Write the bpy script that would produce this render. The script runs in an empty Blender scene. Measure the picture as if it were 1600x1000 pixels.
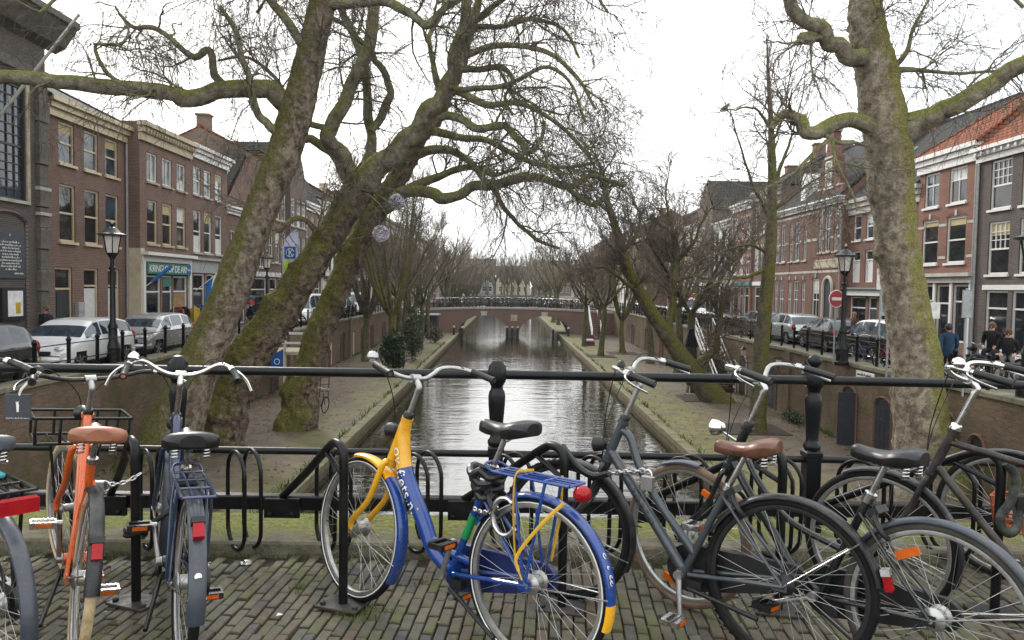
import bpy, math, random
import numpy as np
from mathutils import Vector, Matrix, noise as mnoise

random.seed(7)
RNG = np.random.default_rng(11)
SC = bpy.context.scene
COL = SC.collection
PI = math.pi

# ------------------------------------------------------------------ camera
FPX = 1143.0                       # focal length in pixels of the 1600 px wide photograph
CAM = Vector((0.0, 0.0, 1.53))
_yaw, _pitch, _roll = math.atan(9 / FPX), math.atan(52 / FPX), 0.016
_fwd = Vector((math.sin(_yaw) * math.cos(_pitch), math.cos(_yaw) * math.cos(_pitch), -math.sin(_pitch)))
_r0 = Vector((math.cos(_yaw), -math.sin(_yaw), 0))
_u0 = _r0.cross(_fwd)
_right = _r0 * math.cos(_roll) + _u0 * math.sin(_roll)
_up = _u0 * math.cos(_roll) - _r0 * math.sin(_roll)
cam_d = bpy.data.cameras.new('camera')
cam_d.sensor_width = 36.0
cam_d.lens = 36.0 * FPX / 1600.0
cam_d.clip_start = 0.05
cam_d.clip_end = 3000
cam = bpy.data.objects.new('camera', cam_d)
COL.objects.link(cam)
m = Matrix((( _right.x, _up.x, -_fwd.x, CAM.x), (_right.y, _up.y, -_fwd.y, CAM.y), (_right.z, _up.z, -_fwd.z, CAM.z), (0, 0, 0, 1)))
cam.matrix_world = m
SC.camera = cam

def P(px, py, D):
    """point of the place that lies D metres in front of the camera, at a pixel of the photograph"""
    v = CAM + (_fwd + _right * ((px - 800) / FPX) - _up * ((py - 500) / FPX)) * D
    return np.array(v)

# ------------------------------------------------------------------ sky and sun (overcast, sun veiled behind the left trees)
SUN_AZ = math.radians(-26)          # from +Y towards -X
SUN_EL = math.radians(30)
world = bpy.data.worlds.new('World')
SC.world = world
world.use_nodes = True
wn = world.node_tree.nodes
wl = world.node_tree.links
wn.clear()
w_out = wn.new('ShaderNodeOutputWorld')
w_bg = wn.new('ShaderNodeBackground')
w_sky = wn.new('ShaderNodeTexSky')
w_sky.sky_type = 'NISHITA'
w_sky.sun_disc = False
w_sky.sun_elevation = SUN_EL
w_sky.sun_rotation = SUN_AZ
w_sky.dust_density = 4.0
w_tc = wn.new('ShaderNodeTexCoord')
w_map = wn.new('ShaderNodeMapping')
w_map.inputs['Scale'].default_value = (1.0, 1.0, 3.0)
w_noise = wn.new('ShaderNodeTexNoise')
w_noise.inputs['Scale'].default_value = 2.2
w_noise.inputs['Detail'].default_value = 6
w_ramp = wn.new('ShaderNodeValToRGB')
w_ramp.color_ramp.elements[0].position = 0.3
w_ramp.color_ramp.elements[0].color = (8.9, 9.3, 9.7, 1)
w_ramp.color_ramp.elements[1].position = 0.7
w_ramp.color_ramp.elements[1].color = (13.2, 13.2, 13.0, 1)
w_mix = wn.new('ShaderNodeMix')
w_mix.data_type = 'RGBA'
w_mix.inputs[0].default_value = 0.93
wl.new(w_tc.outputs['Generated'], w_map.inputs['Vector'])
wl.new(w_map.outputs[0], w_noise.inputs['Vector'])
wl.new(w_noise.outputs['Fac'], w_ramp.inputs[0])
wl.new(w_sky.outputs[0], w_mix.inputs[6])
wl.new(w_ramp.outputs[0], w_mix.inputs[7])
wl.new(w_mix.outputs[2], w_bg.inputs['Color'])
w_bg.inputs['Strength'].default_value = 0.10
wl.new(w_bg.outputs[0], w_out.inputs['Surface'])

sun_d = bpy.data.lights.new('sun', 'SUN')
sun_d.energy = 1.5
sun_d.angle = math.radians(12)
sun_d.color = (1.0, 0.96, 0.9)
sun = bpy.data.objects.new('sun', sun_d)
COL.objects.link(sun)
_sd = Vector((math.sin(SUN_AZ) * math.cos(SUN_EL), math.cos(SUN_AZ) * math.cos(SUN_EL), math.sin(SUN_EL)))
sun.rotation_euler = _sd.to_track_quat('Z', 'Y').to_euler()

SC.view_settings.view_transform = 'Standard'
SC.view_settings.look = 'None'
SC.view_settings.gamma = 1.0
SC.view_settings.use_curve_mapping = False
SC.view_settings.exposure = 0.93
SC.cycles.max_bounces = 4
SC.cycles.diffuse_bounces = 2
SC.cycles.glossy_bounces = 2
SC.cycles.transmission_bounces = 4
SC.cycles.caustics_reflective = False
SC.cycles.caustics_refractive = False

# ------------------------------------------------------------------ levels of the place
Z_ST = -1.07        # streets along the canal
Z_WH = -3.80        # wharves below them
Z_WA = -4.22        # water
XL_Q, XR_Q = -5.3, 6.0        # quay edges
XL_W, XR_W = -11.4, 12.2      # retaining walls between wharf and street

# ------------------------------------------------------------------ materials
MAT = {}
def _new(name):
    mt = bpy.data.materials.new(name)
    mt.use_nodes = True
    nt = mt.node_tree
    b = nt.nodes['Principled BSDF']
    MAT[name] = mt
    return mt, nt, b

def _coord(nt, which='Object', scale=None):
    tc = nt.nodes.new('ShaderNodeTexCoord')
    if scale is None:
        return tc.outputs[which]
    mp = nt.nodes.new('ShaderNodeMapping')
    mp.inputs['Scale'].default_value = scale
    nt.links.new(tc.outputs[which], mp.inputs['Vector'])
    return mp.outputs[0]

def _noise(nt, vec, scale, detail=4, rough=0.55):
    n = nt.nodes.new('ShaderNodeTexNoise')
    n.inputs['Scale'].default_value = scale
    n.inputs['Detail'].default_value = min(detail, 5)
    n.inputs['Roughness'].default_value = rough
    nt.links.new(vec, n.inputs['Vector'])
    return n.outputs['Fac']

def _ramp(nt, fac, stops):
    r = nt.nodes.new('ShaderNodeValToRGB')
    el = r.color_ramp.elements
    while len(el) < len(stops):
        el.new(0.5)
    for e, (p, c) in zip(el, stops):
        e.position = p
        e.color = (*c, 1) if len(c) == 3 else c
    nt.links.new(fac, r.inputs[0])
    return r.outputs[0]

def _mix(nt, fac, a, b, blend='MIX'):
    x = nt.nodes.new('ShaderNodeMix')
    x.data_type = 'RGBA'
    x.blend_type = blend
    for sock, v in ((x.inputs[0], fac), (x.inputs[6], a), (x.inputs[7], b)):
        if isinstance(v, (int, float)):
            sock.default_value = v
        elif isinstance(v, tuple):
            sock.default_value = (*v, 1)
        else:
            nt.links.new(v, sock)
    return x.outputs[2]

def _math(nt, op, a, b=None):
    x = nt.nodes.new('ShaderNodeMath')
    x.operation = op
    for sock, v in ((x.inputs[0], a), (x.inputs[1], b)):
        if v is None:
            continue
        if isinstance(v, (int, float)):
            sock.default_value = v
        else:
            nt.links.new(v, sock)
    return x.outputs[0]

def _bump(nt, b, h, strength=0.4, dist=0.02):
    x = nt.nodes.new('ShaderNodeBump')
    x.inputs['Strength'].default_value = strength
    x.inputs['Distance'].default_value = dist
    nt.links.new(h, x.inputs['Height'])
    nt.links.new(x.outputs[0], b.inputs['Normal'])

def mat(name, col, rough=0.6, metal=0.0, var=0.18, scale=6.0, bump=0.0, bdist=0.01, coat=0.0, spec=None, dirt=None, dirt_amt=0.5, wear=0.0):
    """plain procedural material: base colour varied by noise, worn roughness, optional fine relief and dirt patches"""
    mt, nt, b = _new(name)
    v = _coord(nt)
    n = _noise(nt, v, scale, 5)
    lo = tuple(max(0, c * (1 - var)) for c in col)
    hi = tuple(min(1, c * (1 + var)) for c in col)
    c = _ramp(nt, n, [(0.3, lo), (0.7, hi)])
    if dirt:
        n2 = _noise(nt, v, scale * 0.37, 6, 0.65)
        f = _ramp(nt, n2, [(0.48, (0, 0, 0)), (0.68, (dirt_amt,) * 3)])
        c = _mix(nt, f, c, dirt)
    if wear:
        n4 = _noise(nt, v, 70, 4, 0.7)
        c = _mix(nt, _ramp(nt, n4, [(0.60, (0, 0, 0)), (0.68, (wear,) * 3)]), c, (0.10, 0.075, 0.055))
        n5 = _noise(nt, v, 7, 6, 0.75)
        c = _mix(nt, _ramp(nt, n5, [(0.50, (0, 0, 0)), (0.72, (wear * .55,) * 3)]), c, (0.13, 0.115, 0.095))
    nt.links.new(c, b.inputs['Base Color'])
    rr = _ramp(nt, _noise(nt, v, scale * 2.3, 3), [(0.3, (max(0.03, rough * 0.8),) * 3), (0.7, (min(1, rough * 1.15),) * 3)])
    nt.links.new(rr, b.inputs['Roughness'])
    b.inputs['Metallic'].default_value = metal
    if coat:
        b.inputs['Coat Weight'].default_value = coat
        b.inputs['Coat Roughness'].default_value = 0.12
    if spec is None and metal == 0 and rough > 0.7:
        spec = 0.2
    if spec is not None:
        b.inputs['Specular IOR Level'].default_value = spec
    if bump:
        _bump(nt, b, _noise(nt, v, scale * 4, 6), bump, bdist)
    return mt

def brick_mat(name, c1, c2, mortar, bw=0.21, bh=0.062, ms=0.010, dirt=(0.05, 0.045, 0.035), dirt_amt=0.5, moss=0.0, bump=0.35):
    mt, nt, b = _new(name)
    tc = nt.nodes.new('ShaderNodeTexCoord')
    sp = nt.nodes.new('ShaderNodeSeparateXYZ')
    nt.links.new(tc.outputs['Object'], sp.inputs[0])
    cb = nt.nodes.new('ShaderNodeCombineXYZ')
    nt.links.new(_math(nt, 'ADD', sp.outputs[0], sp.outputs[1]), cb.inputs[0])
    nt.links.new(sp.outputs[2], cb.inputs[1])
    br = nt.nodes.new('ShaderNodeTexBrick')
    nt.links.new(cb.outputs[0], br.inputs['Vector'])
    br.inputs['Scale'].default_value = 1.0
    br.inputs['Brick Width'].default_value = bw
    br.inputs['Row Height'].default_value = bh
    br.inputs['Mortar Size'].default_value = ms
    br.inputs['Mortar Smooth'].default_value = 0.2
    br.inputs['Color1'].default_value = (*c1, 1)
    br.inputs['Color2'].default_value = (*c2, 1)
    br.inputs['Mortar'].default_value = (*mortar, 1)
    big = _noise(nt, tc.outputs['Object'], 0.6, 6, 0.65)
    c = _mix(nt, _ramp(nt, big, [(0.42, (0, 0, 0)), (0.75, (dirt_amt,) * 3)]), br.outputs['Color'], dirt)
    fine = _noise(nt, tc.outputs['Object'], 14, 4)
    c = _mix(nt, 0.35, c, _ramp(nt, fine, [(0.3, (0.35, 0.35, 0.35)), (0.7, (0.65, 0.65, 0.65))]), 'OVERLAY')
    if moss:
        mn = _noise(nt, tc.outputs['Object'], 0.9, 8, 0.7)
        c = _mix(nt, _ramp(nt, mn, [(0.50, (0, 0, 0)), (0.66, (moss,) * 3)]), c, (0.075, 0.085, 0.02))
    nt.links.new(c, b.inputs['Base Color'])
    b.inputs['Roughness'].default_value = 0.9
    b.inputs['Specular IOR Level'].default_value = 0.15
    h = _mix(nt, 0.4, br.outputs['Fac'], fine)
    inv = _math(nt, 'SUBTRACT', 1.0, h)
    _bump(nt, b, inv, bump, 0.01)
    return mt

def bark_mat(name, bark_lo, bark_hi, moss=(0.10, 0.115, 0.02), moss_amt=0.8, flakes=None, flake_amt=0.85, side=(-0.55, -0.1, 0.8), thr=0.35, vs=2.0, clump=0, crack_amt=0.45):
    """bark with moss that grows on upper and weather-side faces"""
    mt, nt, b = _new(name)
    v = _coord(nt)
    n1 = _noise(nt, v, vs * 2.2, 8, 0.65)
    c = _ramp(nt, n1, [(0.37, bark_lo), (0.52, tuple((a + d) / 2 for a, d in zip(bark_lo, bark_hi))), (0.66, bark_hi)])
    if flakes:
        vo = nt.nodes.new('ShaderNodeTexVoronoi')
        vo.inputs['Scale'].default_value = vs * 3.0
        wv = nt.nodes.new('ShaderNodeMapping')
        wv.inputs['Scale'].default_value = (1, 1, 0.55)
        dn = nt.nodes.new('ShaderNodeTexNoise')
        dn.inputs['Scale'].default_value = vs * 1.5
        dn.inputs['Detail'].default_value = 5
        nt.links.new(v, dn.inputs['Vector'])
        wob = _mix(nt, 0.25, v, dn.outputs['Color'], 'ADD')
        nt.links.new(wob, wv.inputs['Vector'])
        nt.links.new(wv.outputs[0], vo.inputs['Vector'])
        sp = nt.nodes.new('ShaderNodeSeparateColor')
        nt.links.new(vo.outputs['Color'], sp.inputs[0])
        c = _mix(nt, _ramp(nt, sp.outputs[0], [(0.70, (0, 0, 0)), (0.85, (flake_amt,) * 3)]), c, flakes)
        c = _mix(nt, _ramp(nt, sp.outputs[1], [(0.76, (0, 0, 0)), (0.90, (flake_amt * .7,) * 3)]), c, tuple(x * 0.45 for x in bark_lo))
    geo = nt.nodes.new('ShaderNodeNewGeometry')
    dt = nt.nodes.new('ShaderNodeVectorMath')
    dt.operation = 'DOT_PRODUCT'
    nt.links.new(geo.outputs['Normal'], dt.inputs[0])
    dt.inputs[1].default_value = side
    n2 = _noise(nt, v, vs * 0.9, 7, 0.7)
    mfac = _math(nt, 'ADD', _math(nt, 'MULTIPLY', dt.outputs['Value'], 0.42), n2)
    mm = _ramp(nt, mfac, [(thr + 0.15, (0, 0, 0)), (thr + 0.38, (moss_amt,) * 3)])
    n3 = _noise(nt, v, vs * 9, 4)
    mcol = _ramp(nt, n3, [(0.3, tuple(x * 0.45 for x in moss)), (0.7, tuple(min(1, x * 1.35) for x in moss))])
    c = _mix(nt, mm, c, mcol)
    crack = _noise(nt, v, vs * 6.5, 8, 0.75)
    c = _mix(nt, _ramp(nt, crack, [(0.36, (crack_amt,) * 3), (0.52, (0, 0, 0))]), c, tuple(x * 0.35 for x in bark_lo))
    nt.links.new(c, b.inputs['Base Color'])
    b.inputs['Roughness'].default_value = 0.9
    b.inputs['Specular IOR Level'].default_value = 0.2
    hn = _noise(nt, v, vs * 5, 8, 0.75)
    if clump:
        vo2 = nt.nodes.new('ShaderNodeTexVoronoi')
        vo2.inputs['Scale'].default_value = clump
        nt.links.new(_mix(nt, 0.12, v, hn, 'ADD'), vo2.inputs['Vector'])
        hn = _math(nt, 'SUBTRACT', hn, _math(nt, 'MULTIPLY', vo2.outputs['Distance'], 0.6))
    _bump(nt, b, hn, 1.0, 0.10)
    return mt

def build_materials():
    mat('black_paint', (0.0045, 0.0048, 0.0055), 0.36, 0, 0.35, 9, 0.12, 0.004, dirt=(0.018, 0.018, 0.017), dirt_amt=0.5, spec=0.28, wear=0.12)
    mat('black_rail', (0.0045, 0.005, 0.006), 0.38, 0, 0.3, 5, 0.18, 0.004, dirt=(0.022, 0.023, 0.022), dirt_amt=0.5, spec=0.3)
    mat('rubber', (0.007, 0.007, 0.007), 0.75, 0, 0.3, 20, 0.2, 0.003, dirt=(0.03, 0.027, 0.024), dirt_amt=0.4)
    mat('rubber_dusty', (0.06, 0.055, 0.047), 0.8, 0, 0.3, 16, 0.2, 0.003)
    mat('rubber_cream', (0.50, 0.39, 0.23), 0.75, 0, 0.18, 14, 0.2, 0.003, dirt=(0.22, 0.17, 0.10), dirt_amt=0.6)
    mat('rubber_tan', (0.17, 0.12, 0.085), 0.8, 0, 0.25, 16, 0.2, 0.003, dirt=(0.06, 0.05, 0.04))
    mat('steel', (0.55, 0.55, 0.54), 0.28, 1.0, 0.12, 25, dirt=(0.25, 0.22, 0.18), dirt_amt=0.4, wear=0.4)
    mat('chrome', (0.62, 0.62, 0.61), 0.18, 1.0, 0.08, 25, dirt=(0.4, 0.36, 0.3), dirt_amt=0.25)
    mat('aluminium', (0.42, 0.42, 0.41), 0.42, 0.9, 0.12, 30, dirt=(0.22, 0.2, 0.17), dirt_amt=0.4, wear=0.4)
    mat('spoke', (0.40, 0.40, 0.39), 0.4, 1.0, 0.1, 30)
    mat('dark_plastic', (0.006, 0.006, 0.0065), 0.5, 0, 0.25, 14)
    mat('black_vinyl', (0.008, 0.008, 0.009), 0.40, 0, 0.25, 20, 0.15, 0.002, dirt=(0.05, 0.05, 0.05), dirt_amt=0.35)
    mat('leather_brown', (0.125, 0.050, 0.030), 0.36, 0, 0.3, 12, 0.15, 0.003, dirt=(0.07, 0.03, 0.02), dirt_amt=0.6)
    mat('leather_tan', (0.29, 0.115, 0.062), 0.42, 0, 0.2, 12, 0.15, 0.003, dirt=(0.24, 0.10, 0.055), dirt_amt=0.6)
    mat('saddle_grey', (0.06, 0.065, 0.075), 0.5, 0, 0.2, 14, 0.1, 0.002)
    mat('yellow_paint', (0.80, 0.40, 0.012), 0.30, 0, 0.06, 8, coat=0.4, dirt=(0.55, 0.26, 0.02), dirt_amt=0.35, wear=0.45)
    mat('blue_paint', (0.003, 0.042, 0.225), 0.28, 0, 0.12, 8, coat=0.5, dirt=(0.03, 0.05, 0.14), dirt_amt=0.4, wear=0.4)
    mat('blue_dark_paint', (0.006, 0.015, 0.085), 0.35, 0, 0.12, 8, coat=0.3)
    mat('green_band', (0.012, 0.22, 0.06), 0.4, 0, 0.1, 8)
    mat('strap_yellow', (0.62, 0.36, 0.02), 0.6, 0, 0.12, 25)
    mat('orange_paint', (0.62, 0.105, 0.015), 0.30, 0, 0.1, 8, coat=0.5, dirt=(0.38, 0.07, 0.02), dirt_amt=0.4, wear=0.5)
    mat('grey_paint', (0.050, 0.062, 0.072), 0.34, 0.2, 0.14, 10, coat=0.3, dirt=(0.045, 0.05, 0.055), dirt_amt=0.5, wear=0.5)
    mat('teal_paint', (0.016, 0.040, 0.085), 0.30, 0.2, 0.25, 4, coat=0.6, dirt=(0.08, 0.045, 0.14), dirt_amt=0.8, wear=0.5)
    mat('slate_guard', (0.030, 0.042, 0.064), 0.38, 0.1, 0.25, 8, coat=0.2, dirt=(0.075, 0.07, 0.065), dirt_amt=0.6, wear=0.7)
    mat('dark_guard', (0.010, 0.011, 0.013), 0.36, 0, 0.25, 10, dirt=(0.06, 0.058, 0.054), dirt_amt=0.6, wear=0.6)
    mat('dark_green_paint', (0.005, 0.008, 0.008), 0.3, 0, 0.2, 10, coat=0.3, dirt=(0.04, 0.04, 0.038), dirt_amt=0.4, wear=0.5)
    mat('rusty_black', (0.010, 0.0085, 0.008), 0.5, 0, 0.35, 20, 0.15, 0.002, dirt=(0.07, 0.035, 0.02), dirt_amt=0.5, wear=0.7)
    mat('red_paint', (0.36, 0.02, 0.03), 0.35, 0, 0.15, 10, coat=0.3, wear=0.4)
    mat('red_lens', (0.30, 0.006, 0.010), 0.25, 0, 0.15, 40, spec=0.3)
    mat('orange_lens', (0.55, 0.11, 0.008), 0.3, 0, 0.15, 40, spec=0.3)
    mat('clear_lens', (0.55, 0.56, 0.55), 0.08, 0.4, 0.2, 60)
    mat('white_print', (0.80, 0.80, 0.78), 0.5, 0, 0.04, 20)
    mat('black_print', (0.012, 0.012, 0.012), 0.5, 0, 0.1, 20)
    mat('basket_orange', (0.36, 0.085, 0.025), 0.55, 0, 0.2, 20)
    mat('camo_sleeve', (0.06, 0.065, 0.055), 0.9, 0, 0.6, 30, 0.4, 0.004, dirt=(0.015, 0.016, 0.014), dirt_amt=0.9)
    mat('teal_rag', (0.05, 0.28, 0.30), 0.9, 0, 0.2, 20)
    mat('foot_plate', (0.025, 0.025, 0.026), 0.6, 0.3, 0.3, 14, 0.2, 0.004, dirt=(0.09, 0.07, 0.05), dirt_amt=0.7)
    mat('soil', (0.045, 0.034, 0.025), 0.95, 0, 0.4, 8, 0.6, 0.03)
    mat('joint_sand', (0.045, 0.040, 0.028), 0.95, 0, 0.4, 12, 0.5, 0.01, dirt=(0.05, 0.06, 0.018), dirt_amt=0.7)
    # pavers: the colour differs from brick to brick
    for i, c in enumerate([(0.105, 0.092, 0.071), (0.092, 0.083, 0.068), (0.118, 0.102, 0.076), (0.104, 0.082, 0.062), (0.096, 0.092, 0.055), (0.076, 0.072, 0.066)]):
        mat('paver_%d' % i, c, 0.72, 0, 0.28, 18, 0.5, 0.006, dirt=(0.080, 0.084, 0.030), dirt_amt=0.8 if i == 4 else 0.5)
    # mossy concrete edge of the bridge
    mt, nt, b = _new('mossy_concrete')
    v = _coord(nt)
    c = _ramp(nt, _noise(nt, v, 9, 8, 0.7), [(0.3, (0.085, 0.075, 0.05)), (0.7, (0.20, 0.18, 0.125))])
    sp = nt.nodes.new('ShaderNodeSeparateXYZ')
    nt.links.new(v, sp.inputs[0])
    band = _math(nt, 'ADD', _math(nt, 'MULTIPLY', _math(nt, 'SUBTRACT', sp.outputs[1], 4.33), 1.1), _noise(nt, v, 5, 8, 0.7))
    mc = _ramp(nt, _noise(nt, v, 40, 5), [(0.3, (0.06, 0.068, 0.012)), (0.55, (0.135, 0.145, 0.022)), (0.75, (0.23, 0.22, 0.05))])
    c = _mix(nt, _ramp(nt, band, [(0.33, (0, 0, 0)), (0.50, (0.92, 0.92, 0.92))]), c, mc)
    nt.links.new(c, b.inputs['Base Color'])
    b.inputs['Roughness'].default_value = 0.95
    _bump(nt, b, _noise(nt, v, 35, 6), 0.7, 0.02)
    # bricks
    brick_mat('brick_brown', (0.20, 0.105, 0.078), (0.140, 0.076, 0.060), (0.22, 0.19, 0.165))
    brick_mat('brick_dark', (0.150, 0.105, 0.088), (0.108, 0.080, 0.070), (0.18, 0.155, 0.14))
    brick_mat('brick_black', (0.118, 0.094, 0.086), (0.086, 0.070, 0.066), (0.15, 0.135, 0.125))
    brick_mat('brick_red', (0.245, 0.098, 0.066), (0.17, 0.072, 0.052), (0.27, 0.20, 0.165))
    brick_mat('brick_red_dark', (0.185, 0.074, 0.053), (0.128, 0.057, 0.044), (0.21, 0.15, 0.125))
    brick_mat('brick_tan', (0.20, 0.135, 0.095), (0.15, 0.10, 0.075), (0.2, 0.17, 0.14))
    brick_mat('wharf_wall', (0.22, 0.135, 0.095), (0.125, 0.092, 0.068), (0.17, 0.145, 0.105), dirt=(0.075, 0.066, 0.040), dirt_amt=0.9, moss=0.75, bump=0.6)
    brick_mat('bridge_brick', (0.19, 0.095, 0.078), (0.14, 0.074, 0.064), (0.24, 0.19, 0.165), dirt=(0.11, 0.09, 0.07), dirt_amt=0.6)
    brick_mat('street_brick', (0.135, 0.120, 0.108), (0.10, 0.09, 0.085), (0.07, 0.065, 0.06), 0.2, 0.1, 0.01)
    mat('plaster_cream', (0.50, 0.43, 0.31), 0.85, 0, 0.1, 3, 0.2, 0.01, dirt=(0.28, 0.24, 0.17), dirt_amt=0.5)
    mat('plaster_white', (0.66, 0.65, 0.62), 0.8, 0, 0.06, 3, 0.1, 0.01, dirt=(0.42, 0.41, 0.38), dirt_amt=0.4)
    mat('plaster_grey', (0.33, 0.33, 0.33), 0.85, 0, 0.1, 3, 0.1, 0.01, dirt=(0.2, 0.2, 0.19), dirt_amt=0.5)
    mat('stone_trim', (0.40, 0.35, 0.26), 0.8, 0, 0.15, 6, 0.2, 0.01, dirt=(0.2, 0.17, 0.12), dirt_amt=0.6)
    mat('stone_dark', (0.12, 0.108, 0.095), 0.85, 0, 0.3, 5, 0.4, 0.02, dirt=(0.15, 0.14, 0.12), dirt_amt=0.5)
    mat('white_wood', (0.64, 0.63, 0.60), 0.45, 0, 0.05, 6, dirt=(0.5, 0.49, 0.46), dirt_amt=0.3)
    mat('cream_wood', (0.52, 0.43, 0.28), 0.5, 0, 0.08, 6, dirt=(0.34, 0.28, 0.18), dirt_amt=0.4)
    mat('dark_wood', (0.022, 0.024, 0.026), 0.5, 0, 0.25, 8)
    mat('blue_wood', (0.016, 0.020, 0.034), 0.55, 0, 0.25, 8, dirt=(0.05, 0.05, 0.055))
    mat('red_wood', (0.10, 0.02, 0.02), 0.55, 0, 0.25, 8)
    mat('green_wood', (0.016, 0.045, 0.035), 0.5, 0, 0.25, 8)
    mat('teal_wood', (0.05, 0.22, 0.22), 0.5, 0, 0.15, 8)
    mat('curtain', (0.55, 0.55, 0.52), 0.9, 0, 0.12, 9)
    mat('blind_yellow', (0.42, 0.36, 0.20), 0.9, 0, 0.1, 9)
    mat('interior_warm', (0.30, 0.19, 0.10), 0.8, 0, 0.3, 3)
    for nm, c, r in (('glass', (0.012, 0.014, 0.016), 0.04), ('glass_blue', (0.030, 0.045, 0.060), 0.05), ('glass_pale', (0.16, 0.18, 0.18), 0.08)):
        mt, nt, b = _new(nm)
        v = _coord(nt)
        nt.links.new(_ramp(nt, _noise(nt, v, 1.5, 3), [(0.35, tuple(x * 0.6 for x in c)), (0.65, tuple(x * 1.7 for x in c))]), b.inputs['Base Color'])
        b.inputs['Roughness'].default_value = r
        b.inputs['Specular IOR Level'].default_value = 0.7
        _bump(nt, b, _noise(nt, v, 1.8, 2), 0.06, 0.05)
    # roofs
    for nm, c1, c2, cm in (('tile_dark', (0.060, 0.058, 0.056), (0.042, 0.042, 0.043), (0.018, 0.018, 0.018)), ('tile_orange', (0.31, 0.088, 0.038), (0.20, 0.060, 0.03), (0.045, 0.02, 0.014)), ('slate', (0.060, 0.060, 0.066), (0.045, 0.046, 0.052), (0.02, 0.02, 0.022))):
        brick_mat(nm, c1, c2, cm, 0.28, 0.22, 0.03, dirt=(0.05, 0.052, 0.03), dirt_amt=0.5, bump=1.0)
    mat('lead', (0.20, 0.21, 0.22), 0.5, 0.2, 0.15, 5)
    mat('zinc_pipe', (0.30, 0.30, 0.29), 0.5, 0.4, 0.15, 8)
    # water
    mt, nt, b = _new('canal_water')
    b.inputs['Base Color'].default_value = (0.022, 0.019, 0.009, 1)
    b.inputs['Roughness'].default_value = 0.035
    b.inputs['IOR'].default_value = 2.2
    v = _coord(nt, 'Object', (0.42, 1.15, 1))
    n1 = _noise(nt, v, 1.9, 3, 0.5)
    v2 = _coord(nt, 'Object', (0.2, 0.5, 1))
    n2 = _noise(nt, v2, 1.3, 2, 0.5)
    v3 = _coord(nt, 'Object', (0.7, 1.3, 1))
    n3 = _noise(nt, v3, 6.0, 3, 0.5)
    h = _math(nt, 'ADD', _math(nt, 'ADD', n1, _math(nt, 'MULTIPLY', n2, 1.2)), _math(nt, 'MULTIPLY', n3, 0.10))
    _bump(nt, b, h, 0.5, 0.045)
    # wharf paving: small dark clinkers with green film
    mt, nt, b = _new('wharf_paving')
    tc = nt.nodes.new('ShaderNodeTexCoord')
    br = nt.nodes.new('ShaderNodeTexBrick')
    nt.links.new(tc.outputs['Object'], br.inputs['Vector'])
    br.inputs['Scale'].default_value = 1
    br.inputs['Brick Width'].default_value = 0.2
    br.inputs['Row Height'].default_value = 0.075
    br.inputs['Mortar Size'].default_value = 0.008
    br.inputs['Color1'].default_value = (0.185, 0.145, 0.108, 1)
    br.inputs['Color2'].default_value = (0.132, 0.105, 0.080, 1)
    br.inputs['Mortar'].default_value = (0.04, 0.036, 0.026, 1)
    n = _noise(nt, tc.outputs['Object'], 0.35, 8, 0.7)
    sp = nt.nodes.new('ShaderNodeSeparateXYZ')
    nt.links.new(tc.outputs['Object'], sp.inputs[0])
    ax = _math(nt, 'ABSOLUTE', _math(nt, 'SUBTRACT', sp.outputs[0], 0.35))
    edge = _math(nt, 'MULTIPLY', _math(nt, 'SUBTRACT', 8.0, ax), 0.16)
    side = _math(nt, 'MULTIPLY', _math(nt, 'GREATER_THAN', sp.outputs[0], 0.0), 0.10)
    mf = _math(nt, 'ADD', _math(nt, 'ADD', n, side), _math(nt, 'MINIMUM', edge, 0.12))
    c = _mix(nt, _ramp(nt, mf, [(0.48, (0, 0, 0)), (0.72, (0.75, 0.75, 0.75))]), br.outputs['Color'], (0.155, 0.155, 0.055))
    pn = _noise(nt, tc.outputs['Object'], 1.6, 8, 0.75)
    c = _mix(nt, _ramp(nt, pn, [(0.34, (0.75, 0.75, 0.75)), (0.55, (0, 0, 0))]), c, (0.062, 0.052, 0.038))
    pn2 = _noise(nt, tc.outputs['Object'], 9, 5, 0.7)
    c = _mix(nt, _ramp(nt, pn2, [(0.56, (0, 0, 0)), (0.72, (0.6, 0.6, 0.6))]), c, (0.25, 0.21, 0.155))
    nt.links.new(c, b.inputs['Base Color'])
    b.inputs['Roughness'].default_value = 0.8
    b.inputs['Specular IOR Level'].default_value = 0.2
    _bump(nt, b, _math(nt, 'SUBTRACT', 1.0, br.outputs['Fac']), 0.5, 0.01)
    mat('quay_stone', (0.17, 0.155, 0.095), 0.9, 0, 0.3, 3, 0.5, 0.02, dirt=(0.085, 0.095, 0.022), dirt_amt=0.85)
    mat('cope_stone', (0.20, 0.185, 0.14), 0.9, 0, 0.25, 3, 0.4, 0.02, dirt=(0.09, 0.10, 0.025), dirt_amt=0.9)
    mat('asphalt', (0.075, 0.073, 0.07), 0.85, 0, 0.2, 6, 0.3, 0.01)
    mat('stone_light', (0.42, 0.40, 0.36), 0.8, 0, 0.12, 4, 0.1, 0.01, dirt=(0.22, 0.21, 0.17))
    # bark
    bark_mat('bark_plane', (0.095, 0.068, 0.047), (0.43, 0.365, 0.285), moss=(0.14, 0.14, 0.025), flakes=(0.40, 0.32, 0.23), flake_amt=0.55, thr=0.26, vs=2.4)
    bark_mat('bark_burl', (0.065, 0.043, 0.029), (0.36, 0.28, 0.21), moss=(0.185, 0.185, 0.035), flakes=(0.28, 0.22, 0.155), flake_amt=0.4, thr=0.20, vs=2.6, clump=3.6)
    bark_mat('bark_right', (0.15, 0.118, 0.080), (0.48, 0.425, 0.325), moss=(0.27, 0.26, 0.055), flakes=(0.45, 0.40, 0.28), flake_amt=0.5, side=(0.9, -0.15, 0.25), thr=0.31, vs=2.2)
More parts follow.
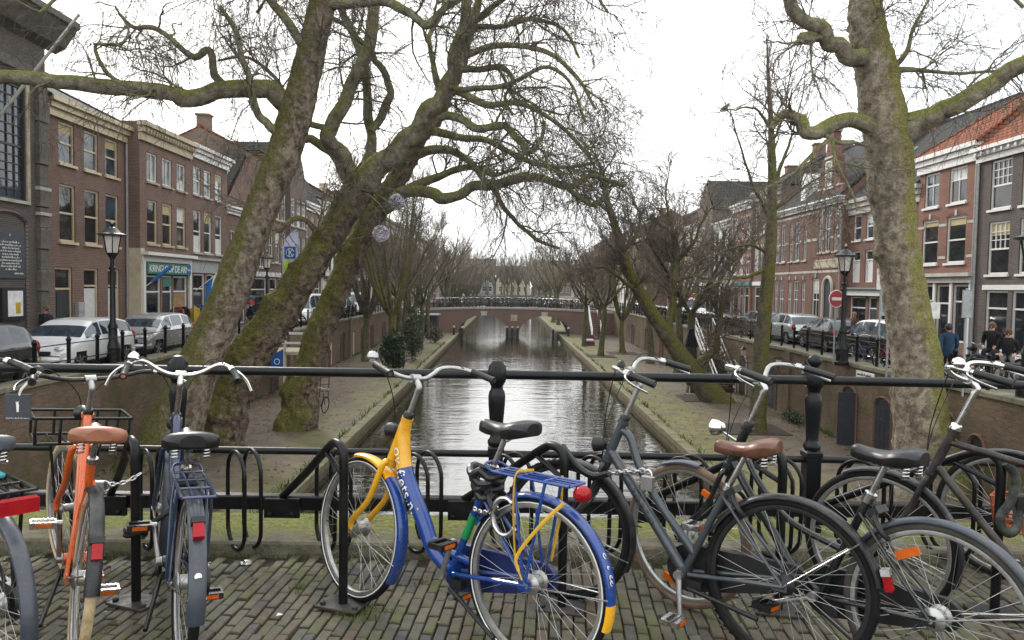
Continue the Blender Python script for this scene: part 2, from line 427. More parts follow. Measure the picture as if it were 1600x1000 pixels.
    bark_mat('bark_limb', (0.17, 0.15, 0.105), (0.44, 0.40, 0.30), moss=(0.25, 0.26, 0.055), thr=0.30, side=(-0.1, 0, 1.0), moss_amt=0.85, crack_amt=0.35)
    bark_mat('bark_green', (0.065, 0.056, 0.036), (0.17, 0.145, 0.10), moss=(0.17, 0.165, 0.03), thr=0.34, side=(0.5, -0.4, 0.5), moss_amt=0.8)
    bark_mat('bark_dark', (0.060, 0.050, 0.037), (0.17, 0.14, 0.10), moss=(0.12, 0.13, 0.035), thr=0.36, side=(-0.3, -0.3, 0.9))
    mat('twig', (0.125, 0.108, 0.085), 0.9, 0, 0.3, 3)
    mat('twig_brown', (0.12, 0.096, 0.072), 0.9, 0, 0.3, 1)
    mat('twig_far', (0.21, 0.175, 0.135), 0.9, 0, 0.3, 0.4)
    mat('leaf_dark', (0.016, 0.036, 0.012), 0.35, 0, 0.5, 3)
    mat('leaf_mid', (0.055, 0.078, 0.03), 0.45, 0, 0.5, 3)
    mat('leaf_olive', (0.085, 0.088, 0.042), 0.6, 0, 0.4, 3)
    mat('grass', (0.075, 0.115, 0.018), 0.8, 0, 0.4, 9)
    mat('dead_leaf', (0.20, 0.15, 0.06), 0.85, 0, 0.45, 30)
    # vehicles and clothes
    for nm, c, me in (('car_white', (0.72, 0.73, 0.74), 0), ('car_silver', (0.42, 0.43, 0.44), 0.55), ('car_grey', (0.15, 0.16, 0.17), 0.5), ('car_black', (0.018, 0.018, 0.021), 0.2), ('car_darkgrey', (0.055, 0.058, 0.062), 0.4), ('car_palegreen', (0.40, 0.44, 0.42), 0.5)):
        mat(nm, c, 0.25, me, 0.05, 3, coat=0.8, dirt=tuple(x * 0.75 for x in c), dirt_amt=0.4)
    mat('car_trim', (0.02, 0.02, 0.021), 0.55)
    mat('plate_yellow', (0.75, 0.5, 0.03), 0.5)
    mat('skin', (0.50, 0.29, 0.21), 0.55, 0, 0.08, 30)
    mat('hair_dark', (0.02, 0.015, 0.012), 0.7)
    mat('hair_red', (0.20, 0.08, 0.035), 0.7)
    mat('hair_brown', (0.09, 0.05, 0.03), 0.7)
    mat('cloth_navy', (0.022, 0.05, 0.095), 0.85)
    mat('cloth_black', (0.014, 0.014, 0.017), 0.85)
    mat('cloth_jeans', (0.045, 0.06, 0.10), 0.9)
    mat('cloth_brown', (0.10, 0.05, 0.035), 0.9)
    mat('cloth_grey', (0.12, 0.115, 0.11), 0.9)
    mat('cloth_red', (0.45, 0.02, 0.02), 0.85)
    mat('cloth_blue', (0.01, 0.09, 0.38), 0.8)
    mat('cloth_yellow', (0.5, 0.33, 0.03), 0.85)
    mat('sign_red', (0.33, 0.012, 0.02), 0.4)
    mat('sign_blue', (0.01, 0.09, 0.36), 0.4)
    mat('sign_back', (0.33, 0.35, 0.36), 0.5, 0.4)
    mat('sign_green', (0.025, 0.16, 0.125), 0.5)
    mat('sign_slate', (0.045, 0.05, 0.058), 0.6)
    mat('flag_lilac', (0.55, 0.55, 0.70), 0.8, 0, 0.05)
    mat('flag_lime', (0.42, 0.55, 0.08), 0.8, 0, 0.25, 12)
    mat('flag_blue', (0.02, 0.11, 0.33), 0.8)
    mat('lamp_glass', (0.62, 0.60, 0.55), 0.35, 0, 0.08, 8)
    mat('light_ball', (0.75, 0.73, 0.88), 0.5, 0, 0.1, 8)
    mat('paper_white', (0.72, 0.72, 0.70), 0.7)
    mat('pink_flower', (0.5, 0.06, 0.16), 0.7)

build_materials()

# ------------------------------------------------------------------ mesh helpers
V3 = lambda *a: np.array(a, float)

def norm(v):
    v = np.asarray(v, float)
    return v / (np.linalg.norm(v) + 1e-12)

def catmull(pts, n):
    """smooth resample of a polyline of any dimension into n points per span"""
    p = np.asarray(pts, float)
    q = np.vstack([2 * p[0] - p[1], p, 2 * p[-1] - p[-2]])
    out = []
    for i in range(1, len(q) - 2):
        for k in range(n):
            t = k / n
            a, b, c, d = q[i - 1], q[i], q[i + 1], q[i + 2]
            out.append(0.5 * ((2 * b) + (-a + c) * t + (2 * a - 5 * b + 4 * c - d) * t * t + (-a + 3 * b - 3 * c + d) * t ** 3))
    out.append(q[-2])
    return np.array(out)

class MB:
    """collects shapes into one mesh"""
    def __init__(s):
        s.v, s.f, s.m = [], [], []
    def add(s, vs, fs, mi=0):
        o = len(s.v)
        s.v.extend([tuple(map(float, v)) for v in vs])
        for f in fs:
            s.f.append(tuple(o + i for i in f))
            s.m.append(mi)
        return s
    def box(s, a, b, mi=0):
        (x0, y0, z0), (x1, y1, z1) = a, b
        x0, x1 = min(x0, x1), max(x0, x1)
        y0, y1 = min(y0, y1), max(y0, y1)
        z0, z1 = min(z0, z1), max(z0, z1)
        vs = [(x0, y0, z0), (x1, y0, z0), (x1, y1, z0), (x0, y1, z0), (x0, y0, z1), (x1, y0, z1), (x1, y1, z1), (x0, y1, z1)]
        return s.add(vs, [(0, 3, 2, 1), (4, 5, 6, 7), (0, 1, 5, 4), (1, 2, 6, 5), (2, 3, 7, 6), (3, 0, 4, 7)], mi)
    def obox(s, c, half, ax, ay, az, mi=0):
        c, ax, ay, az = (np.asarray(q, float) for q in (c, ax, ay, az))
        vs = [c + ax * half[0] * i + ay * half[1] * j + az * half[2] * k for k in (-1, 1) for i, j in ((-1, -1), (1, -1), (1, 1), (-1, 1))]
        return s.add(vs, [(0, 3, 2, 1), (4, 5, 6, 7), (0, 1, 5, 4), (1, 2, 6, 5), (2, 3, 7, 6), (3, 0, 4, 7)], mi)
    def bbox(s, a, b, bev=0.004, mi=0):
        """box with chamfered vertical and top edges"""
        (x0, y0, z0), (x1, y1, z1) = a, b
        e = bev
        lo = [(x0, y0), (x1, y0), (x1, y1), (x0, y1)]
        hi = [(x0 + e, y0 + e), (x1 - e, y0 + e), (x1 - e, y1 - e), (x0 + e, y1 - e)]
        vs = [(x, y, z0) for x, y in lo] + [(x, y, z1 - e) for x, y in lo] + [(x, y, z1) for x, y in hi]
        fs = [(0, 3, 2, 1), (8, 9, 10, 11)]
        for r in (0, 4):
            for i in range(4):
                fs.append((r + i, r + (i + 1) % 4, r + 4 + (i + 1) % 4, r + 4 + i))
        return s.add(vs, fs, mi)
    def tube(s, pts, r, n=10, closed=False, caps=True, mi=0, flat=None):
        p = np.asarray(pts, float)
        k = len(p)
        rr = np.full(k, r, float) if np.isscalar(r) else np.asarray(r, float)
        if closed:
            t = np.roll(p, -1, 0) - np.roll(p, 1, 0)
        else:
            t = np.gradient(p, axis=0)
        t /= np.linalg.norm(t, axis=1)[:, None] + 1e-12
        u = np.zeros_like(p)
        ref = V3(0, 0, 1) if abs(t[0][2]) < 0.9 else V3(1, 0, 0)
        u[0] = norm(ref - t[0] * ref.dot(t[0]))
        for i in range(1, k):
            w = u[i - 1] - t[i] * u[i - 1].dot(t[i])
            u[i] = norm(w)
        w = np.cross(t, u)
        ang = np.arange(n) * 2 * PI / n
        fl = 1.0 if flat is None else flat
        vs = (p[:, None, :] + rr[:, None, None] * (np.cos(ang)[None, :, None] * u[:, None, :] + fl * np.sin(ang)[None, :, None] * w[:, None, :])).reshape(-1, 3)
        fs = []
        for i in range(k if closed else k - 1):
            j = (i + 1) % k
            for q in range(n):
                q2 = (q + 1) % n
                fs.append((i * n + q, i * n + q2, j * n + q2, j * n + q))
        if caps and not closed:
            fs.append(tuple(reversed(range(n))))
            fs.append(tuple((k - 1) * n + q for q in range(n)))
        return s.add(vs, fs, mi)
    def bar(s, a, b, r, n=8, mi=0):
        return s.tube([a, b], r, n, mi=mi)
    def lathe(s, prof, c=(0, 0, 0), axis=(0, 0, 1), n=16, mi=0, phase=0.0, square=False):
        """prof: list of (radius, height along axis)"""
        ax = norm(axis)
        ref = V3(1, 0, 0) if abs(ax[0]) < 0.9 else V3(0, 1, 0)
        u = norm(ref - ax * ref.dot(ax))
        w = np.cross(ax, u)
        c = np.asarray(c, float)
        vs, fs = [], []
        for r, h in prof:
            for q in range(n):
                a = q * 2 * PI / n + phase
                vs.append(c + ax * h + r * (math.cos(a) * u + math.sin(a) * w))
        for i in range(len(prof) - 1):
            for q in range(n):
                q2 = (q + 1) % n
                fs.append((i * n + q, i * n + q2, (i + 1) * n + q2, (i + 1) * n + q))
        fs.append(tuple(reversed(range(n))))
        fs.append(tuple((len(prof) - 1) * n + q for q in range(n)))
        return s.add(vs, fs, mi)
    def ball(s, c, r, n=12, mi=0, sq=(1, 1, 1)):
        k = max(5, n // 2 + 1)
        vs, fs = [], []
        for i in range(k):
            th = PI * i / (k - 1)
            for q in range(n):
                a = 2 * PI * q / n
                vs.append((c[0] + sq[0] * r * math.sin(th) * math.cos(a), c[1] + sq[1] * r * math.sin(th) * math.sin(a), c[2] + sq[2] * r * math.cos(th)))
        for i in range(k - 1):
            for q in range(n):
                q2 = (q + 1) % n
                fs.append((i * n + q, (i + 1) * n + q, (i + 1) * n + q2, i * n + q2))
        return s.add(vs, fs, mi)
    def grid(s, pts, mi=0, closed_u=False, flip=False):
        p = np.asarray(pts, float)
        a, b = p.shape[:2]
        fs = []
        for i in range(a if closed_u else a - 1):
            i2 = (i + 1) % a
            for j in range(b - 1):
                f = (i * b + j, i2 * b + j, i2 * b + j + 1, i * b + j + 1)
                fs.append(f[::-1] if flip else f)
        return s.add(p.reshape(-1, 3), fs, mi)
    def prism(s, poly, axis_vec, mi=0):
        """closed polygon (3-D points, in order) swept along axis_vec"""
        p = np.asarray(poly, float)
        q = p + np.asarray(axis_vec, float)
        n = len(p)
        fs = [tuple(reversed(range(n))), tuple(range(n, 2 * n))]
        for i in range(n):
            j = (i + 1) % n
            fs.append((i, j, n + j, n + i))
        return s.add(np.vstack([p, q]), fs, mi)
    def xf(s, M, start=0):
        M = Matrix(M)
        for i in range(start, len(s.v)):
            s.v[i] = tuple(M @ Vector(s.v[i]))
        return s
    def mesh(s, name, mats, smooth=40):
        me = bpy.data.meshes.new(name)
        me.from_pydata(s.v, [], s.f)
        for mm in mats:
            me.materials.append(MAT[mm])
        if len(mats) > 1:
            me.polygons.foreach_set('material_index', s.m)
        if smooth:
            me.polygons.foreach_set('use_smooth', [True] * len(s.f))
            me.set_sharp_from_angle(angle=math.radians(smooth))
        me.update()
        return me

def link(name, me, parent=None, loc=None, rz=None):
    o = bpy.data.objects.new(name, me)
    COL.objects.link(o)
    if parent is not None:
        o.parent = parent
    if loc is not None:
        o.location = loc
    if rz is not None:
        o.rotation_euler = (0, 0, rz)
    return o

def obj(name, mb, mats, parent=None, loc=None, rz=None, smooth=40):
    if isinstance(mats, str):
        mats = [mats]
    return link(name, mb.mesh(name, mats, smooth), parent, loc, rz)

def tag(o, label=None, cat=None, group=None, kind=None):
    if label:
        o['label'] = label
    if cat:
        o['category'] = cat
    if group:
        o['group'] = group
    if kind:
        o['kind'] = kind
    return o

def thing(name, label, cat, loc=(0, 0, 0), rz=0.0, group=None):
    o = link(name, None, None, loc, rz)
    o.empty_display_size = 0.2
    return tag(o, label, cat, group)

def copy_tree(o, parent=None):
    c = o.copy()
    COL.objects.link(c)
    c.parent = parent
    for ch in list(o.children):
        copy_tree(ch, c)
    return c

def np_mesh(name, V, F, mats, smooth=True, midx=None):
    """V (N,3), F (M,4) or (M,3) int arrays"""
    me = bpy.data.meshes.new(name)
    k = F.shape[1]
    me.vertices.add(len(V))
    me.vertices.foreach_set('co', np.ascontiguousarray(V, np.float32).ravel())
    me.loops.add(len(F) * k)
    me.loops.foreach_set('vertex_index', np.ascontiguousarray(F, np.int32).ravel())
    me.polygons.add(len(F))
    me.polygons.foreach_set('loop_start', np.arange(len(F), dtype=np.int32) * k)
    if smooth:
        me.polygons.foreach_set('use_smooth', np.ones(len(F), bool))
    for mm in ([mats] if isinstance(mats, str) else mats):
        me.materials.append(MAT[mm])
    if midx is not None:
        me.polygons.foreach_set('material_index', np.asarray(midx, np.int32))
    me.update(calc_edges=True)
    me.validate()
    return me

def text_pts(body, size=1.0, align='LEFT', spacing=1.0):
    """outline mesh of a line of lettering in its own plane, as (verts, faces)"""
    cu = bpy.data.curves.new('lettering', 'FONT')
    cu.body = body
    cu.size = size
    cu.align_x = align
    cu.space_character = spacing
    cu.resolution_u = 3
    o = bpy.data.objects.new('lettering', cu)
    COL.objects.link(o)
    bpy.context.view_layer.update()
    me = bpy.data.meshes.new_from_object(o)
    vs = [tuple(v.co) for v in me.vertices]
    fs = [tuple(p.vertices) for p in me.polygons]
    bpy.data.objects.remove(o)
    bpy.data.curves.remove(cu)
    bpy.data.meshes.remove(me)
    return vs, fs

def text_obj(name, body, size, origin, ax, ay, material, parent=None, align='LEFT', spacing=1.0, off=0.0):
    vs, fs = text_pts(body, size, align, spacing)
    o3, ax, ay = np.asarray(origin, float), np.asarray(ax, float), np.asarray(ay, float)
    n = np.cross(ax, ay)
    mb = MB()
    mb.add([o3 + ax * v[0] + ay * v[1] + n * off for v in vs], fs)
    return obj(name, mb, material, parent, smooth=0)

def rot_about(p, axis, ang):
    return Matrix.Translation(Vector(p)) @ Matrix.Rotation(ang, 4, Vector(axis)) @ Matrix.Translation(-Vector(p))

# ------------------------------------------------------------------ branches: many tapering tubes at once
def tubes_np(Pn, Rn, sides=3):
    Pn = np.asarray(Pn, float)
    N, n, _ = Pn.shape
    t = np.gradient(Pn, axis=1)
    t /= np.linalg.norm(t, axis=2, keepdims=True) + 1e-9
    main = Pn[:, -1] - Pn[:, 0]
    main /= np.linalg.norm(main, axis=1, keepdims=True) + 1e-9
    ref = np.where(np.abs(main[:, 2:3]) < 0.75, np.array([[0, 0, 1.0]]), np.array([[1.0, 0, 0]]))
    u = ref[:, None, :] - t * np.sum(t * ref[:, None, :], axis=2, keepdims=True)
    u /= np.linalg.norm(u, axis=2, keepdims=True) + 1e-9
    w = np.cross(t, u)
    ang = np.arange(sides) * 2 * PI / sides
    V = Pn[:, :, None, :] + np.asarray(Rn)[:, :, None, None] * (np.cos(ang)[None, None, :, None] * u[:, :, None, :] + np.sin(ang)[None, None, :, None] * w[:, :, None, :])
    V = V.reshape(-1, 3)
    base = (np.arange(N) * n * sides)[:, None, None]
    i = np.arange(n - 1)[None, :, None] * sides
    q = np.arange(sides)[None, None, :]
    q2 = (q + 1) % sides
    F = np.stack([base + i + q, base + i + q2, base + i + sides + q2, base + i + sides + q], axis=-1).reshape(-1, 4)
    return V, F

def grow(Pn, Rn, per, trange, length, ang, up, wig, n, ratio, rng, rmin=0.004, droop=0.0, rmax=None):
    """children of N branches; per = mean number each"""
    N, k, _ = Pn.shape
    M = int(N * per)
    if M < 1:
        return np.zeros((0, n, 3)), np.zeros((0, n))
    L = np.linalg.norm(np.diff(Pn, axis=1), axis=2).sum(1)
    idx = rng.choice(N, M, p=L / L.sum())
    t = rng.uniform(trange[0], trange[1], M)
    f = t * (k - 1)
    i0 = np.minimum(f.astype(int), k - 2)
    fr = (f - i0)[:, None]
    p0, p1 = Pn[idx, i0], Pn[idx, i0 + 1]
    pos = p0 * (1 - fr) + p1 * fr
    tan = p1 - p0
    tan /= np.linalg.norm(tan, axis=1, keepdims=True) + 1e-9
    r0 = (Rn[idx, i0] * (1 - fr[:, 0]) + Rn[idx, i0 + 1] * fr[:, 0]) * ratio
    if rmax is not None:
        r0 = np.minimum(r0, rmax)
    r0 = np.maximum(r0, rmin * 1.3)
    rv = rng.normal(size=(M, 3))
    perp = rv - tan * np.sum(rv * tan, axis=1, keepdims=True)
    perp /= np.linalg.norm(perp, axis=1, keepdims=True) + 1e-9
    a = rng.uniform(ang[0], ang[1], M)[:, None]
    d = np.cos(a) * tan + np.sin(a) * perp + np.array([0, 0, up])
    d /= np.linalg.norm(d, axis=1, keepdims=True) + 1e-9
    ln = rng.uniform(length[0], length[1], M) * (1 - 0.35 * t)
    step = (ln / (n - 1))[:, None]
    out = np.zeros((M, n, 3))
    out[:, 0] = pos
    for j in range(1, n):
        d = d + rng.normal(size=(M, 3)) * wig + np.array([0, 0, up * 0.3 - droop * j / n])
        d /= np.linalg.norm(d, axis=1, keepdims=True) + 1e-9
        out[:, j] = out[:, j - 1] + d * step
    taper = np.linspace(1, 0, n)[None, :]
    R = rmin + (r0[:, None] - rmin) * taper ** 0.8
    return out, R

def join_np(parts):
    Vs, Fs, o = [], [], 0
    for V, F in parts:
        Vs.append(V)
        Fs.append(F + o)
        o += len(V)
    return np.vstack(Vs), np.vstack(Fs)

def limb_path(pts, per=5):
    """pts: (px, py, depth, radius in px) -> smooth world path and radii"""
    q = np.array([(*P(a, b, D), r * D / FPX) for a, b, D, r in pts])
    c = catmull(q, per)
    return c[:, :3], np.maximum(c[:, 3], 0.006)

def pad_to(paths, n):
    """resample paths of different length to n points so that they can be grown from together"""
    Ps, Rs = [], []
    for p, r in paths:
        s = np.linspace(0, 1, len(p))
        q = np.linspace(0, 1, n)
        Ps.append(np.stack([np.interp(q, s, p[:, i]) for i in range(3)], 1))
        Rs.append(np.interp(q, s, r))
    return np.array(Ps), np.array(Rs)

def bumpy_tube(mb, p, r, n=20, amp=0.1, freq=1.5, seed=0.0, mi=0, flare=0.0, fine=0.0, knobs=()):
    k = len(p)
    t = np.gradient(p, axis=0)
    t /= np.linalg.norm(t, axis=1)[:, None]
    u = np.zeros_like(p)
    u[0] = norm(V3(1, 0, 0) - t[0] * t[0][0])
    for i in range(1, k):
        u[i] = norm(u[i - 1] - t[i] * u[i - 1].dot(t[i]))
    w = np.cross(t, u)
    rings = np.zeros((k, n + 1, 3))
    for i in range(k):
        fl = flare * max(0.0, 1 - i / (k * 0.16)) ** 2
        for q in range(n + 1):
            a = 2 * PI * (q % n) / n
            d = math.cos(a) * u[i] + math.sin(a) * w[i]
            s = p[i] + d * r[i]
            z = mnoise.noise(Vector(s * freq) + Vector((seed, 0, 0)))
            z2 = mnoise.noise(Vector(s * freq * 3.1) + Vector((0, seed, 0)))
            lobes = fl * (0.6 + 0.5 * math.cos(5 * a + seed))
            rr = r[i] * (1 + amp * z + amp * 0.5 * z2 + lobes)
            if fine:
                rr += fine * abs(mnoise.noise(Vector(s * 7.0))) * (1 + z)
            for kc, kr, kh in knobs:
                dd = s - kc
                dd = dd.dot(dd)
                if dd < kr * kr * 6:
                    rr += kh * math.exp(-dd / (kr * kr)) * (1 + 0.5 * z2)
            rings[i, q] = p[i] + d * rr
    mb.grid(rings, mi)
    o = len(mb.v)
    b0 = o - k * (n + 1)
    mb.add([tuple(p[0])], [])
    for q in range(n):
        mb.f.append((b0 + q + 1, b0 + q, o))
        mb.m.append(mi)
    o += 1
    mb.add([tuple(p[-1])], [])
    base = o - 1 - (n + 1)
    for q in range(n):
        mb.f.append((base + q, base + q + 1, o))
        mb.m.append(mi)

def scribble(mb, origin, ax, ay, length, size, seed, r=None):
    """a line of small unreadable handwriting strokes"""
    rg = random.Random(seed)
    o3, ax, ay = np.asarray(origin, float), np.asarray(ax, float), np.asarray(ay, float)
    x = 0.0
    r = r or size * 0.09
    while x < length:
        for _ in range(rg.randint(2, 7)):
            w = size * rg.uniform(0.35, 0.6)
            tall = size * rg.choice((0.55, 0.55, 0.6, 1.0))
            pts = [(x, 0.0), (x + w * .2, tall), (x + w * .6, size * rg.uniform(0, .3)), (x + w, size * rg.uniform(0.2, .55))]
            mb.tube([o3 + ax * a + ay * b for a, b in pts], r, 3)
            x += w * 1.05
            if x > length:
                return
        x += size * 0.45

# ------------------------------------------------------------------ ground, streets, wharves, water
def struct(name, mb, mats, smooth=0):
    return tag(obj(name, mb, mats, smooth=smooth), kind='structure')

struct('canal_water', MB().add([(-14, -40, Z_WA), (14, -40, Z_WA), (14, 232, Z_WA), (-14, 232, Z_WA)], [(0, 1, 2, 3)]), 'canal_water')
struct('ground', MB().add([(-700, -300, -4.6), (700, -300, -4.6), (700, 1500, -4.6), (-700, 1500, -4.6)], [(0, 1, 2, 3)]).box((-700, 232, -4.5), (700, 1500, Z_ST - 0.01)).box((XL_W - 0.4, 204, -4.5), (XR_W + 0.4, 231.9, Z_ST - 0.02)), 'asphalt')
struct('street_left', MB().box((-160, -40, -4.4), (XL_W - 0.42, 232, Z_ST)), 'street_brick')
struct('street_right', MB().box((XR_W + 0.42, -40, -4.4), (160, 232, Z_ST)), 'street_brick')
wl_ = struct('wharf_left', MB().box((XL_W - 0.1, -40, -4.5), (XL_Q - 0.36, 232, Z_WH)), 'wharf_paving')
wr_ = struct('wharf_right', MB().box((XR_Q + 0.36, -40, -4.5), (XR_W + 0.1, 232, Z_WH)), 'wharf_paving')

def quay_edge(parent, x0, x1, sign):
    """row of long edge stones along the water, with the quay face below"""
    lens = (1.35, 1.6, 1.2, 1.5)
    meshes = []
    for L in lens:
        mb = MB().bbox((0, 0, -0.22), (abs(x1 - x0), L - 0.02, 0.0), 0.018)
        meshes.append(mb.mesh('edge_stone', ['quay_stone']))
    y = 6.0
    i = 0
    while y < 82:
        L = lens[(i * 7 + i // 3) % 4]
        o = link('edge_stone', meshes[lens.index(L)], parent, (min(x0, x1), y, Z_WH + 0.03 + random.uniform(-0.012, 0.014)))
        o.rotation_euler = (random.uniform(-0.004, 0.004), random.uniform(-0.012, 0.012), 0)
        y += L
        i += 1
    a, b = (min(x0, x1), max(x0, x1))
    far = MB().box((a, y, Z_WH - 0.2), (b, 232, Z_WH + 0.03))
    obj('edge_course', far, 'quay_stone', parent, smooth=0)
    ins = 0.05
    face = MB().box((a + ins, -40, -4.55), (b - ins, 232, Z_WH - 0.2))
    obj('quay_face', face, 'wharf_wall', parent, smooth=0)
quay_edge(wl_, XL_Q - 0.36, XL_Q, 1)
quay_edge(wr_, XR_Q, XR_Q + 0.36, -1)

# square tree pits and puddle-dark soil on the right wharf
for x, y, s in ((9.4, 27.8, 1.25), (9.75, 35.5, 1.2), (7.4, 57, 1.2), (9.6, 60, 1.2), (7.3, 44, 1.0), (9.0, 76, 1.2)):
    tag(obj('tree_pit', MB().bbox((-s, -s * 0.9, 0), (s, s * 0.9, 0.035), 0.02), 'soil', loc=(x, y, Z_WH), smooth=0), kind='structure')

# ------------------------------------------------------------------ retaining walls
def arch_leaf(w, h, arch, y0, y1, n=8):
    """door leaf with a rounded top, standing in the x-z plane, between depths y0 and y1"""
    pts = [(-w / 2, 0), (w / 2, 0)]
    for k in range(n + 1):
        a = PI * k / n
        pts.append((w / 2 * math.cos(a), h - arch + arch * math.sin(a)))
    poly = [(x, y0, z) for x, z in pts]
    return poly, (0, y1 - y0, 0)

def retaining_wall(name, label, x_face, sign, y0, y1):
    w = thing(name, label, 'wall', (x_face, 0, Z_WH))
    hh = Z_ST - Z_WH
    xs = (0, -0.45 * sign)
    obj('masonry', MB().box((min(xs), y0, 0), (max(xs), y1, hh - 0.02)), 'wharf_wall', w, smooth=0)
    L = 1.1
    me = MB().bbox((0, 0, 0), (0.62, L - 0.015, 0.13), 0.02).mesh('cope_stone', ['cope_stone'])
    y = 10.0
    while y < 66:
        o = link('cope_stone', me, w, (-0.55 if sign > 0 else -0.07, y, hh + random.uniform(-0.012, 0.012)))
        y += L
    a = -0.55 if sign > 0 else -0.07
    obj('cope', MB().box((a, y, hh), (a + 0.62, y1, hh + 0.13)).box((a, y0, hh), (a + 0.62, 9.98, hh + 0.13)), 'cope_stone', w, smooth=0)
    return w
wall_l = retaining_wall('retaining_wall', 'mossy brick retaining wall of the street on the left, above the wharf', XL_W, 1, -40, 232)
wall_r = retaining_wall('retaining_wall', 'mossy brick retaining wall with cellar doors on the right, above the wharf', XR_W, -1, -40, 232)

def wall_door(wall, sign, y, w, h, m, arch=0.25, z=0.0, frame=None, open_leaf=False, label=None):
    """cellar door in a retaining wall; its face looks towards the canal"""
    rz = PI / 2 if sign > 0 else -PI / 2          # local -y faces the canal
    poly, ext = arch_leaf(w, h, arch, -0.02, 0.06)
    mb = MB().prism(poly, ext)
    for k in (0.28, 0.62):
        mb.box((-w / 2 + 0.05, -0.045, h * k), (w / 2 - 0.05, -0.02, h * k + 0.06))
    for k in (-0.5, -0.17, 0.17):
        mb.box((w * k + 0.01, -0.032, 0.06), (w * k + w * 0.33 - 0.02, -0.02, h - arch - 0.04))
    d = obj('door', mb, m, wall, (0, y, z), rz, smooth=0)
    fr = MB()
    n = 10
    pts = [(-w / 2 - 0.06, 0, 0), (-w / 2 - 0.06, 0, h - arch)] + [(-(w / 2 + 0.06) * math.cos(PI * k / n), 0, h - arch + (arch + 0.06) * math.sin(PI * k / n)) for k in range(1, n)] + [(w / 2 + 0.06, 0, h - arch), (w / 2 + 0.06, 0, 0)]
    fr.tube([(p[0], -0.03, p[2]) for p in pts], 0.05, 4)
    obj('door_frame', fr, frame or 'brick_red_dark', d, smooth=0)
    if label:
        d['label'] = label
    if open_leaf:
        lf = MB().box((0, 0, 0.02), (0.55, 0.05, h - 0.1))
        for k in (0.15, 0.5, 0.85):
            lf.box((0.02, -0.02, h * k * 0.9), (0.53, 0, h * k * 0.9 + 0.07))
        o = obj('open_leaf', lf, m, d, (w / 2 + 0.02, -0.07, 0), smooth=0)
        o.rotation_euler = (0, 0, -1.9)
    return d
for y, w, h, m, kw in ((25.6, 0.95, 1.95, 'blue_wood', dict(open_leaf=True)), (23.3, 0.95, 1.9, 'blue_wood', {}), (33.2, 1.0, 1.95, 'dark_wood', {}), (37.3, 1.1, 2.0, 'dark_wood', dict(frame='cream_wood', arch=0.5)), (47, 1.0, 1.9, 'red_wood', {}), (51.5, 1.1, 1.9, 'dark_wood', {}), (57, 1.0, 1.9, 'red_wood', {}), (63, 1.1, 1.9, 'dark_wood', {}), (70, 1.0, 1.9, 'green_wood', {}), (19.8, 0.5, 0.85, 'dark_wood', dict(z=1.15, arch=0.24)), (18.6, 0.5, 0.8, 'dark_wood', dict(z=0.85, arch=0.22)), (29.0, 0.5, 0.7, 'brick_red_dark', dict(z=1.0))):
    wall_door(wall_r, -1, y, w, h, m, **kw)
for y, w, h, m, kw in ((28, 1.0, 1.9, 'red_wood', {}), (36, 0.9, 1.9, 'dark_wood', {}), (40, 0.9, 1.85, 'green_wood', {}), (44, 1.0, 1.9, 'dark_wood', {}), (47.5, 0.7, 1.7, 'plaster_cream', dict(arch=0.1)), (51, 1.0, 1.9, 'dark_wood', {}), (54.5, 0.8, 1.8, 'stone_trim', dict(arch=0.1)), (58, 1.0, 1.9, 'red_wood', {}), (62, 1.0, 1.9, 'dark_wood', {}), (68, 1.0, 1.9, 'blue_wood', {}), (74, 1.0, 1.9, 'dark_wood', {})):
    wall_door(wall_l, 1, y, w, h, m, **kw)
# brick piers on the left wall
for y in (38.2, 45.8, 53, 60):
    obj('pier', MB().bbox((-0.06, 0, 0), (0.14, 0.55, 2.9), 0.02), 'wharf_wall', wall_l, (0, y, 0), smooth=0)
for y in (31, 41.5, 52):
    obj('pier', MB().bbox((-0.12, 0, 0), (0.06, 0.5, 2.72), 0.02), 'wharf_wall', wall_r, (0, y, 0), smooth=0)

# ------------------------------------------------------------------ arched bridges
def bridge_body(name, label, y0, y1, x_half, xc, deck_z, arches, mat_face, parts=True):
    """deck_z(x) top of the masonry; arches = list of (x centre, half span, crown z, spring z)"""
    b = thing(name, label, 'bridge', (xc, y0, 0))
    xs = np.linspace(-x_half, x_half, 121)
    def bot(x):
        z = -4.7
        for cx, hs, cz, sz in arches:
            u = (x + xc - cx) / hs
            if abs(u) < 1:
                z = max(z, sz + (cz - sz) * math.sqrt(max(0, 1 - u * u)))
        return z
    for cx, hs, cz, sz in arches:
        xs = np.append(xs, [cx - hs - xc + 1e-4, cx + hs - xc - 1e-4, cx - hs * 0.985 - xc, cx + hs * 0.985 - xc])
    xs = np.sort(xs)
    T = [deck_z(x + xc) for x in xs]
    B = [bot(x) for x in xs]
    mb = MB()
    n = len(xs)
    d = y1 - y0
    front = [(x, 0, z) for x, z in zip(xs, T)] + [(x, 0, z) for x, z in zip(xs, B)]
    fs = [(n + i, n + i + 1, i + 1, i) for i in range(n - 1)]
    mb.add(front, fs)
    mb.add([(x, d, z) for x, z in zip(xs, T)] + [(x, d, z) for x, z in zip(xs, B)], [f[::-1] for f in fs])
    mb.add([(x, 0, z) for x, z in zip(xs, B)] + [(x, d, z) for x, z in zip(xs, B)], [(n + i, n + i + 1, i + 1, i) for i in range(n - 1)])
    mb.add([(x, 0, z) for x, z in zip(xs, T)] + [(x, d, z) for x, z in zip(xs, T)], [(i, i + 1, n + i + 1, n + i) for i in range(n - 1)])
    obj('masonry', mb, mat_face, b, smooth=30)
    return b
DZ = lambda x: -0.95 - 0.0028 * (x - 0.6) ** 2
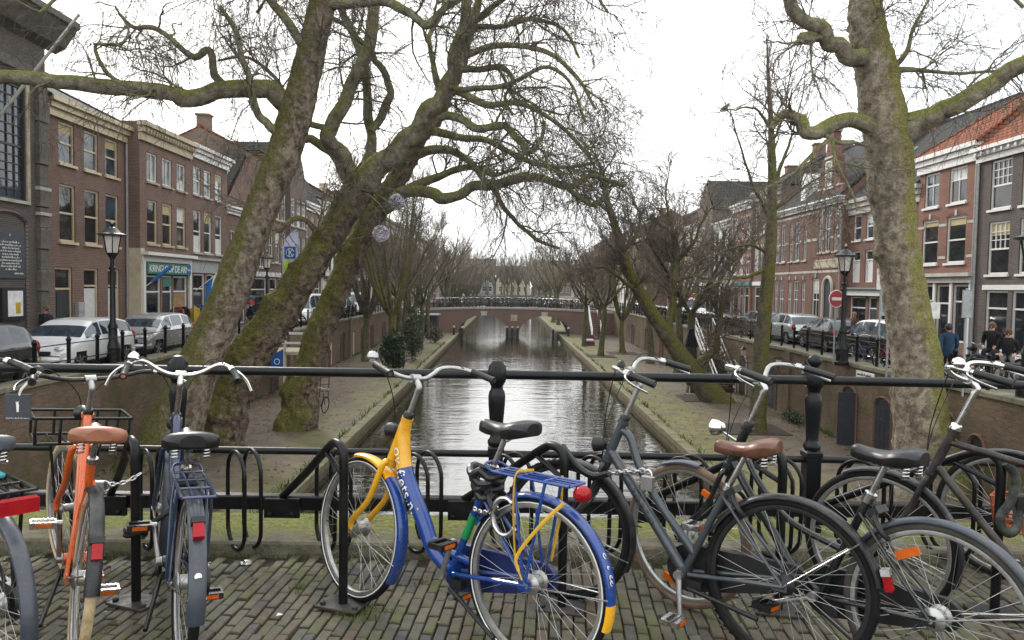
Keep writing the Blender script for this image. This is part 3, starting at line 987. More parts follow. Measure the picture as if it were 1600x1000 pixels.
fb = bridge_body('arched_bridge', 'brick bridge with two arches crossing the canal far ahead', 83.0, 90.5, 13.5, 0.5, DZ,
                 [(-2.55, 2.85, -1.75, -3.9), (4.35, 2.95, -1.75, -3.9)], 'bridge_brick')
xs = np.linspace(-12.9, 13.9, 40)
band = np.array([[(x - 0.5, y, DZ(x) + z) for y, z in ((-0.06, -0.10), (-0.10, -0.02), (-0.10, 0.16), (0.35, 0.16), (0.35, -0.1))] for x in xs])
obj('stone_coping', MB().grid(band), 'stone_light', fb, smooth=30)
for cx, hs in ((-2.55, 2.85), (4.35, 2.95)):
    # ring of arch bricks, a little proud of the face
    ring = MB()
    k = 34
    for i in range(k):
        a0, a1 = PI * (i + 0.06) / k, PI * (i + 0.94) / k
        q = []
        for r in (0.0, 0.34):
            for a in (a0, a1):
                q.append((cx - 0.5 + (hs + r) * math.cos(a), (hs * 0 + (2.15 + r) * math.sin(a)) - 3.9))
        pl = [(q[0][0], -0.03, q[0][1]), (q[2][0], -0.03, q[2][1]), (q[3][0], -0.03, q[3][1]), (q[1][0], -0.03, q[1][1])]
        ring.prism(pl, (0, 0.05, 0))
    obj('arch_ring', ring, 'bridge_brick', fb, smooth=0)
    obj('keystone', MB().prism([(cx - 0.8, -0.06, -1.78), (cx - 0.2, -0.06, -1.78), (cx - 0.12, -0.06, -1.3), (cx - 0.88, -0.06, -1.3)], (0, 0.08, 0)), 'stone_light', fb, smooth=0)
obj('stone_relief', MB().bbox((-0.0, -0.05, -2.35), (0.75, 0.02, -1.65), 0.02).box((0.15, -0.09, -2.2), (0.6, -0.05, -1.8)), 'stone_trim', fb, smooth=0)
# cutwater with pale capped timber posts in front of the pier
fd = thing('pier_fender', 'timber fender with pale caps in front of the pier of the far bridge', 'fender', (0.7, 82.2, Z_WA))
obj('planking', MB().bbox((-0.75, -0.2, -0.4), (0.75, 0.6, 0.95), 0.03), 'stone_dark', fd, smooth=0)
for x in (-0.6, 0.0, 0.6):
    obj('post', MB().lathe([(0.13, -0.4), (0.13, 1.15)], (x, -0.32, 0), n=10), 'dark_wood', fd)
    obj('post_cap', MB().lathe([(0.14, 1.15), (0.15, 1.2), (0.10, 1.32)], (x, -0.32, 0), n=10), 'stone_light', fd)
for px, py, D, lab in ((722, 525, 78, 'dark mooring post in the water before the left arch'), (864, 528, 78, 'dark mooring post in the water before the right arch'), (888, 528, 80, 'white-topped mooring post beside the right end of the far bridge'), (709, 527, 79, 'short white-capped mooring post beside the left end of the far bridge')):
    p = P(px, py, D)
    t = thing('mooring_post', lab, 'post', (p[0], p[1], Z_WA))
    obj('shaft', MB().lathe([(0.14, -0.5), (0.13, 1.25)], n=10), 'dark_wood', t)
    obj('post_cap', MB().lathe([(0.15, 1.25), (0.16, 1.32), (0.09, 1.45)], n=10), 'stone_light', t)
# railing of the far bridge
fr = thing('bridge_railing', 'thin dark railing along the far bridge with bicycles behind it', 'railing', (0.5, 83.1, 0))
me = MB().box((-0.035, -0.035, 0), (0.035, 0.035, 1.05)).lathe([(0.05, 1.05), (0.06, 1.1), (0.02, 1.17)], n=8).mesh('post', ['black_paint'])
for i in range(-6, 8):
    x = i * 1.75
    link('post', me, fr, (x, 0, DZ(x + 0.5) + 0.16))
for hgt in (0.5, 1.0):
    obj('rail', MB().tube([(x, 0, DZ(x + 0.5) + 0.16 + hgt) for x in np.linspace(-11, 13, 24)], 0.025, 6), 'black_paint', fr)

# ------------------------------------------------------------------ the bridge underfoot
Y_K = 4.07                                       # front of its concrete edge
nb = bridge_body('bridge', 'brick bridge underfoot that carries the bicycle racks', -7.5, 4.5, 13.0, 0.3, lambda x: -0.30 - 0.0045 * x * x, [(0.35, 5.4, -1.0, -4.0)], 'bridge_brick')
deck = struct('pavement', MB().add([(-12, -7.4, -0.02), (12, -7.4, -0.02), (12, Y_K, -0.02), (-12, Y_K, -0.02)], [(0, 1, 2, 3)]).box((-12, -7.3, -0.28), (12, Y_K - 0.02, -0.03)), 'joint_sand')
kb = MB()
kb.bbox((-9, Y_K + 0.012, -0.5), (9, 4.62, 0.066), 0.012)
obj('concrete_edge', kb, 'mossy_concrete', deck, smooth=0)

def make_pavers():
    bw, bl, gap = 0.0485, 0.158, 0.0075
    meshes = []
    for i in range(6):
        e = 0.004
        mb = MB().bbox((-bw / 2, -bl / 2, -0.05), (bw / 2, bl / 2, 0.0), e)
        meshes.append(mb.mesh('paver', ['paver_%d' % i], 0))
    ang = math.radians(-4.0)
    ca, sa = math.cos(ang), math.sin(ang)
    cells = []
    col = 0
    u = -6.2
    while u < 6.2:
        v = -0.5 + (col % 2) * (bl + gap) * 0.5 + random.uniform(-0.014, 0.014)
        while v < 5.2:
            x, y = u * ca - v * sa, u * sa + v * ca
            if -5.6 < x < 5.6 and 1.0 < y < Y_K - 0.075:
                cells.append((x, y))
            v += bl + gap
        u += bw + gap
        col += 1
    def vis(c):
        q = Vector((c[0], c[1], 0)) - CAM
        D = q.dot(_fwd)
        if D < 0.5:
            return None
        px = 800 + FPX * q.dot(_right) / D
        py = 500 - FPX * q.dot(_up) / D
        return D if -10 < px < 1610 and py < 1010 else None
    info = sorted([(vis(c) or 99, c) for c in cells], key=lambda q: q[0])
    rest = MB()
    for k, (D, c) in enumerate(info):
        nz = mnoise.noise(Vector((c[0] * 1.4, c[1] * 1.4, 3.0)))
        w = [1.6, 1.5, 1.0, 0.6, 1.2, 0.9]
        if nz > 0.25:
            w[4] = 4.0
        if nz < -0.3:
            w[3] = 2.4
        mi = random.choices(range(6), w)[0]
        z = random.uniform(-0.005, 0.003) + 0.012 * mnoise.noise(Vector((c[0] * 2.2, c[1] * 2.2, 0)))
        rx, ry, rz = random.gauss(0, 0.02), random.gauss(0, 0.05), ang + random.gauss(0, 0.022)
        if random.random() < 0.05:
            z -= 0.008
        if k < 300 and D < 90:
            o = link('paver', meshes[mi], deck, (c[0], c[1], z))
            o.rotation_euler = (rx, ry, rz)
            o.scale = (1, random.uniform(0.96, 1.0), 1)
        else:
            st = len(rest.v)
            rest.bbox((-bw / 2, -bl / 2, -0.05), (bw / 2, bl / 2, 0.0), 0.004, mi)
            rest.xf(Matrix.Translation((c[0], c[1], z)) @ Matrix.Rotation(rz, 4, 'Z') @ Matrix.Rotation(ry, 4, 'Y'), st)
    o = obj('pavers', rest, ['paver_%d' % i for i in range(6)], deck, smooth=0)
    o['kind'] = 'stuff'
make_pavers()

# tufts of grass in the joints, dead leaves and specks
def tufts():
    rng = np.random.default_rng(5)
    V, F = [], []
    spots = [(-0.62, 3.34, 130, .10), (-0.70, 3.45, 60, .09), (-0.9, 3.85, 40, .05), (-1.62, 3.75, 70, .07), (-1.42, 3.3, 40, .05), (-1.02, 3.62, 40, .05), (-0.15, 3.6, 25, .08), (0.55, 3.5, 25, .07), (0.75, 3.8, 30, .05), (1.5, 3.4, 40, .08), (-0.42, 3.7, 22, .05), (0.2, 3.3, 25, .06), (2.1, 3.5, 40, .08), (-2.2, 3.9, 60, .1)]
    for sx, sy, n, rad in spots:
        for _ in range(n):
            x, y = sx + rng.normal() * rad * 0.6, sy + rng.normal() * rad * 0.6
            h = rng.uniform(0.006, 0.024)
            a = rng.uniform(0, 2 * PI)
            dx, dy = math.cos(a), math.sin(a)
            b = len(V)
            V += [(x - dy * .0022, y + dx * .0022, -0.005), (x + dy * .0022, y - dx * .0022, -0.005), (x + dx * h * .8 + dy * .001, y + dy * h * .8 - dx * .001, h), (x + dx * h * .8 - dy * .001, y + dy * h * .8 + dx * .001, h)]
            F.append((b, b + 1, b + 2, b + 3))
    for _ in range(380):                          # moss rims along the joints
        x, y = rng.uniform(-3, 3), Y_K - abs(rng.normal()) * 0.02 - 0.004
        h = rng.uniform(0.005, 0.02)
        b = len(V)
        a = rng.uniform(0, 2 * PI)
        V += [(x - .003, y, -0.01), (x + .003, y, -0.01), (x + .003 + .01 * math.cos(a), y - .008, h), (x - .001 + .01 * math.cos(a), y - .008, h)]
        F.append((b, b + 1, b + 2, b + 3))
    o = link('grass_tufts', np_mesh('grass_tufts', np.array(V), np.array(F), 'grass', False))
    tag(o, 'small tufts of grass and moss growing in the joints of the pavement', 'grass', kind='stuff')
    V, F, mi = [], [], []
    for k in range(900):
        if k < 650:
            x, y, z = rng.uniform(-3.6, 3.6), rng.uniform(4.32, 4.6), 0.069
            y = 4.6 - abs(rng.normal()) * 0.12
        else:
            x, y, z = rng.uniform(-3, 3), rng.uniform(2.9, 4.05), 0.006
        s = rng.uniform(0.004, 0.011)
        a = rng.uniform(0, 2 * PI)
        c, d = math.cos(a) * s, math.sin(a) * s
        b = len(V)
        t = rng.uniform(0, 0.006)
        V += [(x - c, y - d, z), (x + d * .6, y - c * .6, z + t), (x + c, y + d, z + .001), (x - d * .6, y + c * .6, z + t)]
        F.append((b, b + 1, b + 2, b + 3))
        mi.append(0 if rng.random() < 0.6 else 1)
    o = link('leaf_litter', np_mesh('leaf_litter', np.array(V), np.array(F), ['dead_leaf', 'leaf_olive'], False, mi))
    tag(o, 'scattered bits of dead leaf on the mossy concrete edge', 'leaves', kind='stuff')
tufts()
tag(obj('bottle_cap', MB().lathe([(0.028, 0.002), (0.034, 0.006), (0.03, 0.014), (0.012, 0.02)], n=16), 'steel', loc=(-1.395, 3.93, 0.0)), 'small shiny metal lid lying on the pavement by the concrete edge', 'lid')
for x, y, lab in ((-1.02, 3.30, 'white scrap of paper on the pavement left of the rack foot'), (-0.23, 3.55, 'tiny white scrap on the pavement below the blue and yellow bicycle')):
    tag(obj('paper_scrap', MB().add([(-.014, -.006, .004), (.012, -.01, .009), (.016, .006, .005), (-.008, .01, .01)], [(0, 1, 2, 3)]).add([(-.014, -.006, .003), (.012, -.01, .008), (.016, .006, .004), (-.008, .01, .009)], [(3, 2, 1, 0)]), 'paper_white', loc=(x, y, 0.004)), lab, 'paper')

# ------------------------------------------------------------------ cast iron railing of the bridge
def bridge_railing():
    Y = 4.42
    r = thing('bridge_railing', 'black cast iron railing along the edge of the bridge, behind the bicycles', 'railing', (0, Y, 0.05))
    def post_mesh(ball):
        mb = MB()
        q = 2 ** 0.5
        mb.lathe([(0.075, 0), (0.075, 0.05), (0.062, 0.06), (0.062, 0.47), (0.070, 0.475), (0.070, 0.50), (0.052, 0.515)], n=4, phase=PI / 4)
        mb.lathe([(0.045, 0.51), (0.052, 0.525), (0.052, 0.545), (0.040, 0.56), (0.036, 0.58), (0.042, 0.66), (0.050, 0.76), (0.052, 0.815), (0.046, 0.845), (0.038, 0.855), (0.036, 0.875), (0.045, 0.89)], n=20)
        mb.lathe([(0.040, 0.885), (0.055, 0.905), (0.060, 0.925), (0.060, 0.975), (0.055, 0.99)], n=8, phase=PI / 8)
        if ball:
            mb.lathe([(0.05, 0.985), (0.034, 1.0), (0.022, 1.01), (0.022, 1.022)], n=16)
            mb.ball((0, 0, 1.058), 0.043, 18)
        else:
            mb.lathe([(0.056, 0.985), (0.056, 0.995), (0.03, 1.03), (0.006, 1.036)], n=8, phase=PI / 8)
        return mb.mesh('post', ['black_rail'])
    pm, pb = post_mesh(False), post_mesh(True)
    for i in range(-3, 4):
        link('post', pb if i == 1 else pm, r, (-0.05 + i * 1.93, 0, 0))
    def rail(z, rad, nm):
        mb = MB().tube([(x, 0, z - 0.0016 * max(0, x) ** 2) for x in np.linspace(-6.6, 6.6, 45)], rad, 14)
        obj(nm, mb, 'black_rail', r)
    rail(0.945, 0.028, 'top_rail')
    rail(0.460, 0.022, 'lower_rail')
    return r
bridge_railing()

# ------------------------------------------------------------------ bicycle rack
def bike_rack():
    YB = 4.16
    r = thing('bicycle_rack', 'black tubular bicycle rack with wheel hoops bolted along the railing', 'rack', (0, YB, 0))
    obj('beam', MB().bbox((-4.6, -0.04, 0.24), (4.6, 0.035, 0.318), 0.008), 'black_paint', r, smooth=0)
    phi = math.radians(38)
    h = V3(-math.sin(phi), math.cos(phi), 0)
    side = V3(math.cos(phi), math.sin(phi), 0)
    def hoop():
        pts = []
        L, zt, zb = 0.13, 0.585, 0.035
        for k in range(9):
            a = PI * k / 8
            pts.append(h * (L * math.cos(a)) + V3(0, 0, zt - L + L * math.sin(a)))
        for k in range(9):
            a = PI + PI * k / 8
            pts.append(h * (L * math.cos(a)) + V3(0, 0, zb + L + L * math.sin(a)))
        d = MB().tube(catmull(np.array(pts + [pts[0]]), 2)[:-1], 0.0115, 10, closed=True)
        return d.mesh('wheel_hoop', ['black_paint'])
    hm = hoop()
    for i in range(-5, 9):
        for s in (-1, 1):
            c = V3(-1.46 + 0.5 * i, -0.08, 0) + side * (0.045 * s)
            o = link('wheel_hoop', hm, r, c)
            o.rotation_euler = (0, 0, random.uniform(-0.04, 0.04))
    # leaning arms with feet
    am = MB()
    arm = [V3(-0.52, 0.0, 0.30), V3(-0.30, -0.30, 0.52), V3(-0.10, -0.60, 0.735), V3(-0.045, -0.68, 0.768), V3(-0.008, -0.725, 0.745), V3(0, -0.74, 0.68), V3(0, -0.74, 0.5), V3(0, -0.74, 0.0)]
    am.tube(catmull(np.array(arm), 5), 0.0215, 12)
    am.bar(V3(-0.13, -0.555, 0.70), V3(0.0, -0.74, 0.62), 0.013, 8)
    ame = am.mesh('leaning_arm', ['black_paint'])
    bm = MB().bbox((-0.60, -0.062, 0.20), (-0.40, -0.041, 0.31), 0.004)
    for x in (-0.57, -0.44):
        bm.lathe([(0.014, -0.0), (0.014, 0.012), (0.006, 0.016)], (x, -0.062, 0.222), (0, -1, 0), n=8)
    bme = bm.mesh('bolt_plate', ['black_paint'])
    fm = MB().bbox((-0.11, -0.075, 0.0), (0.11, 0.075, 0.012), 0.003)
    for x in (-0.085, 0.085):
        fm.lathe([(0.014, 0.012), (0.014, 0.022), (0.007, 0.027)], (x, -0.04, 0), n=8)
    fme = fm.mesh('foot_plate', ['foot_plate'])
    for k, x in enumerate((-2.75, -1.735, -0.755, 0.285, 1.32, 2.36, 3.35)):
        link('leaning_arm', ame, r, (x, 0, 0))
        link('bolt_plate', bme, r, (x, 0, 0))
        o = link('foot_plate', fme, r, (x, -0.74, 0.004))
        o.rotation_euler = (0, 0, math.radians(-24 + k * 3))
bike_rack()

# ------------------------------------------------------------------ bicycles
def ring_pts(c, r, n=48, y=0.0):
    return [(c[0] + r * math.cos(2 * PI * k / n), c[1] + y, c[2] + r * math.sin(2 * PI * k / n)) for k in range(n)]

def arc_pts(c, r, a0, a1, n=24, y=0.0):
    return [(c[0] + r * math.cos(math.radians(a0 + (a1 - a0) * k / n)), c[1] + y, c[2] + r * math.sin(math.radians(a0 + (a1 - a0) * k / n))) for k in range(n + 1)]

def wheel(bike, name, axle, R, xf, tyre_m, rim_m='aluminium', hub_r=0.028, stripe=False, big_hub=0.0, nsp=36, tyre_r=0.019, tread=False):
    Rt = R - tyre_r
    rr = Rt - tyre_r * 0.75
    rim = MB()
    n = 56
    prof = [(0.010, 0.011), (0.002, 0.0135), (-0.014, 0.011), (-0.018, 0.0), (-0.014, -0.011), (0.002, -0.0135), (0.010, -0.011)]
    pts = np.array([[(axle[0] + (rr + a) * math.cos(2 * PI * k / n), axle[1] + b, axle[2] + (rr + a) * math.sin(2 * PI * k / n)) for a, b in prof] for k in range(n)])
    rim.grid(pts, 0, closed_u=True)
    hr = big_hub or hub_r
    rim.lathe([(0.006, -0.062), (0.006, -0.05), (hr * .55, -0.045), (hr, -0.034), (hr * .98, -0.029), (hr * .72, -0.022), (hr * .72, 0.022), (hr * .98, 0.029), (hr, 0.034), (hr * .55, 0.045), (0.006, 0.05), (0.006, 0.062)], axle, (0, 1, 0), n=18)
    rim.lathe([(0.011, 0.056), (0.011, 0.066)], axle, (0, 1, 0), n=6)
    rim.lathe([(0.011, -0.066), (0.011, -0.056)], axle, (0, 1, 0), n=6)
    w = obj(name, rim.xf(xf), rim_m, bike)
    ty = MB().tube(ring_pts(axle, Rt, 64), tyre_r, 12, closed=True)
    if tread:
        for k in range(64):
            a = 2 * PI * k / 64
            for s in (-1, 1):
                c = V3(axle[0] + (R - 0.001) * math.cos(a), axle[1] + s * 0.007, axle[2] + (R - 0.001) * math.sin(a))
                e = V3(math.cos(a), 0, math.sin(a))
                t = V3(-math.sin(a), 0, math.cos(a))
                d = norm(t + V3(0, s * 0.7, 0))
                ty.obox(c, (0.009, 0.0026, 0.0022), d, np.cross(e, d), e)
    obj('tyre', ty.xf(xf), tyre_m, w)
    if stripe:
        st = MB()
        for s in (-1, 1):
            st.tube(ring_pts(axle, Rt - 0.007, 64, s * (tyre_r - 0.0016)), 0.0032, 5, closed=True)
        obj('reflective_stripe', st.xf(xf), 'white_print', w)
    sp = MB()
    for k in range(nsp):
        s = 1 if k % 2 else -1
        a = 2 * PI * k / nsp
        b = a + (0.55 if (k // 2) % 2 else -0.55)
        p0 = V3(axle[0] + hr * .95 * math.cos(b), axle[1] + s * 0.030, axle[2] + hr * .95 * math.sin(b))
        p1 = V3(axle[0] + (rr - 0.014) * math.cos(a), axle[1] + s * 0.004, axle[2] + (rr - 0.014) * math.sin(a))
        sp.tube([p0, p1], 0.00095, 4, caps=False)
    obj('spokes', sp.xf(xf), 'spoke', w)
    vl = MB().bar((axle[0] + rr - 0.02, axle[1], axle[2] - 0.03), (axle[0] + rr - 0.05, axle[1], axle[2] - 0.032), 0.0035, 6)
    obj('valve', vl.xf(xf), 'dark_plastic', w)
    return w

def guard_mesh(axle, r, a0, a1, half=0.027, n=30, dip=0.016, mi_split=None):
    """curved mudguard; mi_split = angle where the second colour begins"""
    mb = MB()
    ang = np.linspace(a0, a1, n + 1)
    cs = [(-half, -dip), (-half * .92, -dip * .45), (-half * .6, -dip * 0.1), (0, 0.002), (half * .6, -dip * .1), (half * .92, -dip * .45), (half, -dip)]
    rows = []
    for a in ang:
        c, s = math.cos(math.radians(a)), math.sin(math.radians(a))
        rows.append([(axle[0] + (r + z) * c, axle[1] + y, axle[2] + (r + z) * s) for y, z in cs] + [(axle[0] + (r + z - 0.003) * c, axle[1] + y * .97, axle[2] + (r + z - 0.003) * s) for y, z in reversed(cs)])
        rows[-1].append(rows[-1][0])
    if mi_split is None:
        mb.grid(rows)
    else:
        for i in range(n):
            mb.grid(rows[i:i + 2], 0 if ang[i] < mi_split else 1)
    mb.add(rows[0][:-1], [tuple(range(len(rows[0]) - 1))])
    mb.add(rows[-1][:-1], [tuple(reversed(range(len(rows[0]) - 1)))], 0 if mi_split is None else 1)
    return mb

def saddle_mesh(c, tilt=0.0, wide=1.0):
    """c = middle of the top; nose points to +x"""
    st = [(-0.128, 0.045, 0.012, 0.022), (-0.116, 0.082, 0.018, 0.040), (-0.085, 0.102, 0.019, 0.056), (-0.04, 0.098, 0.008, 0.052), (0.0, 0.073, -0.006, 0.036), (0.045, 0.046, -0.011, 0.030), (0.09, 0.032, -0.009, 0.036), (0.125, 0.025, -0.006, 0.034), (0.145, 0.013, -0.016, 0.018)]
    st = catmull(np.array(st), 3)
    rows = []
    for x, w, z, dep in st:
        w *= wide
        row = []
        for k in range(9):
            a = PI * k / 8
            y = w * math.cos(a)
            zz = z + 0.030 * wide * math.sin(a) ** 0.8 - 0.026
            row.append((x, y, zz))
        row += [(x, -w * 0.98, z - 0.026 - dep * .55), (x, -w * .80, z - 0.024 - dep * .8), (x, w * .80, z - 0.024 - dep * .8), (x, w * 0.98, z - 0.026 - dep * .55)]
        row.append(row[0])
        rows.append(row)
    mb = MB().grid(rows, flip=True)
    mb.add(rows[0][:-1], [tuple(range(13))])
    mb.add(rows[-1][:-1], [tuple(reversed(range(13)))])
    mb.xf(Matrix.Translation(Vector(c)) @ Matrix.Rotation(tilt, 4, 'Y'))
    return mb

def crank_set(bike, bb, ang, m='aluminium', pedal_m='dark_plastic', reflect=True, y_off=0.085, far_only=False):
    for s in (1, -1):
        if far_only and s > 0:
            continue
        a = math.radians(ang + (0 if s > 0 else 180))
        e = V3(bb[0] + 0.17 * math.cos(a), s * y_off, bb[2] + 0.17 * math.sin(a))
        b0 = V3(bb[0], s * (y_off - 0.02), bb[2])
        mb = MB().tube([b0, b0 * .5 + e * .5 + V3(0, s * .002, 0), e], [0.015, 0.012, 0.0105], 10, flat=0.75)
        mb.lathe([(0.02, -0.012), (0.02, 0.012)], b0, (0, 1, 0), n=12)
        mb.lathe([(0.013, -0.012), (0.013, 0.012)], e, (0, 1, 0), n=10)
        c = obj('crank', mb, m, bike)
        q = e + V3(0, s * 0.06, 0)
        pm = MB()
        for dx in (-0.030, 0.030):
            pm.obox(q + V3(dx, 0, 0), (0.009, 0.048, 0.013), (1, 0, 0), (0, 1, 0), (0, 0, 1))
        for dy in (-0.046, 0.046):
            pm.obox(q + V3(0, dy, 0), (0.038, 0.004, 0.012), (1, 0, 0), (0, 1, 0), (0, 0, 1))
        pm.bar(e, q + V3(0, s * .05, 0), 0.009, 8)
        for dx in (-1, 1):
            for k in range(5):
                pm.obox(q + V3(dx * 0.0305, -0.036 + k * 0.018, 0), (0.0105, 0.0035, 0.0145), (1, 0, 0), (0, 1, 0), (0, 0, 1))
        pd = obj('pedal', pm, pedal_m, c, smooth=0)
        if reflect:
            for dx in (-1, 1):
                rf = MB().obox(q + V3(dx * 0.041, 0, 0), (0.0025, 0.03, 0.008), (1, 0, 0), (0, 1, 0), (0, 0, 1))
                obj('pedal_reflector', rf, 'orange_lens', c, smooth=0)

def make_bike(name, label, rear, phi, cfg):
    """rear = (x, y) of the rear wheel's contact; phi = degrees the bike points left of straight ahead"""
    g = lambda k, d=None: cfg.get(k, d)
    R = g('R', 0.345)
    wb = g('wb', 1.08)
    t = thing(name, label, 'bicycle', (rear[0], rear[1], g('z', 0.0)), 0)
    t.rotation_euler = (math.radians(g('lean', 3)), 0, math.radians(90 + phi))
    if g('group'):
        t['group'] = g('group')
    fm, guard_m = g('frame_m', 'black_paint'), g('guard_m', 'dark_guard')
    ha = math.radians(g('head', 68))
    ax = V3(-math.cos(ha), 0, math.sin(ha))
    fwd = V3(math.sin(ha), 0, math.cos(ha))
    axle_f, axle_r = V3(wb, 0, R), V3(0, 0, R)
    A = axle_f - fwd * 0.055
    S = rot_about(A, ax, math.radians(g('steer', 0)))
    I = Matrix.Identity(4)
    on = lambda s: A + ax * s
    s_bot, s_top, s_bar = 0.42, g('s_top', 0.62), g('s_bar', 0.80)
    bb = V3(g('bbx', 0.44), 0, 0.285)
    sa = math.radians(g('seat_ang', 69))
    sd = V3(-math.cos(sa), 0, math.sin(sa))
    st_len = g('st_len', 0.46)
    seat_top = bb + sd * st_len
    saddle_z = g('saddle_z', 0.92)
    post_top = bb + sd * ((saddle_z - 0.055 - bb[2]) / sd[2])
    # ---- frame
    fr = MB()
    fr.tube([on(s_bot), on(s_top)], g('head_r', 0.021), 14)
    hm_ = 1 if g('kind') == 'ov' else 0
    fr.lathe([(0.027, 0), (0.027, 0.018)], on(s_bot), ax, n=14, mi=hm_)
    fr.lathe([(0.028, -0.02), (0.028, 0.0)], on(s_top), ax, n=14, mi=hm_)
    fr.tube([bb, seat_top], 0.0165, 12)
    fr.lathe([(0.023, -0.05), (0.025, -0.03), (0.025, 0.03), (0.023, 0.05)], bb, (0, 1, 0), n=16)
    for s in (-1, 1):
        fr.tube([bb + V3(-0.03, s * 0.03, 0), V3(0.22, s * 0.045, 0.315), axle_r + V3(0.0, s * 0.062, 0)], 0.0095, 8)
        sj = bb + sd * min(st_len - 0.04, 0.40)
        fr.tube([axle_r + V3(0, s * 0.062, 0), axle_r * .5 + sj * .5 + V3(0, s * 0.045, 0), sj + V3(0, s * 0.017, 0)], 0.0075, 8)
        fr.obox(axle_r + V3(0.01, s * 0.062, 0), (0.028, 0.003, 0.02), (1, 0, 0), (0, 1, 0), (0, 0, 1))
    kind = g('kind', 'loop')
    mats = [fm]
    txt_path = None
    if kind == 'ov':
        mats = [fm, 'yellow_paint', 'green_band']
        path = catmull(np.array([on(0.625), on(0.55) + V3(-0.012, 0, -0.01), on(0.46) + V3(-0.075, 0, -0.09), V3(0.62, 0, 0.46), V3(0.555, 0, 0.355), bb + V3(0.01, 0, 0.0)]), 8)
        zz = path[:, 2]
        cut = int(np.argmin(np.abs(zz - 0.685)))
        rad = np.interp(np.linspace(0, 1, len(path)), [0, 0.2, 0.4, 1.0], [0.027, 0.033, 0.038, 0.031])
        fr.tube(path[:cut + 1], rad[:cut + 1], 16, mi=1)
        fr.tube(path[cut:], rad[cut:], 16)
        txt_path = path
        fr.tube([on(s_bot) + ax * .005, on(s_top) - ax * .002], 0.0275, 14, mi=1)
        fr.tube(catmull(np.array([V3(0.585, 0, 0.405), V3(0.47, 0, 0.365), V3(0.33, 0.0, 0.345)]), 5), 0.017, 10)
        fr.tube([bb + sd * 0.17, bb + sd * 0.285], 0.0185, 14, mi=2)
        for k in (0.19, 0.2):
            pass
    elif kind == 'mixte':
        fr.tube(catmull(np.array([on(0.47), on(0.47) * .5 + bb * .5, bb]), 6), 0.0235, 14)
        up = bb + sd * 0.10
        fr.tube(catmull(np.array([on(0.59), on(0.57) + V3(-0.06, 0, -0.015), on(0.53) + V3(-0.12, 0, -0.085), on(0.5) * .5 + up * .5 + V3(-.01, 0, 0.01), up]), 6), 0.0185, 14)
        txt_path = np.array([on(0.47), on(0.47) * .5 + bb * .5, bb])
    elif kind == 'loop':
        fr.tube(catmull(np.array([on(0.46), on(0.46) + V3(-0.10, 0, -0.13), V3(0.66, 0, 0.47), V3(0.57, 0, 0.36), bb]), 6), 0.0185, 12)
        fr.tube(catmull(np.array([on(0.56), on(0.54) + V3(-0.10, 0, -0.13), V3(0.60, 0, 0.55), bb + sd * 0.22]), 6), 0.0145, 10)
    elif kind == 'diamond':
        fr.tube([on(0.59), bb + sd * (st_len - 0.03)], 0.0155, 12)
        fr.tube([on(0.47), bb], 0.0175, 12)
    obj('frame', fr, mats, t)
    if g('frame_text') and txt_path is not None:
        body, size, a0, m_, r_, spc = cfg['frame_text']
        vs, fs = text_pts(body, size, 'LEFT', spc)
        seg = np.linalg.norm(np.diff(txt_path, axis=0), axis=1)
        cum = np.concatenate([[0], np.cumsum(seg)])
        mb = MB()
        out = []
        for v in vs:
            s_ = min(a0 + v[0], cum[-1] - 1e-4)
            p = np.array([np.interp(s_, cum, txt_path[:, i]) for i in range(3)])
            p2 = np.array([np.interp(min(s_ + 0.01, cum[-1]), cum, txt_path[:, i]) for i in range(3)])
            d = norm(p2 - p)
            nrm = V3(0, 1, 0)
            upv = np.cross(nrm, d)
            th = (v[1] - size * 0.33) / r_
            out.append(p + (nrm * math.cos(th) + upv * math.sin(th)) * (r_ + 0.0012))
        mb.add(out, fs)
        obj('lettering', mb, m_, t, smooth=0)
    # ---- fork
    fk = MB()
    fk.lathe([(0.026, -0.02), (0.026, 0.012)], on(0.405), ax, n=14)
    for s in (-1, 1):
        fk.tube(catmull(np.array([on(0.40) + V3(0, s * 0.02, 0), on(0.39) + V3(0, s * 0.045, 0), on(0.2) + V3(0.005, s * 0.05, 0), axle_f + V3(-0.012, s * 0.052, 0.05), axle_f + V3(0, s * 0.052, 0)]), 5), g('fork_r', 0.0125), 10)
        fk.obox(axle_f + V3(0, s * 0.054, 0), (0.014, 0.003, 0.018), (1, 0, 0), (0, 1, 0), (0, 0, 1))
    obj('fork', fk.xf(S), g('fork_m', fm), t)
    # ---- wheels
    tm = g('tyre_m', 'rubber')
    wheel(t, 'rear_wheel', axle_r, R, I, g('tyre_rm', tm), g('rim_m', 'aluminium'), stripe=g('stripe', False), big_hub=0.042 if g('rear_drum', True) else 0, tread=g('tread', False))
    wheel(t, 'front_wheel', axle_f, R, S, tm, g('rim_m', 'aluminium'), stripe=g('stripe', False), big_hub=g('front_drum', 0.0), tread=g('tread', False))
    # ---- mudguards
    rg = g('rear_guard', (22, 200))
    if rg:
        sp = g('guard_split_r')
        gm = guard_mesh(axle_r, R + 0.014, rg[0], rg[1], g('guard_w', 0.027), mi_split=sp)
        rgo = obj('rear_mudguard', gm, [guard_m, g('guard_end_m', guard_m)] if sp else [guard_m], t)
        sy = MB()
        for s in (-1, 1):
            a = math.radians(g('stay_a', 172))
            sy.tube([axle_r + V3(0, s * 0.066, 0.0), axle_r + V3((R + .004) * math.cos(a), s * 0.03, (R + .004) * math.sin(a))], 0.0032, 6)
        obj('mudguard_stay', sy, 'steel', rgo)
    fg = g('front_guard', (70, 208))
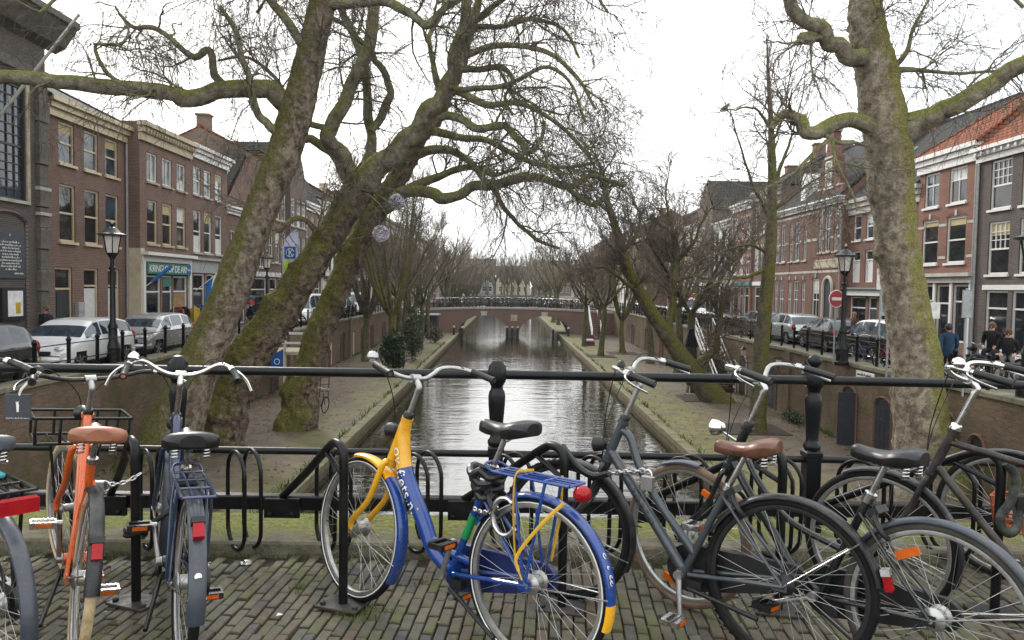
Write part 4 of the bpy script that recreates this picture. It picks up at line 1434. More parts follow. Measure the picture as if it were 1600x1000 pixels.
    if fg:
        sp = g('guard_split_f')
        gm = guard_mesh(axle_f, R + 0.014, fg[0], fg[1], g('guard_w', 0.027), mi_split=sp)
        fgo = obj('front_mudguard', gm.xf(S), [g('guard_start_m', guard_m), guard_m] if sp else [guard_m], t)
        sy = MB()
        for s in (-1, 1):
            a = math.radians(196)
            sy.tube([axle_f + V3(0, s * 0.058, 0.0), axle_f + V3((R + .004) * math.cos(a), s * 0.03, (R + .004) * math.sin(a))], 0.003, 6)
        obj('mudguard_stay', sy.xf(S), 'steel', fgo)
    # ---- seat
    sp = MB().tube([seat_top - sd * 0.05, post_top], 0.0128, 10)
    sp.lathe([(0.022, -0.012), (0.022, 0.012)], seat_top, sd, n=12)
    sp.bar(post_top + V3(-0.06, 0.02, 0.0), post_top + V3(0.10, 0.012, 0.01), 0.0035, 6).bar(post_top + V3(-0.06, -0.02, 0.0), post_top + V3(0.10, -0.012, 0.01), 0.0035, 6)
    sp.bar(post_top + V3(-0.015, 0, -0.02), post_top + V3(0.015, 0, 0.02), 0.016, 8)
    obj('seat_post', sp, 'steel', t)
    sc = (post_top[0] - 0.01, 0, saddle_z)
    sdl = obj('saddle', saddle_mesh(sc, g('saddle_tilt', -0.03), g('saddle_w', 1.0)), g('saddle_m', 'black_vinyl'), t, smooth=70)
    if g('springs', True):
        for s in (-1, 1):
            spm = MB()
            hx = [V3(sc[0] - 0.085 + 0.014 * math.cos(a), s * 0.06 + 0.014 * math.sin(a), saddle_z - 0.095 + 0.05 * a / (2 * PI * 4)) for a in np.linspace(0, 2 * PI * 4, 40)]
            spm.tube(hx, 0.003, 5)
            obj('saddle_spring', spm, 'steel', sdl)
    # ---- stem, handlebar, grips, bell, levers
    bm = g('bar_m', 'aluminium')
    top = on(s_bar)
    stx = g('stem_fwd', 0.045)
    clamp = top + fwd * stx + ax * g('stem_up', 0.02)
    sm = MB().tube([on(s_top), on(s_bar - 0.012)], 0.0125, 12)
    sm.tube(catmull(np.array([on(s_bar - 0.03), top, clamp]), 4), 0.0145, 12)
    sm.lathe([(0.024, -0.004), (0.024, 0.02), (0.019, 0.026)], on(s_top), ax, n=14, mi=1)
    sm.lathe([(0.020, -0.024), (0.020, 0.024)], clamp, (0, 1, 0), n=12)
    obj('stem', sm.xf(S), [g('stem_m', 'aluminium'), g('headset_m', 'dark_plastic')], t)
    hb = g('bar_pts', [(0.0, 0.0, 0.0), (0.004, 0.06, 0.002), (0.03, 0.125, 0.022), (0.045, 0.185, 0.052), (0.02, 0.235, 0.062), (-0.04, 0.268, 0.058), (-0.11, 0.288, 0.045), (-0.215, 0.300, 0.022)])
    half = catmull(np.array(hb, float), 5)
    ngrip = g('ngrip', 8)
    full = np.vstack([half[::-1] * V3(1, -1, 1), half[1:]]) + clamp
    obj('handlebar', MB().tube(full, 0.0106, 12).xf(S), bm, t)
    for s in (-1, 1):
        gp = half[-ngrip:] * V3(1, s, 1) + clamp
        rad = np.full(len(gp), 0.0158)
        rad[0] = 0.0175
        rad[-1] = 0.0172
        gr = obj('grip', MB().tube(gp, rad, 12).xf(S), g('grip_m', 'dark_plastic'), t)
        if g('levers', True):
            o0 = half[-ngrip - 2] * V3(1, s, 1) + clamp
            dr = norm((half[-ngrip] - half[-ngrip - 2]) * V3(1, s, 1))
            lv = MB().lathe([(0.017, -0.012), (0.017, 0.012)], o0, dr, n=10)
            fw = norm(np.cross(dr, V3(0, 0, 1))) * s * -1
            lv.tube(catmull(np.array([o0, o0 + dr * 0.02 + fw * -0.035 + V3(0, 0, -.012), o0 + dr * 0.07 + fw * -0.05 + V3(0, 0, -.022), o0 + dr * 0.14 + fw * -0.042 + V3(0, 0, -.032)]), 4), [0.009] * 4 + [0.0075] * 5 + [0.006] * 4, 8, flat=0.6)
            obj('brake_lever', lv.xf(S), g('lever_m', 'steel'), gr)
    if g('bell', True):
        s = g('bell_side', 1)
        o0 = half[-ngrip - 5] * V3(1, s, 1) + clamp + V3(0, 0, 0.015)
        br = g('bell_r', 0.027)
        obj('bell', MB().lathe([(0.010, 0.0), (br, 0.006), (br * .97, 0.014), (br * .72, 0.026), (br * .3, 0.032), (0.004, 0.033)], o0, (0, 0, 1), n=16).xf(S), g('bell_m', 'chrome'), t)
    # ---- drive
    crank_set(t, bb, g('crank', -70), g('crank_m', 'aluminium'), g('pedal_m', 'dark_plastic'))
    cc = g('case_m', 'dark_plastic')
    if cc:
        pts = []
        for k in range(13):
            a = math.radians(-90 + 180 * k / 12)
            pts.append((bb[0] + 0.105 * math.cos(a), -0.052, bb[2] + 0.105 * math.sin(a)))
        for k in range(13):
            a = math.radians(90 + 180 * k / 12)
            pts.append((0.0 + 0.062 * math.cos(a), -0.052, R + 0.062 * math.sin(a)))
        obj('chain_case', MB().prism(pts, (0, -0.03, 0)), cc, t, smooth=30)
    if g('kickstand', True):
        ka = math.radians(g('kick_a', 205))
        k0 = bb + V3(-0.07, 0.035, -0.03)
        ks = MB().tube([k0, k0 + V3(0.03, 0.02, -0.02), k0 + V3(0.30 * math.cos(ka), 0.09, 0.30 * math.sin(ka))], 0.0095, 8)
        ks.obox(k0, (0.03, 0.02, 0.018), (1, 0, 0), (0, 1, 0), (0, 0, 1))
        obj('kickstand', ks, 'dark_plastic', t)
    # ---- rear carrier
    rk = g('rack')
    if rk:
        rz_ = R + 0.42 * 1.0 if rk is True else rk
        rk_m = g('rack_m', 'black_paint')
        x0, x1, hw = g('rack_x0', 0.20), g('rack_x1', -0.21), 0.058
        mb = MB()
        for y in (-hw, hw):
            mb.bar(V3(x0, y, rz_ + .0), V3(x1, y, rz_), 0.0068, 8)
            mb.tube(catmull(np.array([V3(x1 * .35, y, rz_), V3(x1 * .25, y * 1.15, rz_ - 0.12), axle_r + V3(0, math.copysign(0.07, y), 0.02)]), 4), 0.0068, 8)
            mb.tube(catmull(np.array([V3(x0 * .45, y, rz_), V3(x0 * .33, y * 1.15, rz_ - 0.12), axle_r + V3(0.01, math.copysign(0.07, y), 0.02)]), 4), 0.006, 8)
        for k in range(4):
            x = x0 + (x1 - x0) * k / 3.0
            mb.bar(V3(x, -hw, rz_), V3(x, hw, rz_), 0.0055, 8)
        mb.bar(V3(x0, -0.02, rz_), V3(x1, -0.02, rz_), 0.005, 6).bar(V3(x0, 0.02, rz_), V3(x1, 0.02, rz_), 0.005, 6)
        mb.tube(catmull(np.array([V3(x0, -hw, rz_), V3(x0 + 0.05, -hw * .8, rz_ + 0.02), V3(x0 + 0.06, 0, rz_ + 0.025), V3(x0 + 0.05, hw * .8, rz_ + 0.02), V3(x0, hw, rz_)]), 4), 0.0065, 8)
        mb.bar(V3(x0 + 0.03, 0, rz_), bb + sd * 0.40, 0.005, 6)
        rko = obj('rear_carrier', mb, rk_m, t)
        if g('rack_lamp', True):
            lm = MB()
            lm.bbox((x1 - 0.045, -0.04, rz_ - 0.045), (x1 - 0.002, 0.04, rz_ + 0.002), 0.008)
            obj('tail_lamp', lm, 'red_lens', rko, smooth=30)
    if g('guard_lamp'):
        a = math.radians(cfg['guard_lamp'])
        e, tt = V3(math.cos(a), 0, math.sin(a)), V3(-math.sin(a), 0, math.cos(a))
        c = axle_r + e * (R + 0.034)
        lm = MB().obox(c, (0.014, g('lamp_w', 0.022) * .8, 0.028), e, (0, 1, 0), tt)
        obj('tail_lamp', lm, 'red_lens', t, smooth=0)
        obj('lamp_housing', MB().obox(c + tt * -0.042, (0.016, 0.024, 0.012), e, (0, 1, 0), tt), 'dark_plastic' if not g('lamp_clear') else 'clear_lens', t, smooth=0)
    # ---- head lamp
    hl = g('head_lamp', 'dark_plastic')
    if hl:
        c = on(g('lamp_s', 0.50)) + fwd * g('lamp_f', 0.075)
        mb = MB().lathe([(0.006, -0.05), (0.024, -0.042), (0.036, -0.015), (0.038, 0.012), (0.030, 0.018)], c, (1, 0, -0.1), n=16)
        mb.bar(c, on(g('lamp_s', 0.50)), 0.006, 6)
        lo = obj('head_lamp', mb.xf(S), hl, t)
        obj('lamp_lens', MB().lathe([(0.030, 0.017), (0.022, 0.024), (0.004, 0.027)], c, (1, 0, -0.1), n=16).xf(S), 'clear_lens', lo)
    # ---- cables
    if g('cables', True):
        mb = MB()
        c0 = half[-ngrip - 2] * V3(1, 1, 1) + clamp
        c1 = half[-ngrip - 2] * V3(1, -1, 1) + clamp
        mb.tube(catmull(np.array([c0, c0 + V3(0.07, -0.08, 0.02), on(0.66) + V3(0.09, 0.02, 0.02), on(0.45) + V3(0.03, 0.015, 0)]), 6), 0.0024, 5)
        mb.tube(catmull(np.array([c1, c1 + V3(0.09, 0.10, 0.03), on(0.64) + V3(0.08, -0.02, 0.02), on(0.42) + V3(0.03, -0.015, 0)]), 6), 0.0024, 5)
        obj('cables', mb.xf(S), 'dark_plastic', t)
    # ---- ring lock on the seat stays
    if g('ring_lock', True):
        c = axle_r + V3(0.20, 0, 0.285)
        e = norm(c - axle_r)
        mb = MB().tube([c + V3(0, 0.062 * math.cos(a), 0) + e * (0.062 * math.sin(a)) for a in np.linspace(-0.9, PI + 0.9, 18)], 0.011, 8, flat=0.7)
        mb.obox(c + e * 0.062 + V3(0, 0.0, 0), (0.02, 0.045, 0.014), norm(V3(-e[2], 0, e[0])), (0, 1, 0), e)
        obj('ring_lock', mb, g('lock_m', 'dark_plastic'), t)
    t_info[t.name] = dict(on=on, S=S, bb=bb, sd=sd, clamp=clamp, half=half, R=R, axle_f=axle_f, axle_r=axle_r, seat_top=seat_top, ax=ax, fwd=fwd, saddle_z=saddle_z)
    return t
t_info = {}

def chain_between(parent, p0, p1, n, sag, m='steel', size=0.012, name='chain'):
    """real interlocking links along a hanging line"""
    mb = MB()
    pts = [np.asarray(p0) * (1 - k / n) + np.asarray(p1) * (k / n) + V3(0, 0, -sag * math.sin(PI * k / n)) for k in range(n + 1)]
    for k in range(n):
        a, b = pts[k], pts[k + 1]
        c, d = (a + b) / 2, norm(b - a)
        s = norm(np.cross(d, V3(0, 0, 1) if k % 2 else norm(np.cross(d, V3(0, 0, 1)))))
        L = np.linalg.norm(b - a) * 0.72
        ring = [c + d * (L * math.cos(q)) + s * (size * .62 * math.sin(q)) for q in np.linspace(0, 2 * PI, 11)[:-1]]
        mb.tube(ring, size * 0.28, 5, closed=True)
    return obj(name, mb, m, parent)

# 1: bicycle cut by the left edge
b1 = make_bike('bicycle', 'dark grey bicycle at the left edge with a wide red reflector on its black carrier', (-1.85, 2.60), 52, dict(
    kind='loop', frame_m='black_paint', bar_m='rusty_black', guard_m='slate_guard', bell=False, rack=0.80, rack_m='black_paint', rack_lamp=False, saddle_m='saddle_grey', saddle_z=0.93, s_bar=0.80, lean=2, rear_guard=(22, 205), stay_a=190, crank=20, tyre_m='rubber_dusty', steer=6))
obj('wide_reflector', MB().bbox((-0.236, -0.06, 0.728), (-0.215, 0.06, 0.785), 0.008), 'red_lens', b1, smooth=30)
obj('rag', MB().ball((0.03, -0.01, 0.815), 0.03, 10, sq=(1.3, 1.0, 0.45)), 'teal_rag', b1)

# 2: orange bicycle with cream tyres and a front carrier
b2 = make_bike('bicycle', 'orange bicycle with cream tyres, tan saddle and black front carrier', (-1.705, 2.86), 33, dict(
    kind='mixte', frame_m='orange_paint', fork_r=0.0165, guard_m='dark_guard', tyre_m='rubber_cream', saddle_m='leather_tan', saddle_w=1.08, saddle_z=0.905, st_len=0.50, seat_ang=71, rear_guard=(60, 172), front_guard=None, stay_a=160, s_bar=0.745, s_top=0.60,
    bar_m='rusty_black', stem_m='aluminium', grip_m='dark_plastic', bar_pts=[(0, 0, 0), (-0.01, 0.08, 0.004), (-0.03, 0.16, 0.018), (-0.065, 0.22, 0.035), (-0.12, 0.262, 0.04), (-0.17, 0.285, 0.036), (-0.235, 0.30, 0.03)],
    guard_lamp=148, crank=100, steer=14, lean=7, case_m=None, pedal_m='steel', tread=True, lamp_s=0.56, bell=True, bell_m='dark_plastic', ring_lock=False))
q = t_info[b2.name]
fc = MB()
on2 = q['on']
cz = 0.715
xa, xb = on2(0.55)[0] + 0.07, on2(0.55)[0] + 0.36
for z, w in ((cz, 0.20), (cz + 0.125, 0.215)):
    for y in (-w, w):
        fc.bar((xa, y, z), (xb, y, z), 0.008, 8)
    fc.bar((xb, -w, z), (xb, w, z), 0.008, 8)
    fc.bar((xa, -w, z), (xa, w, z), 0.008, 8)
for y in (-0.205, -0.1, 0.1, 0.205):
    fc.tube(catmull(np.array([(xa, y, cz + 0.125), (xa - 0.005, y, cz + 0.06), (xa, y * .97, cz)]), 3), 0.0075, 8)
    fc.bar((xb, y, cz + 0.125), (xb, y * .97, cz), 0.0075, 8)
for y in (-0.13, -0.065, 0, 0.065, 0.13):
    fc.bar((xa, y, cz), (xb, y, cz), 0.006, 6)
for s in (-1, 1):
    fc.tube([(xb - 0.08, s * 0.12, cz), tuple(q['axle_f'] + V3(0, s * 0.064, 0))], 0.007, 8)
fc.bar(tuple(on2(0.56)), (xa, 0, cz + 0.06), 0.011, 8)
obj('front_carrier', fc.xf(rot_about(on2(0), q['ax'], math.radians(4))), 'black_paint', b2)
# black placard hanging from its left grip
gp = q['S'] @ Vector(q['half'][-6] * V3(1, 1, 1) + q['clamp'])
Mw = b2.matrix_basis.copy()
bpy.context.view_layer.update()
gw = b2.matrix_world @ gp
pl = thing('placard', 'small black advertising placard hanging from the handlebar of the orange bicycle', 'placard', (gw.x - 0.045, gw.y - 0.02, gw.z - 0.02))
obj('board', MB().bbox((-0.062, -0.003, -0.16), (0.052, 0.003, -0.045), 0.001), 'sign_slate', pl, smooth=0)
fig = MB()
fig.add([(x * 0.001 - 0.005, -0.0042, z * 0.001 - 0.1) for x, z in [(-4, -24), (5, -24), (6, -8), (7, 8), (4, 15), (6, 20), (2, 24), (-1, 20), (-1, 15), (-5, 22), (-8, 24), (-6, 12), (-5, -4)]], [tuple(range(13))])
obj('emblem', fig, 'white_print', pl, smooth=0)
sq_ = MB()
scribble(sq_, (-0.056, -0.0044, -0.154), (1, 0, 0), (0, 0, 1), 0.10, 0.007, 5)
obj('small_print', sq_, 'white_print', pl, smooth=0)['kind'] = 'stuff'
obj('tie', MB().tube(catmull(np.array([(0.0, 0, -0.05), (0.015, -0.004, -0.02), (0.04, 0.01, 0.012), (0.05, 0.02, 0.02)]), 4), [0.007] * 12 + [0.005], 8, flat=0.4), 'paper_white', pl)

# padlock and chain of the orange bicycle on the rack arm
lk = thing('padlock', 'silver padlock on a dark chain between the orange bicycle and the rack', 'lock', (-1.83, 3.28, 0.60))
obj('body', MB().bbox((-0.035, -0.012, -0.03), (0.03, 0.014, 0.025), 0.005), 'aluminium', lk, smooth=30)
obj('shackle', MB().tube([(0.03 + 0.022 * math.cos(a), 0, 0.0 + 0.022 * math.sin(a)) for a in np.linspace(-PI / 2, PI / 2, 9)], 0.005, 8), 'chrome', lk)
chain_between(lk, (0.05, 0, 0.01), (0.13, 0.12, 0.03), 6, 0.015)

# 3: blue-teal bicycle seen from behind
b3 = make_bike('bicycle', 'teal and purple bicycle with black saddle and silver handlebar seen from behind', (-1.272, 2.84), 29, dict(
    kind='mixte', frame_m='teal_paint', guard_m='slate_guard', guard_w=0.032, rack=0.735, rack_m='teal_paint', rack_lamp=False, saddle_m='black_vinyl', saddle_w=1.1, saddle_z=0.895, s_bar=0.775, s_top=0.58, st_len=0.48,
    rear_guard=(22, 185), guard_lamp=133, lamp_w=0.024, stay_a=170, crank=50, steer=-3, lean=4, tyre_m='rubber', tyre_rm='rubber', grip_m='dark_plastic', lever_m='chrome', bar_m='chrome', stem_m='steel',
    bar_pts=[(0, 0, 0), (0.0, 0.05, 0.003), (0.0, 0.10, 0.022), (-0.005, 0.15, 0.052), (-0.025, 0.19, 0.062), (-0.06, 0.22, 0.05), (-0.10, 0.235, 0.03), (-0.165, 0.245, 0.0)]))
q = t_info[b3.name]
a = math.radians(126)
e, tt = V3(math.cos(a), 0, math.sin(a)), V3(-math.sin(a), 0, math.cos(a))
c_ = q['axle_r'] + e * (q['R'] + 0.0195)
mb = MB().obox(c_, (0.0015, 0.024, 0.011), e, (0, 1, 0), tt)
obj('sticker', mb, 'sign_blue', b3, smooth=0)
mb = MB()
scribble(mb, c_ + e * 0.003 + V3(0, 0.02, 0) + tt * 0.006, (0, -1, 0), -tt, 0.036, 0.016, 9, 0.0016)
obj('sticker_print', mb, 'white_print', b3, smooth=0)['kind'] = 'stuff'
obj('guard_bolt', MB().lathe([(0.013, 0), (0.013, 0.003), (0.006, 0.007)], q['axle_r'] + V3(math.cos(2.75), 0, math.sin(2.75)) * (q['R'] + 0.016), (math.cos(2.75), 0, math.sin(2.75)), n=12), 'chrome', b3)
# cable lock wound round the rack arm next to it
cl = thing('cable_lock', 'thick black cable lock wound around the rack post beside the teal bicycle', 'lock', (-1.735, 3.42, 0.33))
hx = [V3(0.042 * math.cos(a), 0.042 * math.sin(a), 0.02 * math.sin(a * .5) + 0.008 * a / PI) for a in np.linspace(0, 4 * PI, 40)]
tail = [V3(0.08, 0.02, 0.06), V3(0.14, 0.06, 0.10), V3(0.20, 0.10, 0.13)]
obj('cable', MB().tube(np.vstack([np.array(hx), catmull(np.array([hx[-1]] + tail), 5)[1:]]), 0.013, 9), 'dark_plastic', cl)
obj('lock_head', MB().bbox((0.18, 0.08, 0.10), (0.24, 0.13, 0.155), 0.008), 'dark_plastic', cl, smooth=30)

# 4: the yellow and blue rental bicycle
b4 = make_bike('bicycle', 'blue and yellow rental bicycle with lettering on its thick frame tube', (0.118, 2.87), 53, dict(
    kind='ov', wb=1.05, frame_m='blue_paint', fork_m='yellow_paint', fork_r=0.0145, head_r=0.024, guard_m='blue_paint', guard_w=0.030, front_guard=(78, 212), guard_split_f=123, guard_start_m='yellow_paint',
    rear_guard=(30, 196), guard_split_r=178, guard_end_m='yellow_paint', rack=0.765, rack_x0=0.20, rack_x1=-0.17, rack_m='blue_paint', rack_lamp=False, saddle_z=0.965, st_len=0.52, saddle_m='black_vinyl', springs=False,
    s_top=0.64, s_bar=0.80, stripe=True, case_m='blue_dark_paint', steer=-9, lean=4, crank=112, front_drum=0.045, stay_a=176, bell_side=1, bell_r=0.028, bell_m='aluminium', lamp_s=0.53, seat_ang=68,
    frame_text=('ov-fiets.nl', 0.078, 0.125, 'white_print', 0.0385, 1.02), levers=False, ngrip=8))
q = t_info[b4.name]
lm = MB().ball((-0.195, 0, 0.735), 0.034, 14, sq=(1.0, 1.35, 0.95))
obj('tail_lamp', lm, 'red_lens', b4, smooth=30)
st = MB()
st.tube(catmull(np.array([V3(0.08, -0.062, 0.775), V3(0.08, 0.0, 0.780), V3(0.08, 0.064, 0.772), V3(0.075, 0.075, 0.65), V3(0.05, 0.076, 0.45), V3(0.01, 0.078, 0.37)]), 5), 0.0065, 6, flat=0.35)
st.tube(catmull(np.array([V3(-0.15, 0.06, 0.70), V3(-0.06, 0.075, 0.60), V3(0.04, 0.080, 0.46), V3(0.03, 0.078, 0.40)]), 5), 0.0075, 6, flat=0.35)
st.tube([V3(-0.06, -0.064, 0.775), V3(-0.06, -0.07, 0.62), V3(-0.02, -0.078, 0.42)], 0.0065, 6, flat=0.35)
obj('luggage_strap', st, 'strap_yellow', b4)
# little white marks on the rear mudguard and number plate
mk = MB()
for a, dy, s in ((150, 0.0, 0.010), (157, 0.002, 0.006), (163, 0.0, 0.010), (166, 0.003, 0.009)):
    e, tt = V3(math.cos(math.radians(a)), 0, math.sin(math.radians(a))), V3(-math.sin(math.radians(a)), 0, math.cos(math.radians(a)))
    c = q['axle_r'] + e * (q['R'] + 0.017) + V3(0, 0.012 + dy, 0)
    mk.tube([c + tt * (s * math.cos(b)) + V3(0, s * 0.8 * math.sin(b), 0) for b in np.linspace(0, 5.0, 9)], 0.0016, 4)
obj('guard_marks', mk, 'white_print', b4)
# chain lock with black bag round its seat tube
bl = thing('chain_lock', 'black sleeved chain lock bundled around the seat tube of the blue bicycle', 'lock', tuple(b4.location))
bl.rotation_euler = b4.rotation_euler
cpt = q['bb'] + q['sd'] * 0.44
lump = MB()
rngb = random.Random(4)
for k in range(4):
    pts = []
    r_ = 0.036 + 0.012 * k
    for a in np.linspace(0, 2 * PI, 15)[:-1]:
        pts.append(cpt + V3(r_ * math.cos(a) + rngb.uniform(-.007, .007), r_ * 1.05 * math.sin(a), -0.045 + 0.034 * k + rngb.uniform(-.014, .014)))
    lump.tube(catmull(np.array(pts + [pts[0]]), 2)[:-1], 0.0165, 8, closed=True)
obj('sleeve', lump, 'black_vinyl', bl)
chain_between(bl, cpt + V3(0.02, 0.05, -0.10), cpt + V3(-0.10, 0.05, -0.07), 9, 0.02, 'steel', 0.014)
obj('lock_ring', MB().tube([cpt + V3(-0.145 + 0.06 * math.cos(a), 0.055, -0.10 + 0.075 * math.sin(a)) for a in np.linspace(-2.6, 2.2, 16)], 0.011, 8), 'steel', bl)

# 5: grey bicycle with the brown saddle
b5 = make_bike('bicycle', 'dark grey bicycle with brown leather saddle and two sloping frame tubes', (1.147, 2.90), 53, dict(
    kind='mixte', wb=1.06, frame_m='grey_paint', fork_m='dark_guard', guard_m='dark_guard', guard_w=0.03, rear_guard=(25, 168), front_guard=(85, 205), saddle_m='leather_brown', saddle_z=0.895, saddle_w=1.0, saddle_tilt=0.04, st_len=0.44, seat_ang=66, bell_m='dark_plastic', bell_r=0.018,
    s_top=0.64, s_bar=0.83, stem_fwd=0.07, stem_up=0.03, tyre_m='rubber', rim_m='dark_plastic', guard_lamp=166, lamp_clear=True, stay_a=140, crank=-98, crank_m='aluminium', pedal_m='steel', steer=10, lean=3, kick_a=188, head_lamp='dark_plastic', lamp_s=0.47,
    frame_text=('SPORTO', 0.042, 0.17, 'black_print', 0.0238, 1.5), bar_m='aluminium', bar_pts=[(0, 0, 0), (0.0, 0.06, 0.0), (0.012, 0.13, 0.018), (0.008, 0.19, 0.034), (-0.02, 0.235, 0.036), (-0.07, 0.27, 0.026), (-0.12, 0.285, 0.014), (-0.21, 0.30, -0.01)], tread=True))
q = t_info[b5.name]
c5 = thing('chain_lock', 'steel chain with black sleeve and padlock around the grey bicycle frame', 'lock', tuple(b5.location))
c5.rotation_euler = b5.rotation_euler
o_ = q['on']
p0, p1 = o_(0.30) + V3(-0.075, 0.04, 0.06), o_(0.42) + V3(-0.21, 0.035, -0.01)
chain_between(c5, p0, p1, 9, -0.0, 'steel', 0.017)
obj('sleeve', MB().tube(catmull(np.array([p0, p0 + V3(0.07, 0.02, -0.02), p0 + V3(0.16, 0.02, 0.015), p0 + V3(0.26, 0.0, 0.09)]), 6), 0.018, 9), 'black_vinyl', c5)
obj('padlock', MB().bbox((p1[0] - 0.05, p1[1] - 0.012, p1[2] - 0.085), (p1[0] + 0.005, p1[1] + 0.014, p1[2] - 0.02), 0.005), 'aluminium', c5, smooth=30)
obj('shackle', MB().tube([(p1[0] - 0.022 + 0.018 * math.cos(a), p1[1], p1[2] - 0.02 + 0.026 * math.sin(a)) for a in np.linspace(0, PI, 9)], 0.005, 8), 'chrome', c5)

# 6: dark bicycle behind it, chrome head lamp and tan front tyre
b6 = make_bike('bicycle', 'black bicycle with chrome head lamp, tan front tyre and black saddle', (1.575, 2.60), 39, dict(
    kind='loop', wb=1.12, frame_m='dark_green_paint', guard_m='slate_guard', guard_w=0.03, tyre_m='rubber_tan', tyre_rm='rubber_dusty', rear_guard=(25, 172), front_guard=(66, 100), saddle_m='black_vinyl', saddle_z=0.925, st_len=0.47,
    s_top=0.64, s_bar=0.835, stem_m='steel', head_lamp='chrome', lamp_s=0.55, lamp_f=0.14, bell=False, rack=None, crank=-25, steer=4, lean=4, stay_a=160, bell_m='chrome', bar_m='aluminium', guard_lamp=None))
q = t_info[b6.name]
for a in (62, 200):
    wr = MB()
    e = V3(math.cos(math.radians(a)), 0, math.sin(math.radians(a)))
    wr.obox(q['axle_r'] + e * 0.235 + V3(0, 0.012, 0), (0.016, 0.006, 0.045), e, (0, 1, 0), V3(-e[2], 0, e[0]))
    obj('wheel_reflector', wr, 'orange_lens', b6, smooth=0)
wr = MB()
for a in (285,):
    e = V3(math.cos(math.radians(a)), 0, math.sin(math.radians(a)))
    wr.obox(q['axle_f'] + e * 0.24 + V3(0, 0.012, 0), (0.016, 0.006, 0.045), e, (0, 1, 0), V3(-e[2], 0, e[0]))
obj('wheel_reflector', wr.xf(q['S']), 'orange_lens', b6, smooth=0)
wr = MB().obox(q['on'](0.28) + V3(0.02, 0.065, 0), (0.012, 0.01, 0.02), q['ax'], (0, 1, 0), q['fwd'])
obj('fork_reflector', wr.xf(q['S']), 'orange_lens', b6, smooth=0)
obj('seat_clamp', MB().lathe([(0.024, -0.02), (0.024, 0.02)], q['seat_top'], q['sd'], n=12), 'chrome', b6)

# 7: rusty black bicycle with a straight top tube
b7 = make_bike('bicycle', 'rusty black bicycle with straight top tube at the right edge', (2.49, 2.57), 41, dict(
    kind='diamond', wb=1.10, frame_m='rusty_black', guard_m='dark_guard', tyre_m='rubber', rear_guard=(25, 180), front_guard=(62, 200), saddle_m='black_vinyl', saddle_z=0.98, st_len=0.56, s_top=0.655, s_bar=0.86, stem_m='steel', headset_m='chrome', bell_m='chrome', bar_m='chrome',
    head_lamp=None, crank=60, steer=5, lean=3, rack=None))
q = t_info[b7.name]
mt_ = thing('chain_lock', 'camouflage sleeved chain lock hanging on the rack at the right edge', 'lock', (2.36, 3.42, 0.72))
obj('sleeve', MB().tube(catmull(np.array([(0.0, -0.03, 0.02), (0.045, -0.04, -0.05), (0.02, -0.045, -0.16), (-0.03, -0.05, -0.24), (0.01, -0.05, -0.31), (0.07, -0.03, -0.28), (0.10, 0.02, -0.2)]), 6), 0.021, 10), 'camo_sleeve', mt_)
obj('lock_body', MB().bbox((0.08, -0.01, -0.22), (0.14, 0.04, -0.14), 0.008), 'dark_plastic', mt_, smooth=30)

# 8: red bicycle with an orange basket, mostly outside the right edge
b8 = make_bike('bicycle', 'red bicycle with a small orange basket, mostly hidden at the right edge', (3.36, 3.0), 38, dict(
    kind='loop', frame_m='red_paint', guard_m='dark_guard', tyre_m='rubber', s_bar=0.78, steer=8, lean=3, saddle_z=0.9, front_guard=(70, 205)))
q = t_info[b8.name]
bk = MB()
c = V3(1.02, 0.15, 0.44)
for z, hx_, hy in ((-0.12, 0.075, 0.055), (-0.06, 0.085, 0.06), (0.0, 0.095, 0.065), (0.05, 0.10, 0.07)):
    bk.tube([c + V3(a * hx_, b * hy, z) for a, b in ((-1, -1), (1, -1), (1, 1), (-1, 1))], 0.006, 4, closed=True)
for a in np.linspace(-1, 1, 6):
    for b in (-1, 1):
        bk.bar(c + V3(a * .075, b * .055, -0.12), c + V3(a * .10, b * .07, 0.05), 0.004, 4)
        bk.bar(c + V3(b * .075, a * .055, -0.12), c + V3(b * .10, a * .07, 0.05), 0.004, 4)
bk.box(c + V3(-.07, -.05, -0.125), c + V3(.07, .05, -0.115))
obj('basket', bk.xf(q['S']), 'basket_orange', b8, smooth=0)

